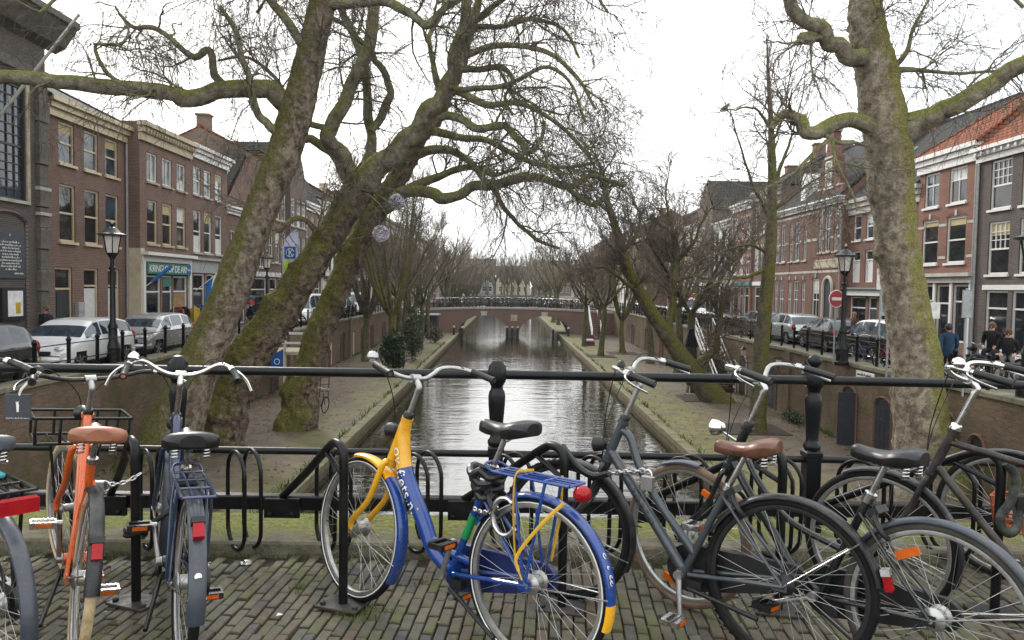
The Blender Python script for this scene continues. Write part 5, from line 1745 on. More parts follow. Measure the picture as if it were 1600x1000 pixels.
# ------------------------------------------------------------------ houses along both streets
WCACHE = {}
def window_meshes(w, h, style, fm, gm):
    key = (round(w, 2), round(h, 2), style, fm, gm)
    if key in WCACHE:
        return WCACHE[key]
    fw = 0.075 if w > 0.6 else 0.05
    b = 0.032
    y0, y1 = 0.055, 0.13
    fr = MB()
    fr.box((0, y0, 0), (fw, y1, h)).box((w - fw, y0, 0), (w, y1, h)).box((fw, y0, 0), (w - fw, y1, fw)).box((fw, y0, h - fw), (w - fw, y1, h))
    split, cu, ru, cl, rl = {'sash': (0.5, 1, 1, 1, 1), 'sash2': (0.52, 2, 1, 2, 1), 'sash6': (0.48, 4, 3, 1, 1), 'sash62': (0.5, 3, 2, 2, 2), 'cross': (0.66, 2, 1, 2, 1), 'casement': (0.0, 2, 1, 2, 1), 'shop': (0.72, 1, 1, 1, 1), 'plain': (0.0, 1, 1, 1, 1), 'lead': (0.47, 5, 6, 5, 6), 'door': (0.74, 1, 1, 1, 1), 'tall': (0.45, 2, 2, 2, 1)}[style]
    ix0, ix1, iz0, iz1 = fw, w - fw, fw, h - fw
    zs = iz0 + (iz1 - iz0) * split
    if split:
        fr.box((ix0, y0 + 0.004, zs - 0.035), (ix1, y1, zs + 0.035))
    def bars(za, zb, c, r):
        for k in range(1, c):
            x = ix0 + (ix1 - ix0) * k / c
            fr.box((x - b / 2, y0 + 0.012, za), (x + b / 2, y1 - 0.004, zb))
        for k in range(1, r):
            z = za + (zb - za) * k / r
            fr.box((ix0, y0 + 0.015, z - b / 2), (ix1, y1 - 0.006, z + b / 2))
    if split:
        bars(zs + 0.035, iz1, cu, ru)
        bars(iz0, zs - 0.035, cl, rl)
    else:
        bars(iz0, iz1, cu, ru)
    gl = MB()
    yg = y1 - 0.025
    if style == 'door':
        gl.add([(ix0, yg, zs), (ix1, yg, zs), (ix1, yg, iz1), (ix0, yg, iz1)], [(0, 1, 2, 3)])
    else:
        gl.add([(ix0, yg, iz0), (ix1, yg, iz0), (ix1, yg, iz1), (ix0, yg, iz1)], [(0, 1, 2, 3)])
    leaf = None
    if style == 'door':
        d = MB().box((ix0, y0 + 0.03, iz0 - fw + 0.02), (ix1, y1 - 0.01, zs - 0.035))
        for za, zb in ((0.08, 0.42), (0.5, 0.92)):
            d.box((ix0 + 0.12, y0 + 0.015, iz0 + (zs - iz0) * za), (ix1 - 0.12, y0 + 0.03, iz0 + (zs - iz0) * zb))
        leaf = d.mesh('door_leaf', ['dark_wood'], 0)
    WCACHE[key] = (fr.mesh('window', [fm], 0), gl.mesh('pane', [gm], 0), leaf)
    return WCACHE[key]

SILLS = {}
CURR = random.Random(21)
def add_window(b, u, v, w, h, style, fm, gm, sill=None, curtain=None, leaf_m=None):
    me = window_meshes(w, h, style, fm, gm)
    o = link('door' if style == 'door' else 'window', me[0], b, (u, 0, v))
    link('pane', me[1], o)
    if me[2]:
        link('door_leaf', me[2], o)
    if sill:
        k = (round(w, 2), sill)
        if k not in SILLS:
            SILLS[k] = MB().box((-0.07, -0.09, -0.10), (w + 0.07, 0.05, -0.004)).mesh('sill', [sill], 0)
        link('sill', SILLS[k], o)
    if curtain:
        c = MB().box((0.09, 0.112, h * curtain[0]), (w - 0.09, 0.118, h * curtain[1]))
        k = ('c', round(w, 2), round(h, 2), curtain)
        if k not in SILLS:
            q = MB().add([(0.08, 0.1045, h * curtain[0] + .04), (w - 0.08, 0.1045, h * curtain[0] + .04), (w - 0.08, 0.1045, h * curtain[1] - .04), (0.08, 0.1045, h * curtain[1] - .04)], [(0, 1, 2, 3)])
            SILLS[k] = q.mesh('curtain', [curtain[2]], 0)
        link('curtain', SILLS[k], o)
    return o

def wall_with_holes(W, H, holes, reveal=0.16):
    us = sorted({0.0, W} | {round(x, 4) for h in holes for x in h[:2]})
    vs = sorted({0.0, H} | {round(x, 4) for h in holes for x in h[2:4]})
    mb = MB()
    for i in range(len(us) - 1):
        for j in range(len(vs) - 1):
            cu, cv = (us[i] + us[i + 1]) / 2, (vs[j] + vs[j + 1]) / 2
            if any(h[0] < cu < h[1] and h[2] < cv < h[3] for h in holes):
                continue
            mb.add([(us[i], 0, vs[j]), (us[i + 1], 0, vs[j]), (us[i + 1], 0, vs[j + 1]), (us[i], 0, vs[j + 1])], [(0, 1, 2, 3)])
    for h in holes:
        a, b, c, d = h[:4]
        r = reveal
        mb.add([(a, 0, c), (a, r, c), (a, r, d), (a, 0, d)], [(0, 1, 2, 3)])
        mb.add([(b, 0, c), (b, 0, d), (b, r, d), (b, r, c)], [(0, 1, 2, 3)])
        mb.add([(a, 0, d), (a, r, d), (b, r, d), (b, 0, d)], [(0, 1, 2, 3)])
        mb.add([(a, 0, c), (b, 0, c), (b, r, c), (a, r, c)], [(0, 1, 2, 3)])
        mb.add([(a, r + .3, c), (b, r + .3, c), (b, r + .3, d), (a, r + .3, d)], [(0, 1, 2, 3)])
    return mb

def house(name, label, side, D0, D1, X, H, wall_m, wins, roof=('ridge', 2.5, 'tile_dark'), cornice=None, fm='white_wood', gm='glass', sill='stone_light', depth=9.0, cat='house', bands=None, lintel=None, chimneys=((0.2, 0.9),)):
    """wins: (u0, u1, v0, v1, style[, options])"""
    W = D1 - D0
    if side == 'L':
        b = thing(name, label, cat, (X, D0, Z_ST), PI / 2)
    else:
        b = thing(name, label, cat, (X, D1, Z_ST), -PI / 2)
    holes = [w[:4] for w in wins]
    mb = wall_with_holes(W, H, holes)
    mb.add([(0, 0, 0), (0, 0, H), (0, depth, H), (0, depth, 0)], [(0, 1, 2, 3)])
    mb.add([(W, 0, 0), (W, depth, 0), (W, depth, H), (W, 0, H)], [(0, 1, 2, 3)])
    mb.add([(0, depth, 0), (0, depth, H), (W, depth, H), (W, depth, 0)], [(0, 1, 2, 3)])
    rk, rh, rm = roof[:3]
    if rk == 'ridge':
        mb.add([(0, 0, H), (0, depth / 2, H + rh), (0, depth, H)], [(0, 1, 2)])
        mb.add([(W, 0, H), (W, depth, H), (W, depth / 2, H + rh)], [(0, 1, 2)])
    elif rk == 'gable':
        mb.add([(0, 0, H), (W, 0, H), (W / 2, 0, H + rh)], [(0, 1, 2)])
        mb.add([(0, 0.3, H), (W / 2, 0.3, H + rh), (W, 0.3, H)], [(0, 1, 2)])
    obj('wall', mb, wall_m, b, smooth=0)
    rf = MB()
    e = 0.12
    if rk == 'ridge':
        rf.prism([(-0.02, -0.25, H + 0.0), (-0.02, depth / 2, H + rh), (-0.02, depth / 2, H + rh + e), (-0.02, -0.3, H + e * .6)], (W + 0.04, 0, 0))
        rf.prism([(-0.02, depth + .25, H), (-0.02, depth + .3, H + e * .6), (-0.02, depth / 2, H + rh + e), (-0.02, depth / 2, H + rh)], (W + 0.04, 0, 0))
        rf.tube([(0, depth / 2, H + rh + e), (W, depth / 2, H + rh + e)], 0.1, 6)
    elif rk == 'hip':
        hp = roof[3] if len(roof) > 3 else 1.5
        A, B, C, D_ = (-0.25, -0.3, H), (W + 0.25, -0.3, H), (W + 0.25, depth + .3, H), (-0.25, depth + .3, H)
        R0, R1 = (hp, depth / 2, H + rh), (W - hp, depth / 2, H + rh)
        rf.add([A, B, C, D_, R0, R1], [(0, 1, 5, 4), (1, 2, 5), (2, 3, 4, 5), (3, 0, 4), (3, 2, 1, 0)])
        rf.tube([R0, R1], 0.1, 6).tube([A, R0], 0.08, 6).tube([B, R1], 0.08, 6)
    elif rk == 'mansard':
        rf.add([(0, -0.2, H), (W, -0.2, H), (W, 1.3, H + rh), (0, 1.3, H + rh), (0, depth, H + rh * 1.15), (W, depth, H + rh * 1.15), (0, depth, H), (W, depth, H)], [(0, 1, 2, 3), (3, 2, 5, 4), (0, 3, 4, 6), (1, 7, 5, 2)])
    elif rk == 'gable':
        rf.prism([(-0.05, 0.15, H - 0.05), (W / 2, 0.15, H + rh), (W / 2, 0.15, H + rh + e), (-0.2, 0.15, H + e * .3)], (0, depth, 0))
        rf.prism([(W + 0.05, 0.15, H - 0.05), (W + 0.2, 0.15, H + e * .3), (W / 2, 0.15, H + rh + e), (W / 2, 0.15, H + rh)], (0, depth, 0))
    elif rk == 'flat':
        rf.box((0.05, 0.05, H - 0.1), (W - 0.05, depth, H + 0.05))
    ro = obj('roof', rf, rm, b, smooth=0)
    if rk in ('ridge', 'hip', 'mansard'):
        for f, hh in chimneys:
            x = W * f
            obj('chimney', MB().box((x - 0.35, depth / 2 - 0.4, H + rh * 0.7), (x + 0.35, depth / 2 + 0.4, H + rh + hh)).box((x - 0.42, depth / 2 - 0.47, H + rh + hh), (x + 0.42, depth / 2 + 0.47, H + rh + hh + 0.12)), wall_m, ro, smooth=0)
    if cornice:
        cm, ch, dent = cornice
        c = MB()
        c.box((-0.06, -0.12, H - ch), (W + 0.06, 0.02, H - ch * .55)).box((-0.12, -0.24, H - ch * .55), (W + 0.12, 0.0, H - ch * .22)).box((-0.2, -0.38, H - ch * .22), (W + 0.2, 0.0, H + 0.03))
        co = obj('cornice', c, cm, b, smooth=0)
        if dent:
            dm = MB().box((0, -0.33, 0), (0.10, -0.24, 0.12)).mesh('bracket', [cm], 0)
            k = 0.1
            while k < W:
                link('bracket', dm, co, (k, 0.0, H - ch * .5))
                k += dent
    if bands:
        bm, zs = bands
        for z, hgt in zs:
            obj('stone_band', MB().box((0, -0.025, z), (W, 0.0, z + hgt)), bm, b, smooth=0) if not any(w[2] < z + hgt and w[3] > z for w in wins) else [obj('stone_band', MB().box((a, -0.025, z), (c_, 0.0, z + hgt)), bm, b, smooth=0) for a, c_ in _gaps(W, wins, z, hgt)]
    for w in wins:
        op = w[5] if len(w) > 5 else {}
        f_, g_ = op.get('fm', fm), op.get('gm', gm)
        st = w[4]
        cu = op.get('curtain')
        if cu is None and st in ('sash', 'sash2', 'sash62', 'sash6', 'cross', 'casement', 'tall'):
            k_ = CURR.random()
            cu = (0.0, 0.42, 'curtain') if k_ < 0.14 else (0.72, 1.0, 'blind_yellow') if k_ < 0.24 else (0.0, 1.0, 'curtain') if k_ < 0.29 else (0.60, 1.0, 'curtain') if k_ < 0.40 else None
            if k_ > 0.75 and g_ == 'glass':
                g_ = 'glass_blue'
        if st == 'void':
            continue
        add_window(b, w[0], w[2], w[1] - w[0], w[3] - w[2], st, f_, g_, None if st in ('door', 'shop') or op.get('nosill') else sill, cu)
        lt = op.get('lintel', lintel)
        if lt and st not in ('shop',):
            mid, hw = (w[0] + w[1]) / 2, (w[1] - w[0]) / 2
            if lt == 'arch':
                n = 7
                pts = [(mid + (hw + .08) * math.cos(PI * k / n) , -0.02, w[3] + 0.02 + 0.22 * math.sin(PI * k / n)) for k in range(n + 1)]
                inn = [(mid + hw * math.cos(PI * k / n), -0.02, w[3] + 0.0 + 0.10 * math.sin(PI * k / n)) for k in range(n + 1)]
                obj('arch', MB().grid([[o_, i_] for o_, i_ in zip(pts, inn)]), 'brick_red_dark', b, smooth=0)
                obj('keystone', MB().box((mid - 0.07, -0.05, w[3] + 0.06), (mid + 0.07, 0.0, w[3] + 0.30)), 'stone_light', b, smooth=0)
            else:
                obj('lintel', MB().box((w[0] - 0.08, -0.02, w[3] + 0.003), (w[1] + 0.08, 0.01, w[3] + 0.16)), lt, b, smooth=0)
    return b

def _gaps(W, wins, z, hgt):
    cuts = sorted((w[0] - 0.05, w[1] + 0.05) for w in wins if w[2] < z + hgt and w[3] > z)
    out, x = [], 0.0
    for a, c in cuts:
        if a > x:
            out.append((x, a))
        x = max(x, c)
    if x < W:
        out.append((x, W))
    return out

def rows(W, n, w, levels, style='sash', m=None, op=None):
    m = (W / n - w) / 2 if m is None else m
    out = []
    for i in range(n):
        u = m + (W - 2 * m - w) * (i / (n - 1) if n > 1 else 0.5)
        for v0, v1 in levels:
            out.append((u, u + w, v0, v1, style, op or {}))
    return out

# ---- left side
# L0: large dark building with tall leaded windows and a stone pilaster
W0 = 14.0
D00 = 11.0
wins0 = [(u, u + 1.9, 5.1, 8.75, 'lead', dict(fm='dark_wood', gm='glass_blue')) for u in (1.4, 5.0, 8.1, 11.2 - 0.15)]
L0 = house('town_hall', 'dark brick building with tall leaded windows and deep eaves at the far left', 'L', D00, 25.0, -15.6, 10.9, 'brick_black', wins0, ('hip', 4.0, 'slate', 4.0), None, sill='stone_light', cat='building')
for u in (1.4, 5.0, 8.1, 11.05):
    for x in (u - 0.16, u + 1.905):
        obj('stone_jamb', MB().box((x, -0.05, 5.0), (x + 0.155, 0.0, 8.85)), 'stone_trim', L0, smooth=0)
ev = MB()
ev.prism([(-1, 0.0, 10.3), (-1, -0.35, 10.5), (-1, -0.75, 11.1), (-1, -0.85, 11.15), (-1, -0.85, 11.35), (-1, 0.0, 11.35)], (W0 + 1.6, 0, 0))
obj('eaves', ev, 'stone_dark', L0, smooth=0)
obj('architrave', MB().box((-0.5, -0.14, 9.2), (W0 + 0.12, 0.0, 9.5)), 'stone_dark', L0, smooth=0)
blk = MB().bbox((0, -0.16, 0.02), (0.56, 0.02, 0.70), 0.03).mesh('stone_block', ['stone_dark'], 0)
blk2 = MB().bbox((0.05, -0.12, 0.02), (0.51, 0.02, 0.70), 0.03).mesh('stone_block', ['stone_dark'], 0)
for k in range(13):
    link('stone_block', blk if k % 2 else blk2, L0, (W0 - 0.58, 0, 0.1 + k * 0.70))
for k, z in enumerate((5.55, 4.72)):
    obj('pale_stone', MB().bbox((W0 - 0.6, -0.175, z), (W0 + 0.0, 0.02, z + 0.10), 0.01), 'stone_light', L0, smooth=0)
# arched recess with text panel and notice board
ar = MB()
pts = [(W0 - 2.9, -0.03, 0.5)] + [(W0 - 2.0 - 0.9 * math.cos(PI * k / 10), -0.03, 4.35 + 0.35 * math.sin(PI * k / 10)) for k in range(11)] + [(W0 - 1.1, -0.03, 0.5)]
ar.tube(pts, 0.06, 4)
obj('blind_arch', ar, 'brick_dark', L0, smooth=0)
tp = obj('text_panel', MB().bbox((W0 - 2.6, -0.06, 2.62), (W0 - 1.22, -0.005, 4.15), 0.006), 'sign_slate', L0, smooth=0)
hw_ = MB()
rg_ = random.Random(8)
for i in range(10):
    L_ = rg_.uniform(0.75, 1.0) if i < 9 else 0.5
    scribble(hw_, (W0 - 1.92 - L_ / 2, -0.066, 3.72 - i * 0.095), (1, 0, 0), (0, 0, 1), L_, 0.07, 40 + i)
scribble(hw_, (W0 - 1.97, -0.066, 3.93), (1, 0, 0), (0, 0, 1), 0.05, 0.12, 60)
scribble(hw_, (W0 - 1.75, -0.066, 2.74), (1, 0, 0), (0, 0, 1), 0.45, 0.09, 61)
o = obj('handwriting', hw_, 'white_print', tp, smooth=0)
o['kind'] = 'stuff'
nbo = obj('notice_board', MB().box((W0 - 2.45, -0.14, 1.3), (W0 - 1.32, -0.005, 2.32)), 'dark_plastic', L0, smooth=0)
obj('notice_sheet', MB().box((W0 - 2.2, -0.146, 1.42), (W0 - 1.5, -0.14, 2.22)), 'paper_white', nbo, smooth=0)
obj('yellow_notice', MB().box((W0 - 1.85, -0.15, 1.5), (W0 - 1.62, -0.146, 1.85)), 'cloth_yellow', nbo, smooth=0)
# white flagpole slanting out from it
fp0, fp1 = P(-12, 196, 22.2), P(124, 22, 21.3)
tag(obj('flagpole', MB().tube([fp0, fp1], [0.055, 0.04], 10), 'white_wood'), 'white flagpole slanting up from the dark building at the left', 'flagpole')

# L1: brown brick house, cream frames
W = 5.4
w1 = []
cr = dict(fm='cream_wood')
for u in (0.65, 2.25, 3.72):
    w1.append((u, u + 0.98, 6.85, 8.35, 'sash', dict(fm='cream_wood', gm='glass_blue')))
    w1.append((u, u + 1.0, 4.0, 6.1, 'sash', dict(fm='cream_wood', gm='glass')))
w1 += [(0.35, 1.4, 0.15, 3.05, 'door', cr), (2.15, 3.15, 0.75, 3.05, 'shop', dict(fm='cream_wood', curtain=(0.05, 0.68, 'curtain'))), (3.85, 4.75, 0.75, 3.05, 'shop', dict(fm='cream_wood', curtain=(0.05, 0.68, 'curtain')))]
L1 = house('terraced_house', 'brown brick house with cream window frames, third storey, next to the dark building', 'L', 26.2, 31.5, -16.3, 9.05, 'brick_brown', w1, ('hip', 2.4, 'tile_dark', 1.2), ('cream_wood', 0.62, 0), sill='cream_wood')
obj('letter_boxes', MB().bbox((1.58, -0.13, 0.75), (1.98, 0.0, 1.75), 0.01).box((1.6, -0.15, 1.05), (1.96, -0.13, 1.1)).box((1.6, -0.15, 1.38), (1.96, -0.13, 1.43)), 'plaster_grey', L1, smooth=0)
obj('rain_pipe', MB().tube([(5.25, -0.08, 0), (5.25, -0.08, 8.4)], 0.055, 8), 'zinc_pipe', L1)

# L2: shop with dentilled cornice
W = 5.0
w2 = []
for u in (0.62, 2.05, 3.5):
    w2.append((u, u + 0.95, 6.95, 8.2, 'casement', dict(fm='white_wood', gm='glass_pale')))
    w2.append((u, u + 0.95, 4.25, 6.15, 'sash', dict(fm='cream_wood', gm='glass')))
w2 += [(0.35, 1.85, 0.35, 2.85, 'shop', dict(fm='white_wood', gm='glass')), (2.0, 3.0, 0.15, 2.85, 'door', dict(fm='white_wood')), (3.1, 4.6, 0.35, 2.85, 'shop', dict(fm='white_wood', gm='glass', curtain=(0.0, 0.72, 'interior_warm')))]
L2 = house('shop_house', 'brown brick shop house with dentilled white cornice and green shop sign', 'L', 31.5, 36.5, -15.7, 9.35, 'brick_brown', w2, ('flat', 0, 'lead'), ('plaster_cream', 0.75, 0.26), sill='stone_trim')
obj('side_base', MB().box((-0.03, -0.04, 0.0), (0.3, 0.62, 4.0)), 'plaster_cream', L2, smooth=0)
obj('shop_cornice', MB().box((0.05, -0.10, 3.45), (4.95, 0.0, 3.72)).box((0.0, -0.36, 3.72), (5.0, 0.0, 3.86)), 'white_wood', L2, smooth=0)
for u in (0.1, 4.7):
    obj('shop_pilaster', MB().box((u, -0.10, 0), (u + 0.2, 0.0, 3.45)), 'white_wood', L2, smooth=0)
sg = obj('shop_sign', MB().bbox((0.34, -0.16, 2.92), (4.66, -0.02, 3.40), 0.01), 'sign_green', L2, smooth=0)
text_obj('lettering', 'KRINGLOOP DE ARM', 0.44, (0.46, -0.166, 3.01), (1, 0, 0), (0, 0, 1), 'white_print', sg, spacing=0.92)
obj('sign_end', MB().box((4.2, -0.172, 2.96), (4.62, -0.16, 3.36)), 'sign_blue', sg, smooth=0)
sq_ = MB()
scribble(sq_, (4.25, -0.178, 3.1), (1, 0, 0), (0, 0, 1), 0.3, 0.13, 70)
obj('small_print', sq_, 'white_print', sg, smooth=0)['kind'] = 'stuff'
obj('door_sign', MB().box((2.1, 0.02, 2.35), (2.9, 0.04, 2.75)), 'sign_green', L2, smooth=0)
# flags by the shop
for u, z, nm, lab in ((0.3, 2.3, 'flag_blue', 'rolled blue flag on a short pole over the shop window'), (5.6, 2.15, 'flag_blue', 'blue and white flag on a slanting pole right of the shop')):
    base = np.array((-15.7, 31.5 + u, Z_ST + z))
    f = thing('flag', lab, 'flag', tuple(base))
    tip = V3(1.0, 0.55, 1.0)
    obj('pole', MB().tube([(0, 0, 0), tip], 0.02, 6), 'white_wood', f)
    if u > 1:
        gpts = [[tip * (0.35 + 0.6 * a) + V3(0.06 * math.sin(5 * a + 3 * b), 0.05 * math.sin(6 * b), -0.95 * b) for b in np.linspace(0, 1, 6)] for a in np.linspace(0, 1, 8)]
        obj('cloth', MB().grid(gpts[:5]), nm, f)
        obj('white_part', MB().grid(gpts[4:]), 'paper_white', f)
    else:
        obj('cloth', MB().tube([tip * .25, tip * .6, tip * .98], [0.05, 0.09, 0.05], 8, flat=0.5), nm, f)
# clothes racks in front of the shop
def clothes_rack(x, y, label, cols, seed):
    t = thing('clothes_rack', label, 'clothes rack', (x, y, Z_ST), PI / 2)
    obj('rail_frame', MB().tube([(-0.6, 0, 0), (-0.6, 0, 1.5), (0.6, 0, 1.5), (0.6, 0, 0)], 0.018, 6).bar((-0.6, -0.25, 0.03), (-0.6, 0.25, 0.03), 0.018, 6).bar((0.6, -0.25, 0.03), (0.6, 0.25, 0.03), 0.018, 6), 'steel', t)
    r = random.Random(seed)
    for k, c in enumerate(cols):
        u = -0.52 + 1.04 * k / (len(cols) - 1)
        w, l = r.uniform(0.20, 0.26), r.uniform(0.7, 1.0)
        g = [[(u + 0.035 * s * math.sin(a * 3), -w * math.cos(a) * (0.65 + 0.35 * min(1, z * 4)), 1.46 - l * z - (0.1 * abs(math.cos(a)) if z == 0 else 0)) for a in np.linspace(0, PI, 7)] for s, z in ((1, 0), (1.5, 0.12), (1.8, 0.5), (2, 1.0))]
        g2 = [[(2 * u - p[0] + 0.09, p[1], p[2]) for p in row] for row in g]
        obj('garment', MB().grid(g).grid(g2), c, t)
clothes_rack(-14.7, 33.0, 'rack of dark clothes standing left of the shop door', ['cloth_brown', 'cloth_black', 'cloth_red', 'cloth_grey', 'cloth_black', 'cloth_black', 'cloth_brown'], 3)
clothes_rack(-14.6, 34.9, 'rack of clothes with a bright blue jacket in front of the shop', ['cloth_yellow', 'cloth_black', 'cloth_blue', 'cloth_blue', 'cloth_black', 'cloth_grey'], 5)
clothes_rack(-14.6, 36.9, 'rack of grey and black clothes at the right end of the shop', ['cloth_black', 'cloth_grey', 'cloth_black', 'cloth_brown', 'cloth_black'], 9)

# L3: white cornice, grey shop front
W = 4.9
w3 = []
for u in (0.45, 1.75, 3.2):
    w3.append((u, u + 0.9, 7.0, 8.4, 'sash', dict(gm='glass_pale')))
    w3.append((u, u + 0.95, 4.1, 6.2, 'sash', dict(gm='glass')))
w3 += [(0.4, 1.8, 0.4, 3.0, 'shop', {}), (2.1, 3.0, 0.15, 3.0, 'door', {}), (3.2, 4.5, 0.4, 3.0, 'shop', {})]
L3 = house('terraced_house', 'brown brick house with white cornice and grey shop front, right of the green-signed shop', 'L', 36.5, 41.4, -15.75, 9.4, 'brick_brown', w3, ('flat', 0, 'lead'), ('white_wood', 0.6, 0))
obj('shop_front', MB().box((0.05, -0.05, 3.05), (4.85, 0.0, 3.7)).box((0.0, -0.2, 3.7), (4.9, 0, 3.82)), 'plaster_grey', L3, smooth=0)

# further houses on the left, each its own
left_more = [
    # D0, D1, H, wall, n, floors, roof, cornice, frame, label
    (41.4, 49.0, 6.9, 'brick_brown', 3, [(3.6, 5.6)], ('gable', 3.5, 'tile_dark'), ('white_wood', 0.4, 0), 'white_wood', 'low brick house with large dark tiled roof and skylight behind the left trees'),
    (49.0, 53.2, 10.6, 'brick_tan', 3, [(4.0, 6.2), (7.0, 9.0)], ('ridge', 2.2, 'tile_orange'), ('white_wood', 0.7, 0.5), 'white_wood', 'tall tan brick house with stepped white cornice left of the lilac banner'),
    (53.2, 57.5, 10.0, 'brick_dark', 3, [(4.0, 6.0), (6.8, 8.8)], ('gable', 3.0, 'tile_dark'), None, 'white_wood', 'dark brick house with pointed gable behind the lilac banner'),
    (57.5, 63.0, 9.0, 'brick_brown', 3, [(3.8, 5.6), (6.3, 8.0)], ('mansard', 2.4, 'slate'), ('white_wood', 0.6, 0), 'white_wood', 'brick house with slate mansard between the second and third leaning trunks'),
    (63.0, 68.0, 9.6, 'plaster_white', 3, [(3.8, 5.8), (6.6, 8.4)], ('ridge', 2.4, 'tile_dark'), ('white_wood', 0.6, 0), 'dark_wood', 'white plastered house seen between the left trunks'),
    (68.0, 74.0, 10.2, 'brick_dark', 4, [(3.8, 5.8), (6.6, 8.6)], ('ridge', 2.6, 'tile_dark'), ('white_wood', 0.6, 0), 'white_wood', 'dark brick house on the left just before the far bridge'),
    (74.0, 80.0, 9.2, 'brick_red_dark', 3, [(3.8, 5.6), (6.4, 8.0)], ('gable', 3.0, 'tile_orange'), None, 'white_wood', 'red brick gabled house on the left beside the far bridge'),
    (80.0, 86.5, 10.0, 'plaster_cream', 4, [(3.8, 5.6), (6.4, 8.2)], ('ridge', 2.6, 'tile_dark'), ('white_wood', 0.6, 0), 'white_wood', 'cream house on the left at the end of the far bridge')]
for D0, D1, H, wm, n, fl, rf, co, fm_, lab in left_more:
    W = D1 - D0
    ws = rows(W, n, 0.95, fl, 'sash2' if wm != 'brick_dark' else 'sash62')
    ws += [(0.5, 2.0, 0.4, 2.9, 'shop'), (2.3, 3.2, 0.15, 2.9, 'door'), (3.5, W - 0.4, 0.4, 2.9, 'shop')]
    hb_ = house('terraced_house', lab, 'L', D0, D1 - 0.02, -15.9 + random.uniform(-.25, .25), H, wm, ws, rf, co, fm_)
    obj('shop_lintel', MB().box((0.1, -0.1, 3.0), (W - 0.1, 0, 3.3)), 'white_wood' if wm != 'plaster_white' else 'dark_wood', hb_, smooth=0)
    if 'skylight' in lab:
        s = 3.5 / (W / 2)
        d, nn = norm(V3(1, 0, s)), norm(V3(-s, 0, 1))
        c = V3(2.3, 1.0, H + 2.3 * s + 0.2)
        sk = obj('skylight', MB().obox(c, (0.5, 0.45, 0.06), d, (0, 1, 0), nn), 'lead', hb_, smooth=0)
        obj('pane', MB().obox(c + nn * 0.065, (0.41, 0.36, 0.01), d, (0, 1, 0), nn), 'paper_white', sk, smooth=0)

# ---- right side
XR = 19.5
# R0: dark brick, white sashes with small panes, dormer
W = 8.4
w0 = []
for u in (0.75, 2.55, 4.3, 6.25):
    w0.append((u, u + 1.25, 6.0, 7.95, 'sash6', {}))
    w0.append((u, u + 1.25, 3.4, 5.5, 'sash6', {}))
for u in (0.3, 1.85, 3.3, 4.85, 6.3):
    w0.append((u, u + 1.3, 0.35, 2.75, 'shop', dict(nosill=1)))
w0 = [((w[0] if w[2] > 3 else w[0] + 0.45),) + ((w[1] if w[2] > 3 else w[1] + 0.45),) + tuple(w[2:]) for w in w0]
R0 = house('terraced_house', 'dark brick house with white small-paned windows at the right edge', 'R', 22.0, 30.4, XR, 8.55, 'brick_black', w0, ('ridge', 3.4, 'tile_orange'), ('white_wood', 0.55, 0.4), sill='white_wood', chimneys=())
obj('ground_frame', MB().box((0.55, -0.04, 2.78), (8.2, 0.0, 2.98)).box((0.55, -0.04, 0.1), (8.2, 0.0, 0.33)), 'white_wood', R0, smooth=0)
def dormer(parent, u, H, w, h, y=0.6, rm='lead'):
    d = obj('dormer', MB().box((u, y, H + 0.3), (u + w, y + 2.6, H + 0.3 + h)), 'white_wood', parent, smooth=0)
    obj('dormer_roof', MB().box((u - 0.15, y - 0.15, H + 0.3 + h), (u + w + 0.15, y + 2.7, H + 0.42 + h)), rm, d, smooth=0)
    me = window_meshes(w - 0.24, h - 0.2, 'sash62', 'white_wood', 'glass_blue')
    o = link('window', me[0], d, (u + 0.12, y - 0.13, H + 0.42))
    link('pane', me[1], o)
dormer(R0, 5.0, 8.6, 1.3, 1.55)
obj('rain_pipe', MB().tube([(0.06, -0.07, 0), (0.06, -0.07, 8.3)], 0.05, 8), 'zinc_pipe', R0)
# R1: red brick, orange hipped roof
W = 4.4
w1 = [(0.45, 1.6, 6.55, 8.1, 'cross', {}), (2.35, 3.6, 6.55, 8.1, 'cross', {}), (0.4, 1.65, 3.95, 5.95, 'sash', dict(curtain=(0.84, 1.0, 'blind_yellow'), lintel='arch')), (2.3, 3.65, 3.95, 5.95, 'sash', dict(curtain=(0.80, 1.0, 'blind_yellow'), lintel='arch')),
      (0.3, 1.5, 0.5, 3.0, 'shop', {}), (1.72, 2.75, 0.15, 3.0, 'shop', {}), (2.95, 4.1, 0.5, 3.0, 'shop', {})]
R1 = house('terraced_house', 'red brick house with orange hipped roof behind the right trunk', 'R', 30.4, 34.8, XR, 8.9, 'brick_red', w1, ('hip', 3.3, 'tile_orange', 2.0), ('white_wood', 0.75, 0), sill='white_wood', chimneys=())
obj('shop_cornice', MB().box((0.05, -0.14, 3.08), (4.35, 0, 3.35)).box((0.0, -0.3, 3.35), (4.4, 0, 3.5)), 'stone_light', R1, smooth=0)
for u in (0.06, 1.53, 2.78, 4.12):
    obj('shop_pilaster', MB().box((u, -0.07, 0.0), (u + 0.17, 0, 3.08)), 'white_wood', R1, smooth=0)
for z in (4.15, 5.6):
    for u in (0.0, 1.72, 3.75):
        obj('stone_band', MB().box((u, -0.02, z), (u + 0.55, 0, z + 0.12)), 'stone_light', R1, smooth=0)
obj('rain_pipe', MB().tube([(4.32, -0.07, 0), (4.32, -0.07, 8.2)], 0.05, 8), 'zinc_pipe', R1)
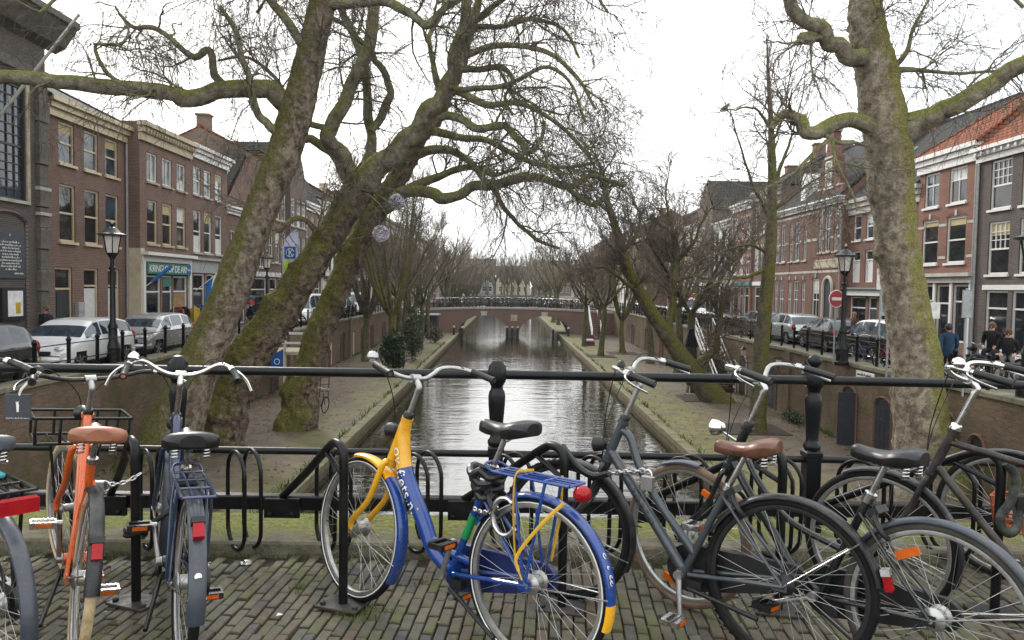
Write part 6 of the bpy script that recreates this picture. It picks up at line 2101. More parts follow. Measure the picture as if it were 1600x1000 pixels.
# R2: lower red house with slate roof and skylights
W = 7.2
w2 = []
for u in (0.5, 1.95, 3.4, 5.3):
    w2.append((u, u + 0.9, 5.5, 6.9, 'sash', dict(gm='glass_blue')))
    w2.append((u, u + 0.9, 3.15, 4.9, 'shop', dict(curtain=(0.0, 0.72, 'curtain'))))
w2 += [(0.4, 2.2, 0.3, 2.35, 'shop', {}), (2.5, 3.4, 0.15, 2.35, 'door', {}), (3.7, 6.7, 0.3, 2.35, 'shop', {})]
R2 = house('terraced_house', 'red brick house with slate roof and dark awning, partly behind the right trunk', 'R', 34.8, 42.0, XR + 0.1, 7.75, 'brick_red_dark', w2, ('ridge', 4.2, 'slate'), ('stone_light', 0.8, 0), sill='white_wood', lintel='stone_light', chimneys=((0.1, 0.8),))
obj('shop_lintel', MB().box((0.1, -0.25, 2.42), (7.1, 0, 2.72)), 'white_wood', R2, smooth=0)
obj('balcony_edge', MB().box((0.1, -0.4, 2.76), (7.1, 0, 2.86)), 'lead', R2, smooth=0)
for u, y0 in ((5.4, 1.6), (1.2, 2.4)):
    s = 4.2 / 4.5
    d, nn = norm(V3(0, 1, s)), norm(V3(0, -s, 1))
    c = V3(u, y0, 7.75 + y0 * s + 0.2)
    sk = obj('skylight', MB().obox(c, (0.55, 0.6, 0.06), (1, 0, 0), d, nn), 'lead', R2, smooth=0)
    obj('pane', MB().obox(c + nn * 0.066, (0.47, 0.52, 0.01), (1, 0, 0), d, nn), 'glass_pale', sk, smooth=0)
# R3: neo-gothic school with a gabled bay, stone bands and an arched door
W = 11.0
w3 = []
for u in (0.55, 1.55, 2.65):                       # bay
    ww = 0.55 if u != 1.55 else 0.8
    w3.append((u, u + ww, 5.0, 8.0, 'tall', {}))
for u in (5.0, 6.1, 7.3, 8.6, 9.8):
    ww = 0.8 if u in (6.1, 8.6) else 0.55
    w3.append((u, u + ww, 4.6, 7.2, 'tall', {}))
    w3.append((u, u + ww, 1.0, 3.3, 'tall', dict(lintel='arch')))
w3.append((2.9, 3.9, 1.0, 3.4, 'tall', dict(lintel='arch')))
w3 = [(11 - w[1], 11 - w[0]) + tuple(w[2:]) for w in w3]
R3 = house('school_building', 'red brick gothic building with gabled bay, pale stone bands and arched door', 'R', 42.0, 53.0, XR - 0.3, 8.1, 'brick_red_dark', w3, ('ridge', 4.4, 'slate'), ('white_wood', 0.35, 0), bands=('stone_light', [(3.75, 0.14), (5.75, 0.16), (7.45, 0.14)]), chimneys=((0.1, 0.6),), cat='building')
gb = MB()
gpts = [(0.1, 8.1), (0.1, 8.8), (0.5, 8.8), (0.5, 9.4), (0.95, 10.2), (0.95, 10.6), (1.3, 10.6), (1.55, 11.5), (1.55, 12.1), (2.35, 12.1), (2.35, 11.5), (2.6, 10.6), (2.95, 10.6), (2.95, 10.2), (3.4, 9.4), (3.4, 8.8), (3.8, 8.8), (3.8, 8.1)]
gb.prism([(11 - x, -0.02, z) for x, z in reversed(gpts)], (0, 0.45, 0))
gab = obj('gable', gb, 'brick_red_dark', R3, smooth=0)
me = window_meshes(0.8, 1.5, 'sash62', 'white_wood', 'glass_pale')
o = link('window', me[0], gab, (11 - 2.35, -0.15, 8.9))
link('pane', me[1], o)
for x, z, w in ((1.35, 10.55, 1.2), (0.45, 8.78, 0.5), (2.95, 8.78, 0.5), (1.3, 8.72, 1.3), (1.4, 12.1, 1.1)):
    obj('stone_cap', MB().box((11 - x - w, -0.08, z), (11 - x, 0.48, z + 0.12)), 'stone_light', gab, smooth=0)
obj('name_tablet', MB().box((7.3, -0.05, 4.0), (10.7, -0.0, 4.55)).box((7.35, -0.07, 4.05), (10.65, -0.05, 4.1)).box((7.35, -0.07, 4.45), (10.65, -0.05, 4.5)), 'stone_trim', R3, smooth=0)
poly, ext = arch_leaf(1.1, 3.2, 0.55, -0.01, 0.0)
dd = obj('arched_door', MB().prism([(p[0] + 9.4, -0.012, p[2] + 0.2) for p in poly], (0, 0.03, 0)), 'dark_wood', R3, smooth=0)
n = 10
obj('door_surround', MB().tube([(8.78, -0.03, 0)] + [(8.78, -0.03, 2.8)] + [(9.4 - 0.62 * math.cos(PI * k / n), -0.03, 2.85 + 0.62 * math.sin(PI * k / n)) for k in range(1, n)] + [(10.02, -0.03, 2.8), (10.02, -0.03, 0)], 0.11, 6), 'stone_light', dd, smooth=0)
obj('rain_pipe', MB().tube([(10.95, -0.08, 0), (10.95, -0.08, 7.6)], 0.055, 8), 'zinc_pipe', R3)
obj('dormer', MB().prism([(4.6, 0.1, 8.3), (5.3, 0.1, 8.3), (5.3, 0.1, 9.6), (4.95, 0.1, 10.3), (4.6, 0.1, 9.6)], (0, 2.5, 0)), 'white_wood', R3, smooth=0)
right_more = [
    (53.0, 58.5, 10.3, 'brick_brown', 4, [(4.0, 6.0), (7.0, 9.0)], ('hip', 2.8, 'tile_dark', 1.8), ('stone_light', 0.7, 0.4), 'white_wood', 'tall brown brick house left of the gothic building behind bare branches'),
    (58.5, 63.5, 9.8, 'brick_red', 3, [(3.9, 5.9), (6.8, 8.6)], ('ridge', 2.4, 'tile_dark'), ('white_wood', 0.6, 0), 'white_wood', 'red brick house with teal shop window on the right street'),
    (63.5, 69.5, 8.8, 'plaster_white', 3, [(3.9, 5.6), (6.3, 7.9)], ('ridge', 2.4, 'tile_dark'), ('white_wood', 0.6, 0), 'dark_wood', 'white plastered house with dark doorway on the right street'),
    (69.5, 75.0, 10.2, 'brick_dark', 3, [(3.9, 5.8), (6.7, 8.6)], ('gable', 3.0, 'tile_dark'), None, 'white_wood', 'dark brick gabled house behind the leaning tree on the right'),
    (75.0, 81.0, 9.4, 'plaster_cream', 3, [(3.9, 5.6), (6.4, 8.0)], ('ridge', 2.6, 'tile_dark'), ('white_wood', 0.6, 0), 'white_wood', 'cream house on the right just before the far bridge'),
    (81.0, 88.0, 10.2, 'brick_brown', 4, [(3.9, 5.6), (6.4, 8.2)], ('ridge', 2.6, 'tile_dark'), ('white_wood', 0.6, 0), 'white_wood', 'brown brick house on the right at the end of the far bridge')]
for D0, D1, H, wm, n, fl, rf, co, fm_, lab in right_more:
    W = D1 - D0
    ws = rows(W, n, 0.95, fl, 'sash2' if n == 3 else 'sash62', op=dict(lintel='stone_light'))
    ws += [(0.5, 2.0, 0.4, 2.9, 'shop'), (2.3, 3.2, 0.15, 2.9, 'door'), (3.5, W - 0.4, 0.4, 2.9, 'shop')]
    hb_ = house('terraced_house', lab, 'R', D0, D1 - 0.02, XR + random.uniform(-.3, .3), H, wm, ws, rf, co, fm_)
    obj('shop_lintel', MB().box((0.1, -0.1, 3.0), (W - 0.1, 0, 3.3)), 'teal_wood' if 'teal' in lab else 'white_wood', hb_, smooth=0)
# houses beyond the far bridge, small in the picture
far_specs = []
rr_ = random.Random(3)
y = 92.0
k = 0
wm_all = ['brick_dark', 'plaster_white', 'brick_brown', 'brick_red_dark', 'plaster_cream', 'brick_tan', 'plaster_grey']
ordn = ['first', 'second', 'third', 'fourth', 'fifth', 'sixth', 'seventh', 'eighth', 'ninth', 'tenth', 'eleventh', 'twelfth', 'thirteenth', 'fourteenth', 'fifteenth', 'sixteenth', 'seventeenth', 'eighteenth']
for side, X in (('L', -15.0), ('R', 17.5)):
    y, k = 92.0, 0
    while y < 195:
        W = rr_.uniform(6.0, 8.5)
        H = rr_.uniform(8.2, 10.8)
        wm = wm_all[(k * 3 + (2 if side == 'R' else 0)) % 7]
        ws = rows(W, 3, 1.0, [(1.0, 2.9), (3.9, 5.7), (6.4, 7.8)], 'sash2')
        house('terraced_house', '%s house beyond the far bridge on the %s bank, counted from the bridge' % (ordn[k], 'left' if side == 'L' else 'right'), side, y, y + W - 0.02, X + rr_.uniform(-.3, .3), H, wm, ws, ('ridge', 2.6, 'tile_dark' if k % 3 else 'tile_orange'), ('white_wood', 0.6, 0), 'white_wood' if 'plaster' not in wm else 'dark_wood')
        y += W
        k += 1
# pale house closing the view at the end of the canal
ec = thing('end_house', 'pale house with grey roof closing the view beyond the far bridge', 'house', (-3.5, 236, Z_ST), 0)
hl = [(u, u + 1.0, v, v + 1.6) for u in (1.0, 3.0, 5.0, 7.0, 9.0) for v in (1.0, 3.8)]
obj('wall', wall_with_holes(11, 6.4, hl).box((0.02, 0.4, 0), (10.98, 9, 6.4)), 'plaster_cream', ec, smooth=0)
for h in hl:
    add_window(ec, h[0], h[2], 1.0, 1.6, 'sash2', 'white_wood', 'glass')
obj('roof', MB().prism([(-0.4, -0.4, 6.4), (-0.4, 4.5, 9.4), (-0.4, 9.4, 6.4)], (11.8, 0, 0)), 'slate', ec, smooth=0)
ec2 = thing('end_house', 'brown house standing right of the pale house at the end of the canal', 'house', (9.0, 236, Z_ST), 0)
obj('wall', wall_with_holes(12, 8.4, [(u, u + 1.0, v, v + 1.6) for u in (1.0, 3.4, 5.8, 8.2, 10.2) for v in (1.0, 3.8, 6.2)]).box((0.02, 0.4, 0), (11.98, 9, 8.4)), 'brick_tan', ec2, smooth=0)
for u in (1.0, 3.4, 5.8, 8.2, 10.2):
    for v in (1.0, 3.8, 6.2):
        add_window(ec2, u, v, 1.0, 1.6, 'sash2', 'white_wood', 'glass')
obj('roof', MB().prism([(-0.4, -0.4, 8.4), (-0.4, 4.5, 11.4), (-0.4, 9.4, 8.4)], (12.8, 0, 0)), 'tile_dark', ec2, smooth=0)
ec3 = thing('end_house', 'grey house standing left of the pale house at the end of the canal', 'house', (-16.0, 236, Z_ST), 0)
obj('wall', wall_with_holes(12, 8.8, [(u, u + 1.0, v, v + 1.6) for u in (1.0, 3.4, 5.8, 8.2, 10.2) for v in (1.0, 3.8, 6.2)]).box((0.02, 0.4, 0), (11.98, 9, 8.8)), 'plaster_grey', ec3, smooth=0)
for u in (1.0, 3.4, 5.8, 8.2, 10.2):
    for v in (1.0, 3.8, 6.2):
        add_window(ec3, u, v, 1.0, 1.6, 'sash2', 'white_wood', 'glass')
obj('roof', MB().prism([(-0.4, -0.4, 8.8), (-0.4, 4.5, 11.6), (-0.4, 9.4, 8.8)], (12.8, 0, 0)), 'tile_dark', ec3, smooth=0)

# ------------------------------------------------------------------ the great plane trees
def plane_tree(label, base_px, trunk, limbs, seed, bark, trunk_amp=0.10, burl=0.0, growth=(7, 6, 5, 2.2), l1=(1.2, 3.2), droop=0.35, balls=0, low_m=None, flare=0.25, limb_m='bark_limb', burls=(), tscale=1.0, lscale=0.8):
    rng = np.random.default_rng(seed)
    tp, tr = limb_path(trunk, 7)
    base = np.array([tp[0][0], tp[0][1], Z_WH])
    t = thing('plane_tree', label, 'tree', tuple(base))
    # resample the trunk finely so that bumps show
    n = 130
    s = np.linspace(0, 1, len(tp))
    q = np.linspace(0, 1, n)
    tp2 = np.stack([np.interp(q, s, tp[:, i]) for i in range(3)], 1)
    tr2 = np.interp(q, s, tr)
    mb = MB()
    kn = [(P(bx, by, bD) - base, br, bh) for bx, by, bD, br, bh in burls]
    bumpy_tube(mb, tp2 - base, tr2 * tscale, 48, trunk_amp, 1.1, seed * 3.7, 0, flare, burl, kn)
    obj('trunk', mb, bark, t, smooth=80)
    paths = []
    lm = MB()
    for lb in limbs:
        p, r = limb_path(lb, 6)
        r = r * lscale
        # small kinks make the limbs gnarled
        k = len(p)
        jit = catmull(rng.normal(size=(max(3, k // 3), 3)), 6)
        jit = np.stack([np.interp(np.linspace(0, 1, k), np.linspace(0, 1, len(jit)), jit[:, c]) for c in range(3)], 1) * r[:, None] * 0.28
        jit[0] = 0
        p = p + jit
        paths.append((p, r))
        bumpy_tube(lm, p - base, r, 12, 0.10, 1.4, seed + len(paths), 0)
    obj('limbs', lm, limb_m, t, smooth=80)
    # branches and twigs
    Pn, Rn = pad_to(paths + [(tp[len(tp) // 2:], tr[len(tp) // 2:])], 14)
    g1, g2, g3, g4 = growth
    P1, R1 = grow(Pn, Rn, g1, (0.28, 1.0), l1, (0.5, 1.25), 0.12, 0.28, 8, 0.42, rng, 0.008, droop * .4, 0.038)
    P2, R2 = grow(P1, R1, g2, (0.15, 1.0), (0.9, 2.5), (0.4, 1.1), 0.02, 0.26, 7, 0.6, rng, 0.0055, droop, 0.018)
    P3, R3 = grow(P2, R2, g3, (0.1, 1.0), (0.5, 1.5), (0.35, 1.1), 0.0, 0.25, 6, 0.65, rng, 0.0042, droop * 1.2, 0.009)
    P4, R4 = grow(P3, R3, g4, (0.1, 1.0), (0.3, 0.85), (0.35, 1.0), 0.0, 0.2, 4, 0.7, rng, 0.0036, droop, 0.006)
    V, F = join_np([tubes_np(P1 - base, R1, 6), tubes_np(P2 - base, R2, 4), tubes_np(P3 - base, R3, 3), tubes_np(P4 - base, R4, 3)])
    n1 = P1.shape[0] * 7 * 6
    mi = np.ones(len(F), np.int32)
    mi[:n1] = 0
    link('crown', np_mesh('crown', V, F, [limb_m, 'twig'], True, mi), t)
    if balls:
        bm = MB()
        ends = P3[rng.choice(len(P3), balls)][:, -1]
        for e in ends:
            nb_ = rng.integers(2, 5)
            for k in range(nb_):
                bm.ball(tuple(e - base - V3(0, 0, 0.06 + 0.11 * k)), 0.028, 6)
            bm.tube([e - base, e - base - V3(0, 0, 0.1 + 0.11 * nb_)], 0.004, 3)
        o = obj('seed_balls', bm, 'twig', t)
        o['kind'] = 'stuff'
    return t

D = 21.0
plane_tree('leaning mossy plane tree nearest the left edge, with a long horizontal limb', None,
    [(225, 775, D, 66), (255, 712, D, 54), (290, 620, D, 42), (324, 540, D, 35), (360, 452, D, 30), (405, 335, D, 27), (420, 300, D, 27), (457, 200, D, 29), (475, 125, D, 26), (491, 60, D, 24), (508, -10, D, 22), (527, -95, D, 19), (548, -190, D, 14), (560, -280, D, 9)],
    [[(464, 172, D, 22), (436, 152, 20.9, 20), (405, 138, 20.7, 18), (350, 140, 20.2, 16), (305, 156, 20, 17), (270, 147, 19.7, 14), (230, 143, 19.4, 15), (150, 133, 19, 15), (70, 124, 18.5, 14), (-40, 112, 18, 13), (-160, 70, 17.5, 9)],
     [(352, 134, 20.2, 9), (334, 112, 20.1, 7), (327, 78, 20, 7), (299, 88, 19.9, 6.5), (270, 62, 19.7, 5), (240, 44, 19.6, 5), (208, 40, 19.5, 4), (186, 22, 19.4, 3)],
     [(195, 135, 19.2, 4), (160, 105, 19, 4), (150, 70, 19, 3.5), (185, 70, 19, 3), (200, 45, 19, 2.5), (180, 10, 19, 2)],
     [(484, 88, D, 10), (462, 50, 20.7, 9), (428, 10, 20.5, 8), (400, -35, 20.3, 7), (350, -80, 20, 6), (290, -120, 19.7, 4)],
     [(452, 232, D, 11), (425, 200, 20.7, 9), (409, 183, 20.6, 8), (394, 150, 20.2, 7), (383, 108, 20, 6), (370, 55, 19.8, 5), (345, 10, 19.6, 4)],
     [(505, 12, D, 12), (545, 3, 20.8, 10), (600, 2, 20.5, 10), (640, 18, 20.3, 9), (664, 40, 20.2, 8), (690, 20, 20, 7), (722, -8, 19.8, 6), (780, -50, 19.5, 4)],
     [(515, -60, D, 12), (470, -110, 20, 10), (400, -120, 19, 8), (300, -90, 18.3, 7), (200, -60, 17.8, 5), (110, -20, 17.4, 4), (60, 20, 17.2, 3)],
     [(525, -100, D, 11), (580, -130, 20, 9), (660, -120, 19.4, 7), (740, -70, 19, 5), (790, -20, 18.8, 4)]],
    1, 'bark_plane', 0.10, 0.04, growth=(9, 6, 5, 1.8), tscale=0.88, lscale=0.80, balls=14)
D = 23.5
plane_tree('second leaning plane tree from the left, splitting into several curved mossy stems', None,
    [(322, 765, D, 58), (338, 700, D, 46), (352, 640, D, 39), (372, 590, D, 36), (405, 530, D, 33), (442, 480, D, 30), (495, 400, D, 26), (535, 335, D, 24), (562, 292, D, 26), (578, 262, D, 18)],
    [[(560, 290, D, 28), (536, 243, 23.3, 22), (513, 216, 23, 19), (520, 195, 23, 18), (545, 150, 23, 17), (568, 100, 23, 16), (580, 40, 23, 15), (588, -30, 23, 13), (590, -110, 23, 10), (600, -190, 23, 7)],
     [(542, 265, 23.6, 14), (520, 240, 23.8, 13), (495, 222, 24, 11), (470, 218, 24.2, 9), (440, 228, 24.3, 7), (415, 250, 24.4, 5)],
     [(573, 278, 24, 20), (578, 220, 24.2, 13), (576, 170, 24.3, 12), (572, 110, 24.5, 11), (550, 60, 24.8, 10), (535, 10, 25, 9), (528, -60, 25, 7)],
     [(580, 205, 24, 10), (600, 172, 24, 11), (609, 150, 24, 10), (604, 120, 24, 9), (590, 98, 24, 8), (575, 75, 24, 7), (540, 40, 24, 6), (500, 20, 24, 5)],
     [(575, 288, 23.3, 33), (610, 242, 23, 28), (645, 200, 22.8, 25), (680, 165, 22.5, 23), (705, 125, 22.3, 20), (717, 80, 22, 17), (722, 30, 22, 15), (735, -30, 22, 12), (750, -100, 22, 9), (770, -170, 22, 6)],
     [(692, 152, 22.4, 10), (682, 122, 22.5, 8), (676, 98, 22.6, 7), (668, 60, 22.8, 6), (690, 20, 23, 5), (700, -30, 23, 4)],
     [(712, 110, 22.2, 9), (750, 108, 22, 8), (785, 106, 21.8, 7), (803, 125, 21.6, 5), (790, 152, 21.5, 4), (800, 180, 21.4, 3)],
     [(685, 182, 22.6, 12), (720, 186, 22.3, 10), (750, 201, 22, 10), (790, 198, 21.8, 9), (812, 222, 21.5, 7), (824, 241, 21.5, 6), (845, 215, 21.4, 5), (852, 188, 21.4, 4)],
     [(722, 42, 22, 10), (760, 20, 21.5, 8), (800, -10, 21, 7), (860, -40, 20.5, 6), (920, -20, 20, 4), (950, 20, 19.8, 3)],
     [(717, 78, 22, 8), (740, 45, 21.6, 7), (790, 40, 21.2, 6), (840, 30, 21, 5), (880, 45, 20.8, 4), (905, 90, 20.6, 3)],
     [(700, 135, 22.3, 8), (740, 140, 21.6, 7), (800, 130, 21, 6), (850, 105, 20.7, 5), (890, 130, 20.5, 4), (915, 190, 20.4, 3)],
     [(502, 380, D, 8), (482, 347, 23, 7), (460, 340, 22.8, 7), (440, 358, 22.6, 6), (428, 358, 22.5, 5)],
     [(520, 205, 23, 9), (480, 190, 22.6, 8), (450, 150, 22.3, 6), (430, 120, 22, 5), (390, 90, 21.8, 4), (340, 95, 21.6, 3)],
     [(590, -60, 23, 8), (560, -90, 22.4, 7), (500, -60, 22, 6), (440, -30, 21.6, 4), (400, 20, 21.4, 3)],
     [(745, -80, 22, 8), (800, -110, 21.4, 7), (870, -100, 20.8, 6), (930, -60, 20.4, 4), (960, -10, 20, 3)]],
    2, 'bark_burl', 0.10, 0.14, growth=(8, 6, 5, 1.8), l1=(1.4, 4.0), droop=0.38, balls=30, tscale=0.84, lscale=0.62, burls=((556, 330, 23.2, 0.22, .2), (418, 465, 23.1, 0.26, .18), (380, 560, 23.0, 0.3, .2), (480, 445, 23.1, 0.25, .16), (395, 600, 22.9, 0.3, .18), (330, 650, 22.9, 0.3, .2), (515, 395, 23.1, .2, .15), (425, 540, 23.0, .25, .15)))
D = 27.0
plane_tree('third leaning plane tree from the left, at the quay with limbs reaching over the canal', None,
    [(450, 712, D, 42), (466, 655, D, 32), (479, 580, D, 24), (515, 480, D, 20), (545, 405, D, 19.5), (575, 350, D, 17.5), (600, 310, D, 17), (638, 252, D, 14.5), (655, 215, D, 12.5), (680, 190, 27.3, 10), (700, 150, 27.5, 8.5), (720, 100, 28, 7), (740, 30, 28, 6), (760, -50, 28, 4)],
    [[(600, 325, D, 15), (640, 297, 26.7, 12), (685, 306, 26.3, 12), (702, 309, 26, 11), (732, 296, 26, 10), (780, 290, 25.7, 10), (825, 276, 25.5, 9), (850, 280, 25.3, 8), (885, 292, 25, 7), (905, 285, 25, 6), (930, 275, 25, 5), (975, 290, 25, 4)],
     [(622, 302, D, 11), (660, 285, 26.8, 9), (700, 272, 26.6, 7), (740, 262, 26.4, 6), (775, 272, 26, 4), (810, 262, 26, 3)],
     [(650, 242, D, 10), (690, 232, 26.7, 8), (720, 245, 26.4, 7), (750, 270, 26, 6), (775, 300, 26, 5), (790, 330, 26, 4.5), (815, 355, 26, 4), (840, 375, 26, 3.5), (875, 388, 26, 2.5)],
     [(885, 292, 25, 5), (910, 312, 25, 5), (930, 320, 25, 4.5), (946, 300, 25, 3), (955, 270, 25, 2.5)],
     [(672, 205, 27.2, 9), (720, 215, 26.6, 7), (770, 225, 26, 6), (820, 250, 25.5, 5), (870, 262, 25, 4), (930, 255, 24.8, 3)],
     [(705, 140, 27.5, 8), (760, 160, 27, 7), (820, 165, 26.5, 5), (880, 200, 26, 4), (925, 250, 25.7, 3)],
     [(725, 90, 28, 7), (780, 70, 27.6, 6), (850, 80, 27, 5), (900, 120, 26.6, 4), (930, 170, 26.4, 3)]],
    3, 'bark_burl', 0.12, 0.16, growth=(11, 6, 5, 1.8), tscale=0.88, l1=(1.2, 3.6), droop=0.45, balls=20, flare=0.3, burls=((455, 610, 26.7, 0.32, .26), (500, 570, 26.6, 0.3, .22), (492, 510, 26.7, 0.26, .2), (562, 410, 26.7, 0.22, .16), (485, 650, 26.5, .32, .22), (535, 475, 26.7, .25, .18), (445, 660, 26.6, .3, .25)))
D = 19.4
plane_tree('massive plane tree with knotted trunk and pale flaking bark on the right', None,
    [(1460, 810, D, 60), (1448, 730, D, 50), (1437, 640, D, 42), (1430, 560, D, 37), (1417, 480, D, 33), (1405, 400, D, 32), (1392, 305, D, 32), (1388, 240, D, 36), (1376, 155, D, 33), (1364, 85, D, 29), (1353, 20, D, 26), (1346, -80, D, 21), (1342, -170, D, 15)],
    [[(1362, 100, D, 18), (1330, 84, 19.2, 15), (1300, 68, 19, 13), (1268, 42, 18.8, 12), (1235, 8, 18.6, 11), (1205, -40, 18.4, 9), (1170, -100, 18.2, 6)],
     [(1285, 55, 18.9, 12), (1268, 58, 18.85, 12), (1252, 60, 18.8, 9), (1243, 68, 18.8, 5)],
     [(1378, 215, D, 20), (1350, 197, 19.2, 14), (1320, 186, 19, 13), (1290, 202, 18.8, 13), (1264, 207, 18.6, 12), (1250, 190, 18.5, 11), (1236, 178, 18.4, 9), (1218, 184, 18.4, 7), (1205, 202, 18.4, 5)],
     [(1396, 220, D, 24), (1430, 195, 19.1, 20), (1470, 175, 18.8, 18), (1510, 150, 18.5, 17), (1560, 122, 18.2, 15), (1630, 92, 17.8, 14), (1720, 40, 17.3, 10)],
     [(1388, 120, D, 8), (1405, 108, 19.2, 6), (1450, 112, 19, 3.5), (1500, 115, 18.8, 2.8), (1560, 110, 18.6, 2)],
     [(1398, 105, D, 5), (1415, 80, 19.2, 4), (1430, 40, 19, 3), (1450, 0, 18.8, 2)],
     [(1355, 20, D, 9), (1400, -40, 19, 7), (1460, -60, 18.6, 6), (1540, -40, 18.2, 4), (1600, 10, 18, 3)],
     [(1290, 212, 18.8, 4), (1310, 222, 18.8, 3.5), (1340, 225, 18.9, 3), (1360, 230, 19, 2)],
     [(1298, 214, 18.8, 3.5), (1270, 240, 18.7, 3), (1235, 275, 18.6, 2.4), (1180, 300, 18.5, 1.8)],
     [(1300, 214, 18.8, 3.2), (1305, 250, 18.7, 2.6), (1330, 300, 18.6, 2), (1340, 330, 18.6, 1.5)]],
    4, 'bark_right', 0.09, 0.07, growth=(6, 6, 5, 1.5), l1=(0.8, 2.6), droop=0.15, balls=3, flare=0.3, limb_m='bark_limb',
    tscale=0.93, lscale=0.90, burls=((1375, 640, 19.2, 0.30, .26), (1400, 690, 18.7, 0.32, .3), (1368, 590, 19.3, 0.24, .2), (1420, 640, 18.6, 0.3, .22), (1455, 670, 18.7, 0.3, .22), (1372, 398, 19.3, 0.22, .22), (1400, 560, 18.7, 0.26, .15), (1365, 690, 19.2, 0.3, .3), (1440, 720, 18.6, .35, .3), (1480, 700, 18.9, .3, .25), (1408, 110, 19.2, .16, .14)))

# ------------------------------------------------------------------ slimmer trees drawn from the photograph
def wharf_tree(name, label, trunk, limbs, seed, bark='bark_green', growth=(6, 5, 4), l1=(0.8, 2.4), droop=0.1, up=0.25, tw='twig_brown', rt=(0.008, 0.006, 0.0055)):
    rng = np.random.default_rng(seed)
    tp, tr = limb_path(trunk, 6)
    tr = tr * 0.88
    base = np.array([tp[0][0], tp[0][1], Z_WH])
    t = thing(name, label, 'tree', tuple(base))
    mb = MB()
    bumpy_tube(mb, tp - base, tr, 14, 0.10, 1.6, seed, 0, 0.25)
    paths = [(tp[len(tp) // 3:], tr[len(tp) // 3:])]
    for lb in limbs:
        p, r = limb_path(lb, 5)
        r = r * np.linspace(0.75, 0.28, len(r))
        p[1:] += rng.normal(size=(len(p) - 1, 3)) * 0.03
        paths.append((p, r))
        bumpy_tube(mb, p - base, r, 8, 0.12, 2.0, seed + len(paths), 0)
    obj('trunk', mb, bark, t, smooth=80)
    Pn, Rn = pad_to(paths, 12)
    P1, R1 = grow(Pn, Rn, growth[0], (0.1, 1.0), l1, (0.4, 1.1), up, 0.2, 7, 0.45, rng, rt[0], droop, 0.04)
    P2, R2 = grow(P1, R1, growth[1], (0.15, 1.0), (0.5, 1.4), (0.35, 1.0), up * .6, 0.2, 6, 0.6, rng, rt[1], droop, 0.018)
    P3, R3 = grow(P2, R2, growth[2], (0.1, 1.0), (0.25, 0.7), (0.3, 0.9), up * .4, 0.2, 5, 0.7, rng, rt[2], droop, 0.010)
    V, F = join_np([tubes_np(P1 - base, R1, 5), tubes_np(P2 - base, R2, 3), tubes_np(P3 - base, R3, 3)])
    link('crown', np_mesh('crown', V, F, tw), t)
    return t
D = 27.7
wharf_tree('slender_tree', 'slender tree with bright green mossy trunk beside the right wharf wall',
    [(1181, 690, D, 17), (1184, 650, D, 15), (1189, 560, D, 13.5), (1196, 470, D, 12), (1202, 400, D, 10.5), (1206, 320, D, 9), (1206, 240, D, 7), (1204, 180, D, 4.5), (1200, 120, D, 2.6), (1198, 55, D, 1.0)],
    [[(1202, 395, D, 5), (1172, 384, 27.4, 4), (1130, 392, 27, 3), (1085, 412, 26.7, 2)], [(1206, 345, D, 6), (1182, 300, 27.6, 4), (1160, 240, 27.5, 3), (1142, 180, 27.4, 2), (1120, 130, 27.3, 1.5)],
     [(1206, 300, D, 6), (1228, 240, 27.8, 4), (1246, 180, 28, 3), (1260, 110, 28.2, 2)], [(1204, 330, D, 5), (1240, 305, 27.4, 4), (1290, 272, 27.2, 3), (1330, 262, 27, 2)],
     [(1200, 420, D, 5), (1165, 432, 27.5, 4), (1125, 440, 27.3, 3), (1080, 470, 27.1, 2)], [(1204, 200, D, 4), (1180, 170, 27.6, 3), (1140, 172, 27.4, 2.4), (1095, 178, 27.2, 1.6)], [(1205, 230, D, 4), (1225, 180, 28, 3), (1235, 110, 28.3, 2), (1262, 50, 28.5, 1.5)]],
    21, 'bark_green', growth=(8, 5, 4), l1=(1.0, 3.2), up=0.45, tw='twig', rt=(0.0065, 0.005, 0.0042))
D = 35.0
wharf_tree('leaning_tree', 'mossy tree leaning left over the right wharf in front of the parasol',
    [(1128, 645, D, 28), (1108, 612, D, 22), (1076, 572, D, 17), (1040, 522, D, 13.5), (1002, 462, D, 11.5), (980, 418, 34.8, 9.5), (972, 388, 34.7, 8.5), (960, 350, 34.6, 7), (948, 312, 34.5, 5), (944, 280, 34.4, 3.5), (930, 240, 34.3, 2)],
    [[(1085, 580, D, 14), (1100, 562, 34.8, 11), (1117, 546, 34.6, 10), (1122, 512, 34.5, 8), (1130, 470, 34.4, 7), (1142, 430, 34.3, 5), (1165, 385, 34.2, 3), (1190, 350, 34.1, 2)],
     [(1042, 525, D, 9), (1052, 450, 35.3, 9), (1055, 400, 35.5, 8), (1048, 345, 35.7, 6), (1040, 300, 36, 4), (1050, 250, 36, 2)],
     [(1003, 464, D, 6), (975, 440, 34.5, 5), (945, 418, 34, 4), (920, 420, 33.7, 2.5)], [(972, 390, 34.7, 6), (990, 375, 34.5, 5), (1000, 340, 34.4, 4), (985, 300, 34.3, 2.5)],
     [(1054, 410, 35.5, 6), (1080, 385, 35, 5), (1100, 340, 34.6, 4), (1130, 310, 34.3, 2.5)], [(1053, 440, 35.3, 5), (1085, 432, 34.9, 4), (1120, 440, 34.6, 2.5)], [(955, 335, 34.6, 4), (920, 310, 34.2, 3), (890, 318, 34, 2)]],
    22, 'bark_green', growth=(20, 9, 6), l1=(0.8, 2.8), up=0.15, tw='twig_brown', rt=(0.010, 0.0075, 0.0065))

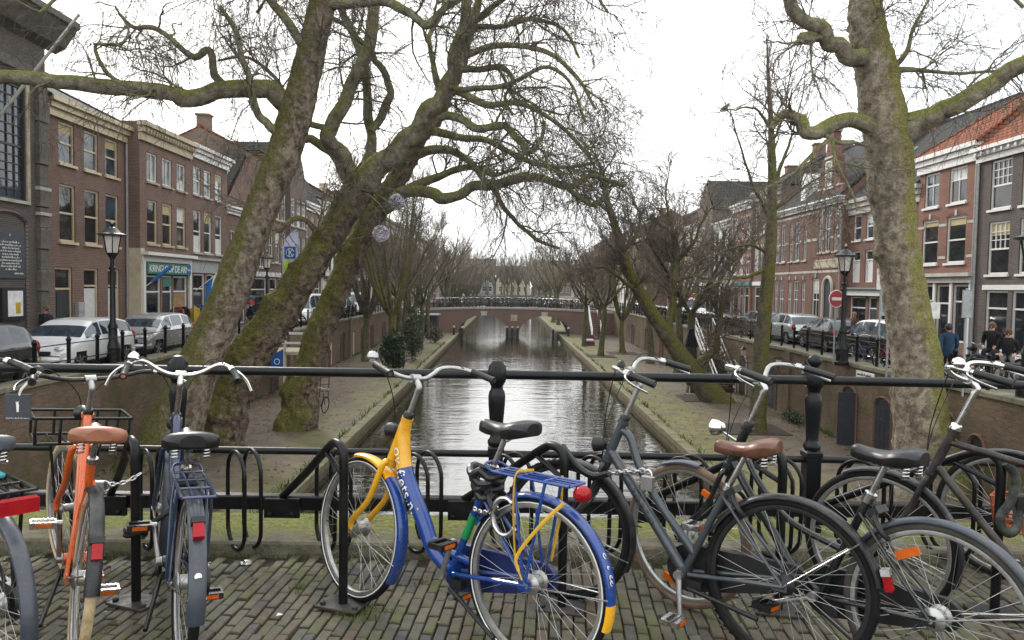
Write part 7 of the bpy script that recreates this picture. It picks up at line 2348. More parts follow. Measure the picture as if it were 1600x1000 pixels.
# ------------------------------------------------------------------ rows of bare trees along the canal: a few forms, copied
def tree_form(kind, seed, h, tw, bark):
    rng = np.random.default_rng(seed)
    mb = MB()
    th = h * (0.24 if kind == 'fan' else 0.36)
    z = np.linspace(0, th, 8)
    tp = np.stack([0.10 * np.sin(z * 1.1 + seed), 0.10 * np.cos(z * 0.9 + seed) - 0.1, z], 1)
    tr = np.linspace(0.24, 0.17, 8) * h / 11
    bumpy_tube(mb, tp, tr, 12, 0.1, 1.5, seed, 0, 0.4)
    paths = []
    n = 11 if kind == 'fan' else 7
    for k in range(n):
        a = 2 * PI * k / n + rng.uniform(-0.3, 0.3)
        sp = rng.uniform(0.12, 0.30) if kind == 'fan' else rng.uniform(0.4, 0.95)
        L = (h - th) * rng.uniform(0.7, 0.98)
        p = [tp[-1] + V3(0, 0, -0.2)]
        d = norm(V3(math.cos(a) * (1.0 if kind == 'fan' else 0.9), math.sin(a), 0.9))
        m = 10
        for j in range(m):
            tgt = norm(V3(math.cos(a) * sp, math.sin(a) * sp, 1.0))
            d = norm(d * 0.62 + tgt * 0.38 + rng.normal(size=3) * (0.05 if kind == 'fan' else 0.14))
            p.append(p[-1] + d * L / m)
        p = np.array(p)
        r = np.linspace(0.105, 0.012, m + 1) * h / 11
        paths.append((p, r))
        bumpy_tube(mb, p, r, 7, 0.1, 2, seed + k, 0)
    trunk = mb.mesh('trunk', [bark], 80)
    Pn, Rn = pad_to(paths, 11)
    P1, R1 = grow(Pn, Rn, 8, (0.12, 1.0), (0.8, 2.4), (0.3, 0.9), 0.35, 0.16, 6, 0.5, rng, 0.009, 0, 0.03)
    P2, R2 = grow(P1, R1, 6, (0.1, 1.0), (0.5, 1.4), (0.3, 0.9), 0.25, 0.18, 5, 0.6, rng, 0.007, 0.05, 0.014)
    P3, R3 = grow(P2, R2, 4, (0.1, 1.0), (0.3, 0.8), (0.3, 0.9), 0.15, 0.18, 4, 0.7, rng, 0.006, 0.1, 0.009)
    V, F = join_np([tubes_np(P1, R1, 4), tubes_np(P2, R2, 3), tubes_np(P3, R3, 3)])
    return trunk, np_mesh('crown', V, F, tw)
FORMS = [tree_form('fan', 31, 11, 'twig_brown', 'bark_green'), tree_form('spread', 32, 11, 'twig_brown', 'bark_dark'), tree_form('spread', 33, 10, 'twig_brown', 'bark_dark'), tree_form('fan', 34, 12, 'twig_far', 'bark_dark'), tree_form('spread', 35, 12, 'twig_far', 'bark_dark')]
def row_tree(form, x, y, s, rz, label, group=None, z=Z_WH, name='bare_tree'):
    t = thing(name, label, 'tree', (x, y, z), rz, group)
    t.scale = (s * 1.06, s * 1.06, s * 1.12)
    link('trunk', FORMS[form][0], t)
    link('crown', FORMS[form][1], t)
    return t
row_tree(0, -7.45, 47.0, 1.18, 0.3, 'fan-shaped tree with many upright green stems on the left wharf', name='fan_tree')
row_tree(1, -8.3, 55.5, 1.0, 1.3, 'bare tree on the left wharf directly behind the fan-shaped tree')
row_tree(2, -7.2, 61.0, 0.95, 2.1, 'bare tree on the left wharf near the water, halfway to the far bridge')
row_tree(0, -8.6, 66.0, 1.0, 2.9, 'bare tree with upright stems on the left wharf, last but one before the far bridge')
row_tree(1, -7.8, 74.0, 1.0, 4.2, 'bare tree on the left wharf right before the far bridge')
row_tree(3, -9.6, 51.0, 0.98, 5.2, 'bare tree against the left retaining wall, behind the green shrub')
row_tree(4, -9.7, 70.0, 0.95, 0.7, 'bare tree against the left retaining wall, short of the far bridge')
row_tree(2, 9.5, 37.6, 1.06, 0.5, 'dense bare tree with dark upright trunk behind the leaning tree')
row_tree(1, 7.45, 57.0, 0.92, 1.9, 'bare tree in a square pit near the water on the right wharf')
row_tree(0, 9.6, 60.0, 0.95, 3.1, 'bare tree in a square pit near the right wharf wall')
row_tree(2, 7.3, 66.5, 0.95, 4.0, 'forked bare tree on the right wharf with a red seat beside it')
row_tree(1, 8.2, 73.0, 0.95, 5.3, 'bare tree on the right wharf close to the far bridge')
row_tree(4, 10.2, 52.0, 0.92, 2.4, 'bare tree standing tight against the right wharf wall')
row_tree(3, 10.0, 78.0, 0.95, 0.2, 'bare tree by the steps at the right end of the far bridge')
row_tree(4, 10.6, 44.5, 0.9, 3.6, 'bare tree behind the closed parasol on the right wharf')
row_tree(4, -7.9, 99.0, 1.22, 1.1, 'spreading bare plane tree just beyond the far bridge on the left')
far = thing
i = 0
for y in (104, 112, 121, 131, 142, 154, 168, 184, 200):
    for side in (-1, 1):
        x = side * (7.6 if side > 0 else 8.2) + random.uniform(-0.8, 0.8)
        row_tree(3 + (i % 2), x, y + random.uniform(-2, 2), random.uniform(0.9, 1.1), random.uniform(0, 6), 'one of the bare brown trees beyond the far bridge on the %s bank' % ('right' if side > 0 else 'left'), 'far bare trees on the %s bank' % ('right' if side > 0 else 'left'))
        i += 1
for x, y in ((-4, 226), (1.5, 228), (6, 224), (10, 229), (-9, 224), (-1.5, 221), (3.8, 230), (-6.5, 229), (8, 219), (-11.5, 228), (13, 225), (-3.2, 208), (-0.6, 212), (1.4, 207), (3.4, 211), (5.4, 208), (0.4, 216), (-5.4, 211), (7.6, 212)):
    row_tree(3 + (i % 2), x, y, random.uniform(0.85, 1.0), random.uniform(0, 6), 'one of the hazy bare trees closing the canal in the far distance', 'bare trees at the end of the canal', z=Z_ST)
    i += 1

# ------------------------------------------------------------------ evergreen shrubs and ground plants
def shrub(name, label, x, y, rx, ry, h, n, leaf, m, seed, z=Z_WH):
    rng = np.random.default_rng(seed)
    t = thing(name, label, 'shrub', (x, y, z))
    st = MB()
    for k in range(7):
        a = rng.uniform(0, 2 * PI)
        st.tube(catmull(np.array([(0, 0, 0), (0.3 * rx * math.cos(a), 0.3 * ry * math.sin(a), h * .4), (0.6 * rx * math.cos(a), 0.6 * ry * math.sin(a), h * .8)]), 3), [0.03] * 4 + [0.012] * 3, 5)
    obj('stems', st, 'bark_dark', t)
    c = rng.normal(size=(60, 3))
    c /= np.linalg.norm(c, axis=1, keepdims=True)
    c = c * np.array([rx * .8, ry * .8, h * .42]) * rng.uniform(0.55, 1.0, (60, 1)) + np.array([0, 0, h * .52])
    pick = c[rng.integers(0, 60, n)]
    pos = pick + rng.normal(size=(n, 3)) * np.array([rx, ry, h]) * 0.10
    pos[:, 2] = np.maximum(pos[:, 2], 0.05)
    d = rng.normal(size=(n, 3)) + np.array([0, -0.2, 0.5])
    d /= np.linalg.norm(d, axis=1, keepdims=True)
    u = np.cross(d, rng.normal(size=(n, 3)))
    u /= np.linalg.norm(u, axis=1, keepdims=True)
    L = leaf * rng.uniform(0.7, 1.3, (n, 1))
    w = np.cross(d, u)
    bend = w * L * 0.12
    V = np.stack([pos, pos + d * L * .5 + u * L * .28 + bend, pos + d * L, pos + d * L * .5 - u * L * .28 + bend], 1).reshape(-1, 3)
    F = np.arange(4 * n).reshape(-1, 4)
    link('foliage', np_mesh('foliage', V, F, m, False), t)
shrub('evergreen_shrub', 'dark glossy evergreen shrub beside the fan-shaped tree on the left wharf', -6.9, 45.2, 1.0, 1.0, 2.3, 5000, 0.16, 'leaf_dark', 1)
shrub('evergreen_shrub', 'tall pale-leaved evergreen shrub on the left wharf behind the dark shrub', -6.6, 51.5, 0.9, 1.0, 3.6, 5000, 0.13, 'leaf_mid', 2)
shrub('evergreen_shrub', 'small light green shrub by the left end of the far bridge', -6.6, 68, 0.9, 1.0, 1.5, 1600, 0.14, 'leaf_olive', 3)
shrub('evergreen_shrub', 'round dark shrub against the left wall near the far bridge', -9.0, 74, 1.5, 1.2, 2.4, 2500, 0.16, 'leaf_dark', 4)
shrub('climbing_shrub', 'olive climbing shrub against the right wharf wall under the wall lamp', 11.3, 40.2, 0.9, 1.4, 2.0, 3500, 0.12, 'leaf_olive', 5)
shrub('low_weeds', 'low green weeds at the foot of the right wharf wall', 11.7, 29.5, 0.35, 1.2, 0.45, 900, 0.09, 'leaf_mid', 6)
shrub('low_weeds', 'small weeds growing on the dark left wharf near the railing', -7.0, 17.0, 0.5, 0.5, 0.3, 500, 0.09, 'leaf_mid', 7)

# fallen leaves and weeds on the wharves
def wharf_litter():
    rng = np.random.default_rng(77)
    n = 9000
    side = rng.random(n) < 0.5
    y = 13 + 50 * rng.random(n) ** 1.5
    x = np.where(side, rng.uniform(XL_W + 0.1, XL_Q - 0.1, n), rng.uniform(XR_Q + 0.1, XR_W - 0.1, n))
    wall = rng.random(n) < 0.45
    x = np.where(wall, np.where(side, XL_W + 0.08 + np.abs(rng.normal(size=n)) * 0.5, XR_W - 0.08 - np.abs(rng.normal(size=n)) * 0.5), x)
    keep = np.array([mnoise.noise(Vector((a * 0.7, b * 0.5, 2.0))) > -0.15 for a, b in zip(x, y)]) | wall
    x, y = x[keep], y[keep]
    n = len(x)
    s_ = rng.uniform(0.025, 0.075, n)
    a = rng.uniform(0, 2 * PI, n)
    c, d = np.cos(a) * s_, np.sin(a) * s_
    z = np.full(n, Z_WH + 0.012)
    t1, t2 = rng.uniform(0, 0.03, n), rng.uniform(0, 0.03, n)
    V = np.stack([np.stack([x - c, y - d, z], 1), np.stack([x + d * .6, y - c * .6, z + t1], 1), np.stack([x + c, y + d, z + .004], 1), np.stack([x - d * .6, y + c * .6, z + t2], 1)], 1).reshape(-1, 3)
    F = np.arange(4 * n).reshape(-1, 4)
    o = link('leaf_litter', np_mesh('leaf_litter', V, F, ['dead_leaf', 'bark_dark', 'leaf_olive'], False, rng.choice(3, n, p=[.45, .35, .2])))
    tag(o, 'fallen leaves scattered over the wharves on both sides of the canal', 'leaves', kind='stuff')
    n = 5200
    k = rng.random(n)
    x = np.where(k < 0.25, XL_W + 0.05 + np.abs(rng.normal(size=n)) * .08, np.where(k < 0.5, XR_W - 0.05 - np.abs(rng.normal(size=n)) * .08, np.where(k < 0.75, XL_Q - 0.36 + rng.normal(size=n) * .05, XR_Q + 0.36 + rng.normal(size=n) * .05)))
    y = 13 + 55 * rng.random(n) ** 1.3
    keep = np.array([mnoise.noise(Vector((a * 3.0, b * 0.8, 9.0))) > 0.0 for a, b in zip(x, y)])
    x, y = x[keep], y[keep]
    n = len(x)
    h = rng.uniform(0.05, 0.24, n)
    a = rng.uniform(0, 2 * PI, n)
    w = 0.018
    dx, dy = np.cos(a), np.sin(a)
    z = np.full(n, Z_WH)
    V = np.stack([np.stack([x - dy * w, y + dx * w, z], 1), np.stack([x + dy * w, y - dx * w, z], 1), np.stack([x + dx * h * .6 + dy * w * .4, y + dy * h * .6 - dx * w * .4, z + h], 1), np.stack([x + dx * h * .6 - dy * w * .4, y + dy * h * .6 + dx * w * .4, z + h], 1)], 1).reshape(-1, 3)
    o = link('weeds', np_mesh('weeds', V, np.arange(4 * n).reshape(-1, 4), 'grass', False))
    tag(o, 'tufts of weeds along the wharf walls and quay edges', 'weeds', kind='stuff')
wharf_litter()

# ------------------------------------------------------------------ street furniture
def street_fence(label, x, y0, y1, step, mats='black_paint'):
    f = thing('street_fence', label, 'fence', (x, y0, Z_ST + 0.12))
    me = MB().lathe([(0.05, -0.1), (0.05, 0.84), (0.066, 0.86), (0.066, 0.91), (0.045, 0.93), (0.03, 0.98), (0.0, 0.985)], n=10).mesh('post', [mats])
    y = 0.0
    k = 0
    while y <= y1 - y0:
        link('post', me, f, (random.uniform(-.01, .01), y, 0)).rotation_euler = (random.uniform(-.015, .015), random.uniform(-.015, .015), 0)
        y += step
        k += 1
    for z in (0.34, 0.78):
        obj('rail', MB().tube([(0, 0, z), (0, y - step, z)], 0.016, 6), mats, f)
street_fence('black post and rail fence along the left street above the wharf', XL_W - 0.25, 14.0, 80, 1.38)
street_fence('black post and rail fence along the right street above the wharf', XR_W + 0.25, 13.0, 80, 1.42)

def lamp_post(label, x, y, h=4.3, z=Z_ST):
    t = thing('street_lamp', label, 'street lamp', (x, y, z))
    k = h / 4.3
    obj('pole', MB().lathe([(0.26, 0), (0.26, 0.12), (0.21, 0.16), (0.20, 0.55), (0.23, 0.58), (0.20, 0.66), (0.13, 0.80), (0.12, 1.15), (0.15, 1.18), (0.13, 1.26), (0.085, 1.36), (0.07, 2.9 * k), (0.10, 2.92 * k), (0.10, 2.98 * k), (0.06, 3.02 * k), (0.055, 3.22 * k)], n=16), 'black_paint', t)
    z0 = 3.22 * k
    fr = MB().lathe([(0.06, z0), (0.12, z0 + 0.10), (0.17, z0 + 0.16), (0.18, z0 + 0.20)], n=6)
    for a in range(6):
        c, s = math.cos(a * PI / 3), math.sin(a * PI / 3)
        fr.bar((0.17 * c, 0.17 * s, z0 + 0.19), (0.26 * c, 0.26 * s, z0 + 0.70), 0.014, 5)
    fr.lathe([(0.28, z0 + 0.69), (0.40, z0 + 0.72), (0.40, z0 + 0.755), (0.26, z0 + 0.80), (0.14, z0 + 0.93), (0.05, z0 + 0.97)], n=18)
    fr.ball((0, 0, z0 + 1.03), 0.05, 8)
    ln = obj('lantern', fr, 'black_paint', t)
    obj('lamp_glass', MB().lathe([(0.155, z0 + 0.20), (0.245, z0 + 0.69)], n=6), 'lamp_glass', ln, smooth=0)
    obj('finial', MB().lathe([(0.03, z0 + 1.06), (0.045, z0 + 1.10), (0.0, z0 + 1.18)], n=8), 'cream_wood', ln)
q = P(177, 575, 22.0)
lamp_post('black street lamp with glass lantern in front of the white car at the left', q[0], q[1])
q = P(1316, 545, 26.0)
lamp_post('black street lamp beside the no-entry sign on the right street', q[0], q[1], 4.2)
q = P(1603, 600, 17.6)
lamp_post('black street lamp at the right edge beside the seated people', q[0], q[1], 4.3)
q = P(417, 520, 40)
lamp_post('distant black street lamp between the first two leaning trunks', q[0], q[1], 4.3)
q = P(565, 500, 60)
lamp_post('distant black street lamp by the parked cars on the left street', q[0], q[1], 4.3)
# wall lamps on brackets on the right wharf wall
for y, lab in ((36.0, 'wall lantern on an iron bracket over the climbing shrub'), (31.3, 'wall lantern on the right wharf wall left of the black cellar door'), (28.6, 'wall lantern on the right wharf wall right of the black cellar door')):
    t = thing('wall_lamp', lab, 'wall lamp', (XR_W - 0.02, y, Z_WH + 2.0))
    obj('bracket', MB().tube(catmull(np.array([(0, 0, -0.25), (-0.3, 0, -0.22), (-0.42, 0, -0.05), (-0.42, 0, 0.05)]), 4), 0.016, 6).bar((0, 0, 0.05), (-0.42, 0, -0.03), 0.012, 6), 'black_paint', t)
    ln = obj('lantern', MB().lathe([(0.04, 0.05), (0.08, 0.09), (0.13, 0.40), (0.17, 0.42), (0.06, 0.55), (0.02, 0.6)], (-0.42, 0, 0), n=8), 'black_paint', t, smooth=30)
    obj('lamp_glass', MB().lathe([(0.085, 0.10), (0.135, 0.385)], (-0.42, 0, 0), n=8, phase=0.2), 'lamp_glass', ln, smooth=0)

# ------------------------------------------------------------------ signs
def sign_post(label, px, py, D, h, build, z=Z_ST, r=0.032, m='sign_back'):
    q = P(px, py, D)
    t = thing('sign_post', label, 'sign', (q[0], q[1], z))
    obj('post', MB().lathe([(r, 0), (r, h)], n=10), m, t)
    build(t)
    return t
def no_entry(t):
    o = obj('disc', MB().lathe([(0.30, -0.012), (0.31, 0), (0.30, 0.012)], (0, -0.05, 2.35), (0.25, -1, 0), n=28), 'sign_red', t)
    obj('rim', MB().tube([V3(0, -0.05, 2.35) + V3(0.302 * math.cos(a) * 0.97, 0.302 * math.cos(a) * 0.243, 0.302 * math.sin(a)) for a in np.linspace(0, 2 * PI, 33)[:-1]], 0.016, 6, closed=True), 'paper_white', o)
    n_ = norm((0.25, -1, 0))
    sx = norm((1, 0.25, 0))
    obj('bar', MB().obox(V3(0, -0.05, 2.35) + n_ * 0.016, (0.20, 0.055, 0.004), sx, (0, 0, 1), n_), 'paper_white', o, smooth=0)
sign_post('red round no-entry sign on a pole beside the right street lamp', 1303, 545, 26.5, 2.7, no_entry)
def parking(t):
    o = obj('plate', MB().bbox((-0.30, -0.06, 1.9), (0.30, -0.035, 2.9), 0.008), 'sign_back', t, smooth=0)
    b = obj('blue_field', MB().box((-0.2, -0.066, 2.3), (0.24, -0.06, 2.78)), 'sign_blue', o, smooth=0)
    text_obj('lettering', 'P', 0.46, (-0.1, -0.070, 2.38), (1, 0, 0), (0, 0, 1), 'paper_white', o)
sign_post('grey and blue parking sign half hidden by the right trunk', 1386, 560, 22.4, 2.9, parking)
def white_board(t):
    obj('board', MB().bbox((-0.16, -0.05, 2.7), (0.5, -0.02, 3.4), 0.01), 'paper_white', t, smooth=0)
sign_post('large white board on a pole touching the left side of the right trunk', 1372, 560, 24.6, 3.4, white_board)
def back_board(t):
    obj('board', MB().bbox((-0.13, -0.05, 2.0), (0.13, -0.02, 2.7), 0.01), 'sign_back', t, smooth=0)
    obj('frame', MB().tube([(-0.13, -0.055, 2.0), (0.13, -0.055, 2.0), (0.13, -0.055, 2.7), (-0.13, -0.055, 2.7)], 0.014, 4, closed=True), 'zinc_pipe', t)
sign_post('grey sign on a thin pole before the red house shop front', 1505, 590, 18.6, 2.75, back_board)
def small_white(t):
    obj('plate', MB().bbox((-0.2, -0.05, 1.9), (0.2, -0.03, 2.35), 0.01), 'paper_white', t, smooth=0)
sign_post('small white sign just right of the right trunk', 1452, 580, 20.5, 2.4, small_white)
# small nameplate on the right wall, under the rail
q = P(1361, 588, 24.5)
pn = thing('wall_sign', 'small white lettered sign on the right retaining wall below the fence', 'sign', (XR_W - 0.02, 24.5, q[2]), -PI / 2)
obj('plate', MB().bbox((-0.62, -0.05, -0.12), (0.62, -0.01, 0.12), 0.006), 'paper_white', pn, smooth=0)
sq_ = MB()
scribble(sq_, (-0.5, -0.055, -0.03), (1, 0, 0), (0, 0, 1), 0.95, 0.10, 77)
obj('small_print', sq_, 'black_print', pn, smooth=0)['kind'] = 'stuff'
# lilac banner on a curved pole
q = P(441, 500, 31.5)
bn = thing('feather_banner', 'lilac feather banner with blue and lime panels between the leaning trunks', 'banner', (q[0], q[1], Z_ST))
hgt = lambda py: P(441, py, 31.5)[2] - Z_ST
zt, zb = hgt(360), hgt(442)
pole = catmull(np.array([(-0.02, 0, 0), (-0.02, 0, zb), (0.0, 0, zb + (zt - zb) * .55), (0.12, 0, zb + (zt - zb) * .8), (0.38, 0, zt - 0.12), (0.66, 0, zt)]), 5)
obj('pole', MB().tube(pole, 0.022, 6), 'dark_plastic', bn)
up = pole[pole[:, 2] > zb]
gr = [[(p[0] + (0.68 - p[0]) * a, 0.03 * math.sin(4 * a + p[2]), p[2]) for a in np.linspace(0, 1, 6)] for p in up]
obj('cloth', MB().grid(gr), 'flag_lilac', bn)
z1 = zb + (zt - zb) * 0.46
pb = obj('blue_panel', MB().box((0.10, -0.045, z1), (0.58, -0.035, z1 + 0.52)), 'flag_blue', bn, smooth=0)
obj('ring_emblem', MB().tube([(0.34 + 0.17 * math.cos(a), -0.05, z1 + 0.26 + 0.17 * math.sin(a)) for a in np.linspace(0.3, 5.9, 20)], 0.014, 5).tube([(0.30, -0.05, z1 + 0.1), (0.30, -0.05, z1 + 0.42)], 0.018, 5).tube([(0.32, -0.05, z1 + 0.24), (0.46, -0.05, z1 + 0.42)], 0.016, 5).tube([(0.34, -0.05, z1 + 0.28), (0.46, -0.05, z1 + 0.10)], 0.016, 5), 'paper_white', pb)
obj('lime_panel', MB().box((0.06, -0.042, z1 - 0.62), (0.58, -0.035, z1 - 0.08)), 'flag_lime', bn, smooth=0)
obj('blue_foot', MB().box((0.05, -0.042, z1 - 0.92), (0.58, -0.035, z1 - 0.78)), 'flag_lilac', bn, smooth=0)
# blue awning sign on the left wharf, behind the trunks
q = P(432, 562, 30)
bs = thing('blue_sign', 'blue cloth sign with a round emblem hanging between the leaning trunks', 'sign', tuple(q))
obj('cloth', MB().prism([(-0.25, 0, -0.42), (0.25, 0, -0.40), (0.27, 0, 0.45), (-0.2, 0, 0.16)], (0, 0.03, 0)), 'sign_blue', bs, smooth=0)
obj('ring_emblem', MB().tube([(0.02 + 0.11 * math.cos(a), -0.01, -0.08 + 0.11 * math.sin(a)) for a in np.linspace(0, 2 * PI, 17)[:-1]], 0.018, 5, closed=True), 'paper_white', bs)
obj('pole', MB().tube([(0.3, 0.02, -2.2), (0.3, 0.02, 0.6)], 0.02, 6), 'white_wood', bs)
# timber landing with pale railing behind the trunks
q = P(455, 530, 34)
ld = thing('landing', 'pale timber railing of a landing seen between the second and third trunks', 'landing', (q[0], q[1], Z_WH))
obj('platform', MB().bbox((-1.6, 0, 2.0), (0.9, 2.2, 2.15), 0.02), 'stone_trim', ld, smooth=0)
for x in (-1.5, -0.3, 0.8):
    obj('post', MB().box((x - 0.05, 0, 0), (x + 0.05, 0.1, 3.05)), 'plaster_cream', ld, smooth=0)
for z in (2.5, 2.95):
    obj('rail', MB().box((-1.6, -0.02, z), (0.9, 0.05, z + 0.1)), 'white_wood', ld, smooth=0)
# illuminated wire balls hung in the third tree
def wire_ball(label, px, py, D, r):
    c = P(px, py, D)
    t = thing('light_ball', label, 'light ball', tuple(c))
    mb = MB()
    rg = random.Random(int(px))
    for k in range(15):
        ax = norm((rg.gauss(0, 1), rg.gauss(0, 1), rg.gauss(0, 1)))
        u = norm(np.cross(ax, (0.3, 0.5, 0.8)))
        w = np.cross(ax, u)
        mb.tube([r * (math.cos(a) * u + math.sin(a) * w) for a in np.linspace(0, 2 * PI, 21)[:-1]], 0.015, 4, closed=True)
    obj('wire_globe', mb, 'light_ball', t)
    obj('hanger', MB().bar((0, 0, r), (0, 0, r + 0.5), 0.008, 5), 'dark_plastic', t)
wire_ball('lilac wire ball hanging lower on the third leaning trunk', 595, 365, 25.2, 0.28)
wire_ball('lilac wire ball hanging higher beside the third leaning trunk', 620, 315, 25.8, 0.27)

# closed parasol on the right wharf
q = P(1078, 590, 37)
pa = thing('parasol', 'closed parasol with black hood and dark green cloth on the right wharf', 'parasol', (q[0], q[1], Z_WH))
top = P(1078, 512, 37)[2] - Z_WH
obj('pole', MB().lathe([(0.025, 0), (0.025, top)], n=8), 'white_wood', pa)
fold = [[(r * (1 + 0.18 * math.cos(5 * a)) * math.cos(a), r * (1 + 0.18 * math.cos(5 * a)) * math.sin(a), z) for a in np.linspace(0, 2 * PI, 31)] for r, z in ((0.15, 0.5), (0.20, 0.7), (0.24, 1.4), (0.22, top - 0.8), (0.1, top - 0.2))]
obj('cloth', MB().grid(fold), 'green_wood', pa)
hood = [[(r * (1 + 0.1 * math.cos(5 * a)) * math.cos(a), r * (1 + 0.1 * math.cos(5 * a)) * math.sin(a), z) for a in np.linspace(0, 2 * PI, 31)] for r, z in ((0.36, top - 0.95), (0.34, top - 0.85), (0.15, top - 0.2), (0.12, top - 0.05), (0.02, top))]
obj('hood', MB().grid(hood), 'cloth_black', pa)
obj('foot', MB().lathe([(0.3, 0), (0.3, 0.06), (0.05, 0.1)], n=14), 'stone_dark', pa)
# white stairs from wharf to street on the right
def stairs(label, y, run, side_x, name='stairs'):
    t = thing(name, label, 'stairs', (side_x, y, Z_WH))
    n = 14
    hgt = Z_ST - Z_WH
    for k in range(n):
        obj('step', MB().bbox((-0.95, run * k / n, hgt * (k + 1) / n - 0.06), (0.0, run * k / n + 0.30, hgt * (k + 1) / n), 0.008), 'red_wood', t, smooth=0)
    for x in (-0.98, 0.0):
        obj('stringer', MB().prism([(x - .02, 0, -0.05), (x - .02, run, hgt - 0.05), (x - .02, run, hgt + 0.15), (x - .02, 0, 0.15)], (0.04, 0, 0)), 'white_wood', t, smooth=0)
        for z in (0.5, 0.95):
            obj('handrail', MB().tube([(x, 0, z), (x, run, hgt + z)], 0.04, 6), 'white_wood', t)
        for k in range(6):
            f = k / 5
            obj('baluster', MB().box((x - .025, run * f - .025, hgt * f), (x + .025, run * f + .025, hgt * f + 0.98)), 'white_wood', t, smooth=0)
stairs('white railed wooden stairs climbing from the right wharf to the street', 38.0, 4.6, XR_W - 0.15)
stairs('distant white railed stairs by the right end of the far bridge', 76.0, 4.6, XR_W - 2.2)
# red seat on the right wharf
sq = P(920, 545, 68)
rs = thing('garden_seat', 'small red seat with white cushion at the edge of the right wharf', 'seat', (sq[0], sq[1], Z_WH))
obj('base', MB().bbox((-0.5, -0.35, 0), (0.5, 0.35, 0.42), 0.04), 'red_wood', rs, smooth=0)
obj('back', MB().bbox((-0.5, 0.25, 0.42), (0.5, 0.38, 0.95), 0.04), 'red_wood', rs, smooth=0)
obj('cushion', MB().bbox((-0.4, -0.3, 0.42), (0.4, 0.22, 0.6), 0.06), 'paper_white', rs, smooth=0)
# wooden hut at the left foot of the far bridge
hq = P(700, 530, 74)
ht = thing('hut', 'dark wooden hut on the left wharf at the foot of the far bridge', 'hut', (-8.6, 78, Z_WH))
obj('walls', MB().bbox((-1.2, 0, 0), (1.2, 2.4, 2.1), 0.03), 'blue_wood', ht, smooth=0)
obj('roof', MB().bbox((-1.4, -0.2, 2.1), (1.4, 2.6, 2.25), 0.03), 'lead', ht, smooth=0)
# a pigeon in the slender tree
bq = P(1133, 169, 27.3)
bd = thing('pigeon', 'grey pigeon perched on a branch of the slender tree on the right', 'bird', tuple(bq))
obj('body', MB().tube(catmull(np.array([(-0.20, 0, -0.10), (-0.10, 0, -0.04), (0, 0, 0.02), (0.09, 0, 0.09), (0.11, 0, 0.15), (0.13, 0, 0.18)]), 3), [0.02, 0.03, 0.045, 0.06, 0.075, 0.085, 0.09, 0.085, 0.07, 0.055, 0.045, 0.04, 0.042, 0.042, 0.036, 0.015], 10), 'cloth_grey', bd)
obj('beak', MB().lathe([(0.012, 0), (0.002, 0.04)], (0.16, 0, 0.18), (1, 0, -0.2), n=6), 'dark_plastic', bd)

# ------------------------------------------------------------------ cars
def car_shape(L, Wd, H, style):
    """stations along the car from tail (-L/2) to nose (+L/2): belt height, roof height"""
    h = L / 2
    if style == 'hatch':
        key = [(-h, .62, .64), (-h + .05, .80, .84), (-h + .22, .94, 1.12), (-h + .50, .97, H - .10), (-h + .95, .96, H - .01), (-0.15, .94, H), (0.35, .92, H - .05), (0.72, .91, H - .22), (1.15, .90, .98), (h - .55, .84, .87), (h - .2, .74, .76), (h - .04, .60, .62), (h, .48, .5)]
    elif style == 'estate':
        key = [(-h, .66, .68), (-h + .04, .84, .90), (-h + .16, .96, 1.2), (-h + .34, .98, H - .06), (-h + .9, .97, H), (-0.1, .95, H), (0.45, .94, H - .06), (0.85, .92, H - .28), (1.22, .91, .98), (h - .5, .86, .89), (h - .18, .76, .78), (h - .04, .60, .62), (h, .48, .5)]
    else:  # van
        key = [(-h, .9, .95), (-h + .03, 1.0, 1.3), (-h + .1, 1.05, H - .1), (-h + .5, 1.05, H), (0.5, 1.05, H), (0.9, 1.04, H - .08), (1.3, 1.02, H - .5), (1.62, 1.0, 1.08), (h - .4, .92, .95), (h - .15, .8, .82), (h - .03, .62, .64), (h, .48, .5)]
    return np.array(key)

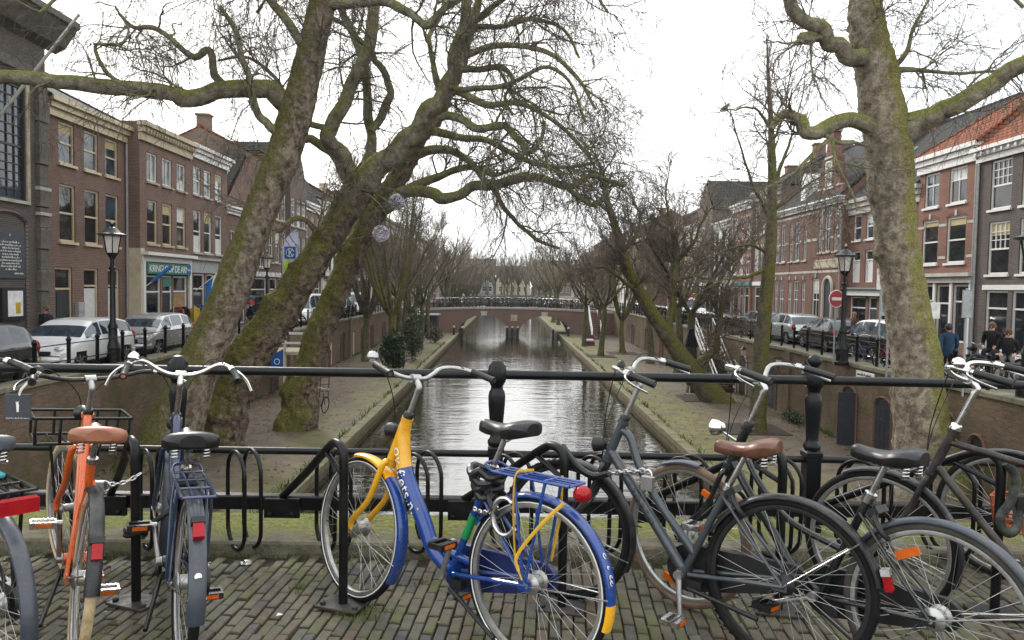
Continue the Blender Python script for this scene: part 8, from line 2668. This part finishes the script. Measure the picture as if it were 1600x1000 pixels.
def make_car(label, x, y, rz, paint, style='hatch', L=3.9, Wd=1.66, H=1.46, group=None, name='parked_car', tail_m='red_lens', roof_m=None):
    t = thing(name, label, 'car', (x, y, Z_ST + 0.004), rz, group)
    key = car_shape(L, Wd, H, style)
    xs = np.linspace(-L / 2, L / 2, 64)
    kx = key[:, 0]
    sm = lambda a: np.convolve(np.pad(a, 1, mode='edge'), [0.22, 0.56, 0.22], 'valid')
    belt = sm(np.interp(xs, kx, key[:, 1]))
    roof = sm(np.interp(xs, kx, key[:, 2]))
    hw = Wd / 2
    plan = np.array([hw * (1 - 0.16 * max(0, (abs(q) - L * .36) / (L * .14)) ** 2) for q in xs])
    zb = 0.22
    wheels = (-L / 2 + 0.68, L / 2 - 0.74)
    body, glass_s, glass_t, glass_f, glass_r = MB(), MB(), MB(), MB(), MB()
    rows_ = []
    for i, q in enumerate(xs):
        w, bz, rz_ = plan[i], belt[i], roof[i]
        g = rz_ - bz
        wr = w * 0.95 - min(0.20, g * 0.34)
        half = [(w * .86, zb), (w * .96, zb + .10), (w * .99, zb + .24), (w, zb + .38), (w * .99, bz - .10), (w * .965, bz - .02), (w * .95, bz)]
        for k in (0.12, 0.35, 0.62, 0.86, 0.95):
            half.append((w * .95 + (wr - w * .95) * k, bz + g * k))
        half += [(wr * .92, rz_ - 0.005), (wr * .6, rz_ + 0.012), (wr * .25, rz_ + 0.018), (0, rz_ + 0.02)]
        rows_.append([(q, a, b) for a, b in half] + [(q, -a, b) for a, b in reversed(half[:-1])])
    R_ = np.array(rows_)
    nb, half_n = R_.shape[1], 15
    gl = (roof - belt) > 0.20
    full = roof > H - 0.16
    for i in range(len(xs) - 1):
        for j in range(nb - 1):
            quad = [tuple(R_[i, j]), tuple(R_[i + 1, j]), tuple(R_[i + 1, j + 1]), tuple(R_[i, j + 1])]
            c = np.mean(quad, axis=0)
            if c[2] < 0.60 and abs(c[1]) > hw * .7 and any((c[0] - wx) ** 2 + (c[2] - 0.31) ** 2 < 0.345 ** 2 for wx in wheels):
                continue
            jj = j if j < half_n else nb - 2 - j
            tgt = body
            xm = xs[i]
            if 6 < jj < 10 and gl[i] and gl[i + 1]:
                pil = any(abs(xm - p) < 0.05 for p in (0.02, -L * .22))
                if not pil and xm < L / 2 - 1.1 and xm > -L / 2 + 0.30:
                    tgt = glass_s if c[1] > 0 else glass_t
            if jj >= 11 and not full[i] and (roof[i] - belt[i]) > 0.10:
                tgt = glass_f if xm > 0 else glass_r
            mi = 1 if (jj < 2 and c[2] < 0.34) else (2 if roof_m and jj >= 9 and tgt is body and full[i] else 0)
            tgt.add(quad, [(0, 3, 2, 1)], mi)
    def weld(mb):
        idx, vv, ff = {}, [], []
        for f in mb.f:
            g_ = []
            for v in f:
                k = tuple(round(z, 4) for z in mb.v[v])
                if k not in idx:
                    idx[k] = len(vv)
                    vv.append(mb.v[v])
                g_.append(idx[k])
            ff.append(tuple(g_))
        mb.v, mb.f = vv, ff
        return mb
    obj('body', weld(body), [paint, 'car_trim', roof_m or paint], t, smooth=50)
    for nm, gm in (('side_window', glass_s), ('side_window', glass_t), ('windscreen', glass_f), ('rear_window', glass_r)):
        if gm.f:
            obj(nm, weld(gm), 'glass_blue', t, smooth=50)
    obj('underbody', MB().bbox((-L / 2 + .1, -hw * .8, 0.16), (L / 2 - .1, hw * .8, 0.55), 0.05), 'car_trim', t, smooth=0)
    for wx in wheels:
        for s in (-1, 1):
            w = obj('wheel', MB().lathe([(0.22, -0.09), (0.29, -0.09), (0.31, -0.06), (0.31, 0.06), (0.29, 0.09), (0.22, 0.09)], (wx, s * (hw - 0.12), 0.305), (0, s, 0), n=24), 'rubber', t)
            rm = MB().lathe([(0.225, 0.07), (0.215, 0.085), (0.20, 0.075)], (wx, s * (hw - 0.12), 0.305), (0, s, 0), n=24)
            for k in range(6):
                a = k * PI / 3 + 0.3
                c = V3(wx + 0.11 * math.cos(a), s * (hw - 0.03), 0.305 + 0.11 * math.sin(a))
                rm.obox(c, (0.10, 0.028, 0.008), (math.cos(a), 0, math.sin(a)), (-math.sin(a), 0, math.cos(a)), (0, 1, 0))
            obj('rim', rm, 'aluminium', w)
    for s in (-1, 1):
        yh = s * (hw - 0.26)
        xn = L / 2
        obj('headlight', MB().ball((xn - 0.17, yh, 0.70), 0.10, 12, sq=(1.3, 1.5, 0.75)), 'clear_lens', t)
        obj('tail_light', MB().ball((-xn + 0.08, s * (hw - 0.15), 0.86), 0.10, 12, sq=(0.8, 0.9, 1.7 if style != 'van' else 2.4)), tail_m, t)
        obj('mirror', MB().ball((L / 2 - 1.25, s * (hw + 0.06), 0.98), 0.09, 10, sq=(0.7, 1.1, 0.8)), paint, t)
    for sx in (-1, 1):
        obj('bumper', MB().tube(catmull(np.array([(sx * (L / 2 - 0.25), -hw * .93, 0.42), (sx * (L / 2 - .02), -hw * .62, 0.42), (sx * (L / 2 + 0.03), 0, 0.42), (sx * (L / 2 - .02), hw * .62, 0.42), (sx * (L / 2 - 0.25), hw * .93, 0.42)]), 4), 0.09, 8), paint, t)
        obj('number_plate', MB().obox((sx * (L / 2 + 0.115), 0, 0.46), (0.008, 0.25, 0.055), (1, 0, 0), (0, 1, 0), (0, 0, 1)), 'plate_yellow', t, smooth=0)
    obj('grille', MB().obox((L / 2 + 0.005, 0, 0.60), (0.03, 0.42, 0.05), (1, 0, 0), (0, 1, 0), (0, 0, 1)), 'car_trim', t, smooth=0)
    return t
TOW, AWAY = -PI / 2, PI / 2           # nose towards the camera / away from it
make_car('black hatchback parked at the far left, nearest the camera', -12.75, 16.9, TOW, 'car_darkgrey', 'hatch', 4.0, 1.7, 1.50)
make_car('small white hatchback parked behind the left street lamp', -12.7, 21.7, TOW, 'car_white', 'hatch', 3.9, 1.68, 1.46)
make_car('silver hatchback parked behind the small white car', -12.7, 26.3, TOW, 'car_silver', 'hatch', 3.8, 1.62, 1.44)
make_car('white van parked between the second and third leaning trunks', -12.6, 45.5, TOW, 'car_white', 'van', 4.6, 1.8, 1.95)
make_car('dark grey car parked right of the third leaning trunk on the left street', -12.6, 55.5, TOW, 'car_darkgrey', 'estate', 4.2, 1.7, 1.6)
make_car('pale van parked farthest on the left street behind the dark grey car', -12.6, 61.5, TOW, 'car_silver', 'van', 4.8, 1.8, 1.95)
make_car('dark estate car parked behind the third leaning trunk', -12.6, 50.4, TOW, 'car_grey', 'hatch', 4.0, 1.7, 1.5)
make_car('pale green hatchback parked left of the right street lamp', 14.6, 37.2, AWAY, 'car_palegreen', 'hatch', 4.1, 1.7, 1.47)
make_car('black hatchback with tall red tail lamps parked behind the right street lamp', 14.6, 32.7, AWAY, 'car_black', 'hatch', 3.9, 1.68, 1.45)
make_car('black car with white roof parked left of the right trunk', 14.6, 28.3, AWAY, 'car_black', 'estate', 4.2, 1.72, 1.55, roof_m='car_white')
make_car('dark car parked beyond the pale green hatchback on the right street', 14.6, 41.8, AWAY, 'car_darkgrey', 'hatch', 4.0, 1.7, 1.45)
make_car('white van with a red roof bar far along the right street', 15.6, 62.0, TOW, 'car_white', 'van', 4.6, 1.8, 1.9)
tb = thing('roof_bar', 'red bar on the roof of the distant white van', 'roof bar', (15.6, 61.9, Z_ST + 1.94))
obj('lamp_bar', MB().bbox((-0.6, -0.15, 0), (0.6, 0.15, 0.16), 0.03), 'cloth_red', tb, smooth=0)

# ------------------------------------------------------------------ small bicycles along the streets and on the far bridge
def small_bike_mesh(frame_m, guard='black_paint', detail=1):
    mb = MB()
    R = 0.34
    for x in (0, 1.08):
        mb.tube(ring_pts((x, 0, R), R - 0.02, 20 if detail else 12), 0.022, 5 if detail else 3, closed=True, mi=1)
        if detail:
            mb.tube(arc_pts((x, 0, R), R + 0.02, 20 if x == 0 else 60, 190, 10), 0.02, 4, mi=2)
            for k in range(10):
                a = 2 * PI * k / 10
                mb.tube([(x, 0, R), (x + 0.3 * math.cos(a), 0, R + 0.3 * math.sin(a))], 0.004, 3, caps=False, mi=3)
    bb = (0.44, 0, 0.29)
    r = 0.022
    n = 6 if detail else 4
    mb.tube([bb, (0.28, 0, 0.78)], r, n).tube([(0.28, 0, 0.78), (0.25, 0, 0.90)], 0.015, n, mi=3)
    mb.tube([(0.90, 0, 0.62), (0.84, 0, 0.84)], r, n).tube([(0.84, 0, 0.84), (0.80, 0, 1.02)], 0.015, n, mi=3)
    mb.tube([(0.89, 0, 0.66), (0.66, 0, 0.42), bb], r, n).tube([(0.86, 0, 0.78), (0.60, 0, 0.56), (0.36, 0, 0.55)], 0.018, n)
    mb.tube([(0.90, 0, 0.64), (1.08, 0.03, R)], 0.018, n).tube([bb, (0, 0.03, R)], 0.014, n).tube([(0.30, 0, 0.68), (0, 0.03, R)], 0.012, n)
    mb.tube([(0.62, 0.29, 1.06), (0.76, 0.26, 1.09), (0.82, 0.14, 1.07), (0.81, 0, 1.03), (0.82, -0.14, 1.07), (0.76, -0.26, 1.09), (0.62, -0.29, 1.06)], 0.015, n, mi=3)
    mb.tube([(0.08, 0, 0.93), (0.17, 0, 0.95), (0.27, 0, 0.94), (0.38, 0, 0.94)], [0.05, 0.10, 0.06, 0.025], 8, mi=1, flat=1.0)
    mb.tube([(0.15, 0.05, 0.76), (-0.22, 0.05, 0.76), (-0.22, -0.05, 0.76), (0.15, -0.05, 0.76)], 0.010, 4, mi=2)
    mb.tube([(-0.05, 0.06, 0.76), (0, 0.06, R)], 0.008, 4, mi=2)
    mb.tube([bb, (0.50, 0.08, 0.13)], 0.012, 4, mi=3).box((0.46, 0.08, 0.11), (0.55, 0.17, 0.14), 1)
    return mb.mesh('bicycle', [frame_m, 'rubber', guard, 'steel'])
SB = [small_bike_mesh(c) for c in ('black_paint', 'blue_dark_paint', 'red_paint', 'grey_paint', 'dark_green_paint')]
SBF = [small_bike_mesh(c, detail=0) for c in ('black_paint', 'blue_dark_paint', 'grey_paint', 'black_paint', 'red_wood')]
def small_bike(mesh, x, y, z, rz, label, group=None, lean=0.08):
    o = link('bicycle', mesh, None, (x, y, z))
    o.rotation_euler = (lean, 0, rz)
    return tag(o, label, 'bicycle', group)
# leaning against the left fence
for px, D, ms, lab in ((20, 16.4, 3, 'bicycle with pale mudguard leaning on the left fence beside the black hatchback'), ):
    q = P(px, 590, D)
    small_bike(SB[ms], XL_W - 0.2, 15.4, Z_ST + 0.13, PI / 2, lab)
# right street
for y, ms, rz, lab, x in ((22.9, 2, 1.9, 'red bicycle parked by the right fence just right of the trunk', 13.75), (24.0, 2, 1.8, 'red bicycle leaning on the fence left of the right trunk', 12.85), (26.0, 1, 1.75, 'blue bicycle at the foot of the right street lamp', 12.85), (22.4, 0, 1.9, 'black bicycle standing behind the grey sign pole on the right', 14.2), (22.2, 4, 1.8, 'black bicycle beside the seated people on the right', 14.7), (21.9, 0, 1.95, 'dark bicycle by the lamp at the right edge', 15.2)):
    small_bike(SB[ms], x, y - 0.5, Z_ST + 0.005, rz, lab)
rb = random.Random(12)
k = 0
for y in np.arange(40.8, 57, 0.46):
    small_bike((SB if y < 47 else SBF)[rb.choice((0, 0, 3, 4, 1) if y < 47 else (0, 1, 2, 3, 0))], 12.85 + rb.uniform(-.15, .25), y, Z_ST + 0.005, rb.uniform(0.05, 0.45), 'one of the bicycles packed along the right street above the white stairs', 'bicycles packed along the right street', rb.uniform(-.15, .15))
for y in np.arange(58, 78, 0.8):
    small_bike(SBF[rb.randrange(5)], 12.9 + rb.uniform(-.15, .25), y, Z_ST + 0.005, rb.uniform(0.05, 0.5), 'one of the distant bicycles on the right street before the far bridge', 'distant bicycles on the right street', rb.uniform(-.15, .15))
for x in np.arange(-8.4, 10.4, 0.30):
    small_bike(SBF[rb.randrange(5)], x + rb.uniform(-.1, .1), 83.5 + rb.uniform(0, 0.25), DZ(x) + 0.17, PI / 2 + rb.uniform(-.5, .5), 'one of the bicycles parked against the railing of the far bridge', 'bicycles on the far bridge', rb.uniform(-.2, .2))
for x in np.arange(-8.2, 10.2, 0.36):
    small_bike(SBF[rb.randrange(5)], x + rb.uniform(-.1, .1), 85.2 + rb.uniform(0, 0.5), DZ(x) + 0.01, PI / 2 + rb.uniform(-.7, .7), 'one of the bicycles standing in the second row on the far bridge', 'second row of bicycles on the far bridge', rb.uniform(-.2, .2))
for y in np.arange(37.5, 44, 0.8):
    small_bike(SB[rb.choice((0, 3, 1))], -12.05 + rb.uniform(-.1, .1), y, Z_ST + 0.005, PI - rb.uniform(0.2, 0.6), 'one of the bicycles parked behind the two leaning trunks on the left street', 'bicycles behind the leaning trunks', rb.uniform(-.1, .1))
q = P(492, 640, 29.5)
small_bike(SB[4], q[0], q[1] - 0.4, Z_WH + 0.005, 1.35, 'dark bicycle standing on the left wharf behind the third trunk')
q = P(505, 600, 34)
lad = thing('wall_ladder', 'dark wooden ladder leaning by the third trunk on the left wharf', 'ladder', (q[0], 34.0, Z_WH))
for x in (-0.2, 0.2):
    obj('rail', MB().tube([(x, 0, 0), (x, 0.5, 2.2)], 0.03, 6), 'red_wood', lad)
for k in range(6):
    obj('rung', MB().bar((-0.2, 0.5 * (k + 1) / 7, 2.2 * (k + 1) / 7), (0.2, 0.5 * (k + 1) / 7, 2.2 * (k + 1) / 7), 0.018, 6), 'red_wood', lad)

# ------------------------------------------------------------------ people
def person(label, x, y, z, rz, joints, radii, edges, regions, hair, hat=None, extra=None):
    """one continuous skinned body; regions: function(local point, nearest joint name) -> material index"""
    t = thing('person', label, 'person', (x, y, z), rz)
    names = list(joints)
    me = bpy.data.meshes.new('body')
    me.from_pydata([joints[n] for n in names], [(names.index(a), names.index(b)) for a, b in edges], [])
    o = bpy.data.objects.new('body', me)
    COL.objects.link(o)
    sk = o.modifiers.new('skin', 'SKIN')
    for i, n in enumerate(names):
        r = radii[n]
        me.skin_vertices[0].data[i].radius = r if isinstance(r, tuple) else (r, r)
        me.skin_vertices[0].data[i].use_root = n == 'pelvis'
    sb = o.modifiers.new('sub', 'SUBSURF')
    sb.levels = 2
    sb.render_levels = 2
    dg = bpy.context.evaluated_depsgraph_get()
    dg.update()
    m2 = bpy.data.meshes.new_from_object(o.evaluated_get(dg))
    bpy.data.objects.remove(o)
    m2.name = 'body'
    m2.materials.clear()
    mats = ['skin'] + regions['mats']
    for mm in mats:
        m2.materials.append(MAT[mm])
    pts = {n: Vector(joints[n]) for n in names}
    idx = []
    for p in m2.polygons:
        c = p.center
        best, bd_ = None, 1e9
        for a, b in edges:
            A, B = pts[a], pts[b]
            ab = B - A
            f = max(0, min(1, (c - A).dot(ab) / max(ab.length_squared, 1e-9)))
            d_ = (A + ab * f - c).length
            if d_ < bd_:
                bd_, best = d_, (a, b)
        idx.append(regions['map'](best, c))
    m2.polygons.foreach_set('material_index', idx)
    m2.polygons.foreach_set('use_smooth', [True] * len(idx))
    link('body', m2, t)
    hd = joints['head']
    hm = MB()
    st = 0
    hm.ball((hd[0] - 0.012, hd[1], hd[2] + 0.035), 0.112, 14, sq=(1.0, 0.86, 1.0))
    obj('hair' if not hat else 'hat', hm, hat or hair, t)
    fx = hd[0] + 0.085
    obj('nose', MB().ball((fx + 0.012, hd[1], hd[2] - 0.02), 0.018, 8, sq=(1.2, 0.8, 1.3)), 'skin', t)
    for s in (-1, 1):
        obj('eye', MB().ball((fx - 0.002, hd[1] + s * 0.034, hd[2] + 0.012), 0.012, 6), 'hair_dark', t)
        obj('ear', MB().ball((hd[0] - 0.01, hd[1] + s * 0.09, hd[2] - 0.005), 0.026, 8, sq=(0.8, 0.4, 1.2)), 'skin', t)
    obj('mouth', MB().ball((fx - 0.002, hd[1], hd[2] - 0.062), 0.02, 8, sq=(0.3, 1.2, 0.3)), 'cloth_brown', t)
    # five short fingers on each hand
    for s, hn, wn in ((1, 'hand_l', 'wrist_l'), (-1, 'hand_r', 'wrist_r')):
        h0, w0 = np.array(joints[hn]), np.array(joints[wn])
        d = norm(h0 - w0)
        sd_ = norm(np.cross(d, V3(1, 0, 0.1)) + 1e-3)
        fg = MB()
        for k, ln in enumerate((0.058, 0.068, 0.064, 0.050)):
            b = h0 + d * 0.01 + sd_ * (0.014 * (k - 1.5))
            fg.tube([b, b + d * ln * .5 + V3(0.006, 0, 0), b + d * ln * .9 + V3(0.022, 0, -0.004)], [0.0095, 0.0088, 0.007], 6)
        b = h0 - d * 0.03 + sd_ * 0.03
        fg.tube([b, b + sd_ * 0.025 + d * 0.02, b + sd_ * 0.03 + d * 0.045], [0.011, 0.010, 0.008], 6)
        obj('fingers', fg, 'skin', t)
    if extra:
        extra(t)
    return t

BODY_EDGES = [('pelvis', 'waist'), ('waist', 'chest'), ('chest', 'collar'), ('collar', 'neck'), ('neck', 'head'), ('head', 'crown'), ('collar', 'sh_l'), ('sh_l', 'el_l'), ('el_l', 'wrist_l'), ('wrist_l', 'hand_l'), ('collar', 'sh_r'), ('sh_r', 'el_r'), ('el_r', 'wrist_r'), ('wrist_r', 'hand_r'),
              ('pelvis', 'hip_l'), ('hip_l', 'kn_l'), ('kn_l', 'an_l'), ('an_l', 'toe_l'), ('pelvis', 'hip_r'), ('hip_r', 'kn_r'), ('kn_r', 'an_r'), ('an_r', 'toe_r')]
BODY_R = dict(pelvis=(0.135, 0.16), waist=(0.12, 0.15), chest=(0.13, 0.175), collar=(0.085, 0.12), neck=0.055, head=(0.088, 0.082), crown=(0.065, 0.06), sh_l=0.075, el_l=0.055, wrist_l=0.038, hand_l=(0.022, 0.04), sh_r=0.075, el_r=0.055, wrist_r=0.038, hand_r=(0.022, 0.04), hip_l=0.10, kn_l=0.068, an_l=0.05, toe_l=(0.04, 0.035), hip_r=0.10, kn_r=0.068, an_r=0.05, toe_r=(0.04, 0.035))
def pose(kind):
    j = dict(pelvis=(0, 0, 0.93), waist=(0.0, 0, 1.08), chest=(0.01, 0, 1.28), collar=(0.0, 0, 1.44), neck=(0.01, 0, 1.52), head=(0.03, 0, 1.63), crown=(0.025, 0, 1.70),
             sh_l=(0, 0.19, 1.40), el_l=(-0.03, 0.26, 1.12), wrist_l=(0.06, 0.25, 0.88), hand_l=(0.09, 0.245, 0.80), sh_r=(0, -0.19, 1.40), el_r=(-0.03, -0.26, 1.12), wrist_r=(0.06, -0.25, 0.88), hand_r=(0.09, -0.245, 0.80),
             hip_l=(0, 0.09, 0.88), kn_l=(0.04, 0.10, 0.48), an_l=(0.0, 0.10, 0.09), toe_l=(0.16, 0.11, 0.045), hip_r=(0, -0.09, 0.88), kn_r=(0.04, -0.10, 0.48), an_r=(0.0, -0.10, 0.09), toe_r=(0.16, -0.11, 0.045))
    if kind == 'walk':
        j.update(kn_l=(0.20, 0.09, 0.50), an_l=(0.28, 0.09, 0.10), toe_l=(0.44, 0.10, 0.06), kn_r=(-0.04, -0.09, 0.48), an_r=(-0.26, -0.09, 0.16), toe_r=(-0.14, -0.10, 0.05), el_l=(-0.16, 0.25, 1.14), wrist_l=(-0.10, 0.24, 0.90), hand_l=(-0.07, 0.235, 0.82), el_r=(0.10, -0.25, 1.14), wrist_r=(0.24, -0.22, 0.95), hand_r=(0.30, -0.20, 0.90))
    if kind == 'hold':
        j.update(el_l=(0.0, 0.25, 1.14), wrist_l=(0.24, 0.10, 1.10), hand_l=(0.31, 0.05, 1.12), el_r=(0.0, -0.25, 1.14), wrist_r=(0.24, -0.10, 1.10), hand_r=(0.31, -0.05, 1.12))
    if kind == 'sit':
        dz = -0.38
        for n in ('pelvis', 'waist', 'chest', 'collar', 'neck', 'head', 'crown', 'sh_l', 'sh_r', 'el_l', 'el_r'):
            a, b, c = j[n]
            j[n] = (a + (0.10 if c > 1.2 else 0.0), b, c + dz)
        j.update(hip_l=(0.02, 0.09, 0.52), kn_l=(0.44, 0.12, 0.52), an_l=(0.46, 0.12, 0.10), toe_l=(0.62, 0.13, 0.05), hip_r=(0.02, -0.09, 0.52), kn_r=(0.44, -0.12, 0.52), an_r=(0.46, -0.12, 0.10), toe_r=(0.62, -0.13, 0.05), wrist_l=(0.28, 0.18, 0.66), hand_l=(0.36, 0.14, 0.64), wrist_r=(0.28, -0.18, 0.66), hand_r=(0.36, -0.14, 0.64))
    return j
def clothes(top, legs, shoes='cloth_black'):
    def mp(e, c):
        s = set(e)
        if 'head' in s or e == ('neck', 'head'):
            return 0
        if e in (('wrist_l', 'hand_l'), ('wrist_r', 'hand_r')):
            return 0
        if e in (('an_l', 'toe_l'), ('an_r', 'toe_r')):
            return 3
        if any(n.startswith(('hip', 'kn')) for n in e) and e[0] != 'pelvis':
            return 2
        return 1
    return dict(mats=[top, legs, shoes], map=mp)
q = P(72, 520, 23.3)
person('man in a dark jacket standing between the black and the white car at the left', q[0], q[1], Z_ST, -0.2, pose('hold'), BODY_R, BODY_EDGES, clothes('cloth_black', 'cloth_black'), 'hair_brown')
q = P(1481, 560, 20.6)
person('person in a blue hooded jacket walking away past the red house', q[0], q[1], Z_ST, 1.3, pose('walk'), BODY_R, BODY_EDGES, clothes('cloth_navy', 'cloth_black'), 'hair_dark')
q = P(1298, 520, 31.0)
person('red-haired person behind the black hatchback by the no-entry sign', q[0] + 1.0, q[1], Z_ST, 2.2, pose('stand'), BODY_R, BODY_EDGES, clothes('cloth_brown', 'cloth_jeans'), 'hair_red')
pq = P(1550, 560, 21.9)
person('person in a dark coat sitting behind the fence near the right lamp', pq[0], pq[1], Z_ST + 0.4, -2.4, pose('sit'), BODY_R, BODY_EDGES, clothes('cloth_black', 'cloth_black'), 'hair_brown')
pq2 = P(1574, 570, 21.0)
person('person in a brown cap crouched forward on a seat near the right lamp', pq2[0], pq2[1], Z_ST + 0.25, -2.2, pose('sit'), BODY_R, BODY_EDGES, clothes('cloth_black', 'cloth_grey'), 'hair_brown', hat='cloth_brown')
for p_, zz, lab in ((pq, 0.4, 'tall dark bench under the person in the dark coat'), (pq2, 0.25, 'low dark bench under the person in the brown cap')):
    b = thing('bench', lab, 'bench', (p_[0], p_[1], Z_ST), -2.3)
    obj('seat', MB().bbox((-0.25, -0.45, zz + 0.34), (0.22, 0.45, zz + 0.40), 0.01), 'dark_wood', b, smooth=0)
    for sx in (-0.2, 0.16):
        for sy in (-0.38, 0.38):
            obj('leg', MB().box((sx - .02, sy - .02, 0), (sx + .02, sy + .02, zz + 0.34)), 'dark_wood', b, smooth=0)
q = P(392, 520, 34)
person('person in dark clothes with a red cap behind the first leaning trunk', q[0], q[1], Z_ST, 0.4, pose('walk'), BODY_R, BODY_EDGES, clothes('cloth_black', 'cloth_jeans'), 'hair_dark', hat='cloth_red')

# ------------------------------------------------------------------ thin winter haze over the whole place
hz = MB().box((-720, -320, -5.7), (720, 1520, 26))
hzo = obj('haze', hz, [], smooth=0)
tag(hzo, kind='stuff')
hm = bpy.data.materials.new('haze')
hm.use_nodes = True
hm.node_tree.nodes.clear()
ho = hm.node_tree.nodes.new('ShaderNodeOutputMaterial')
hv = hm.node_tree.nodes.new('ShaderNodeVolumePrincipled')
hv.inputs['Color'].default_value = (0.92, 0.95, 1.0, 1)
hv.inputs['Density'].default_value = 0.0002
hm.node_tree.links.new(hv.outputs[0], ho.inputs['Volume'])
hzo.data.materials.append(hm)
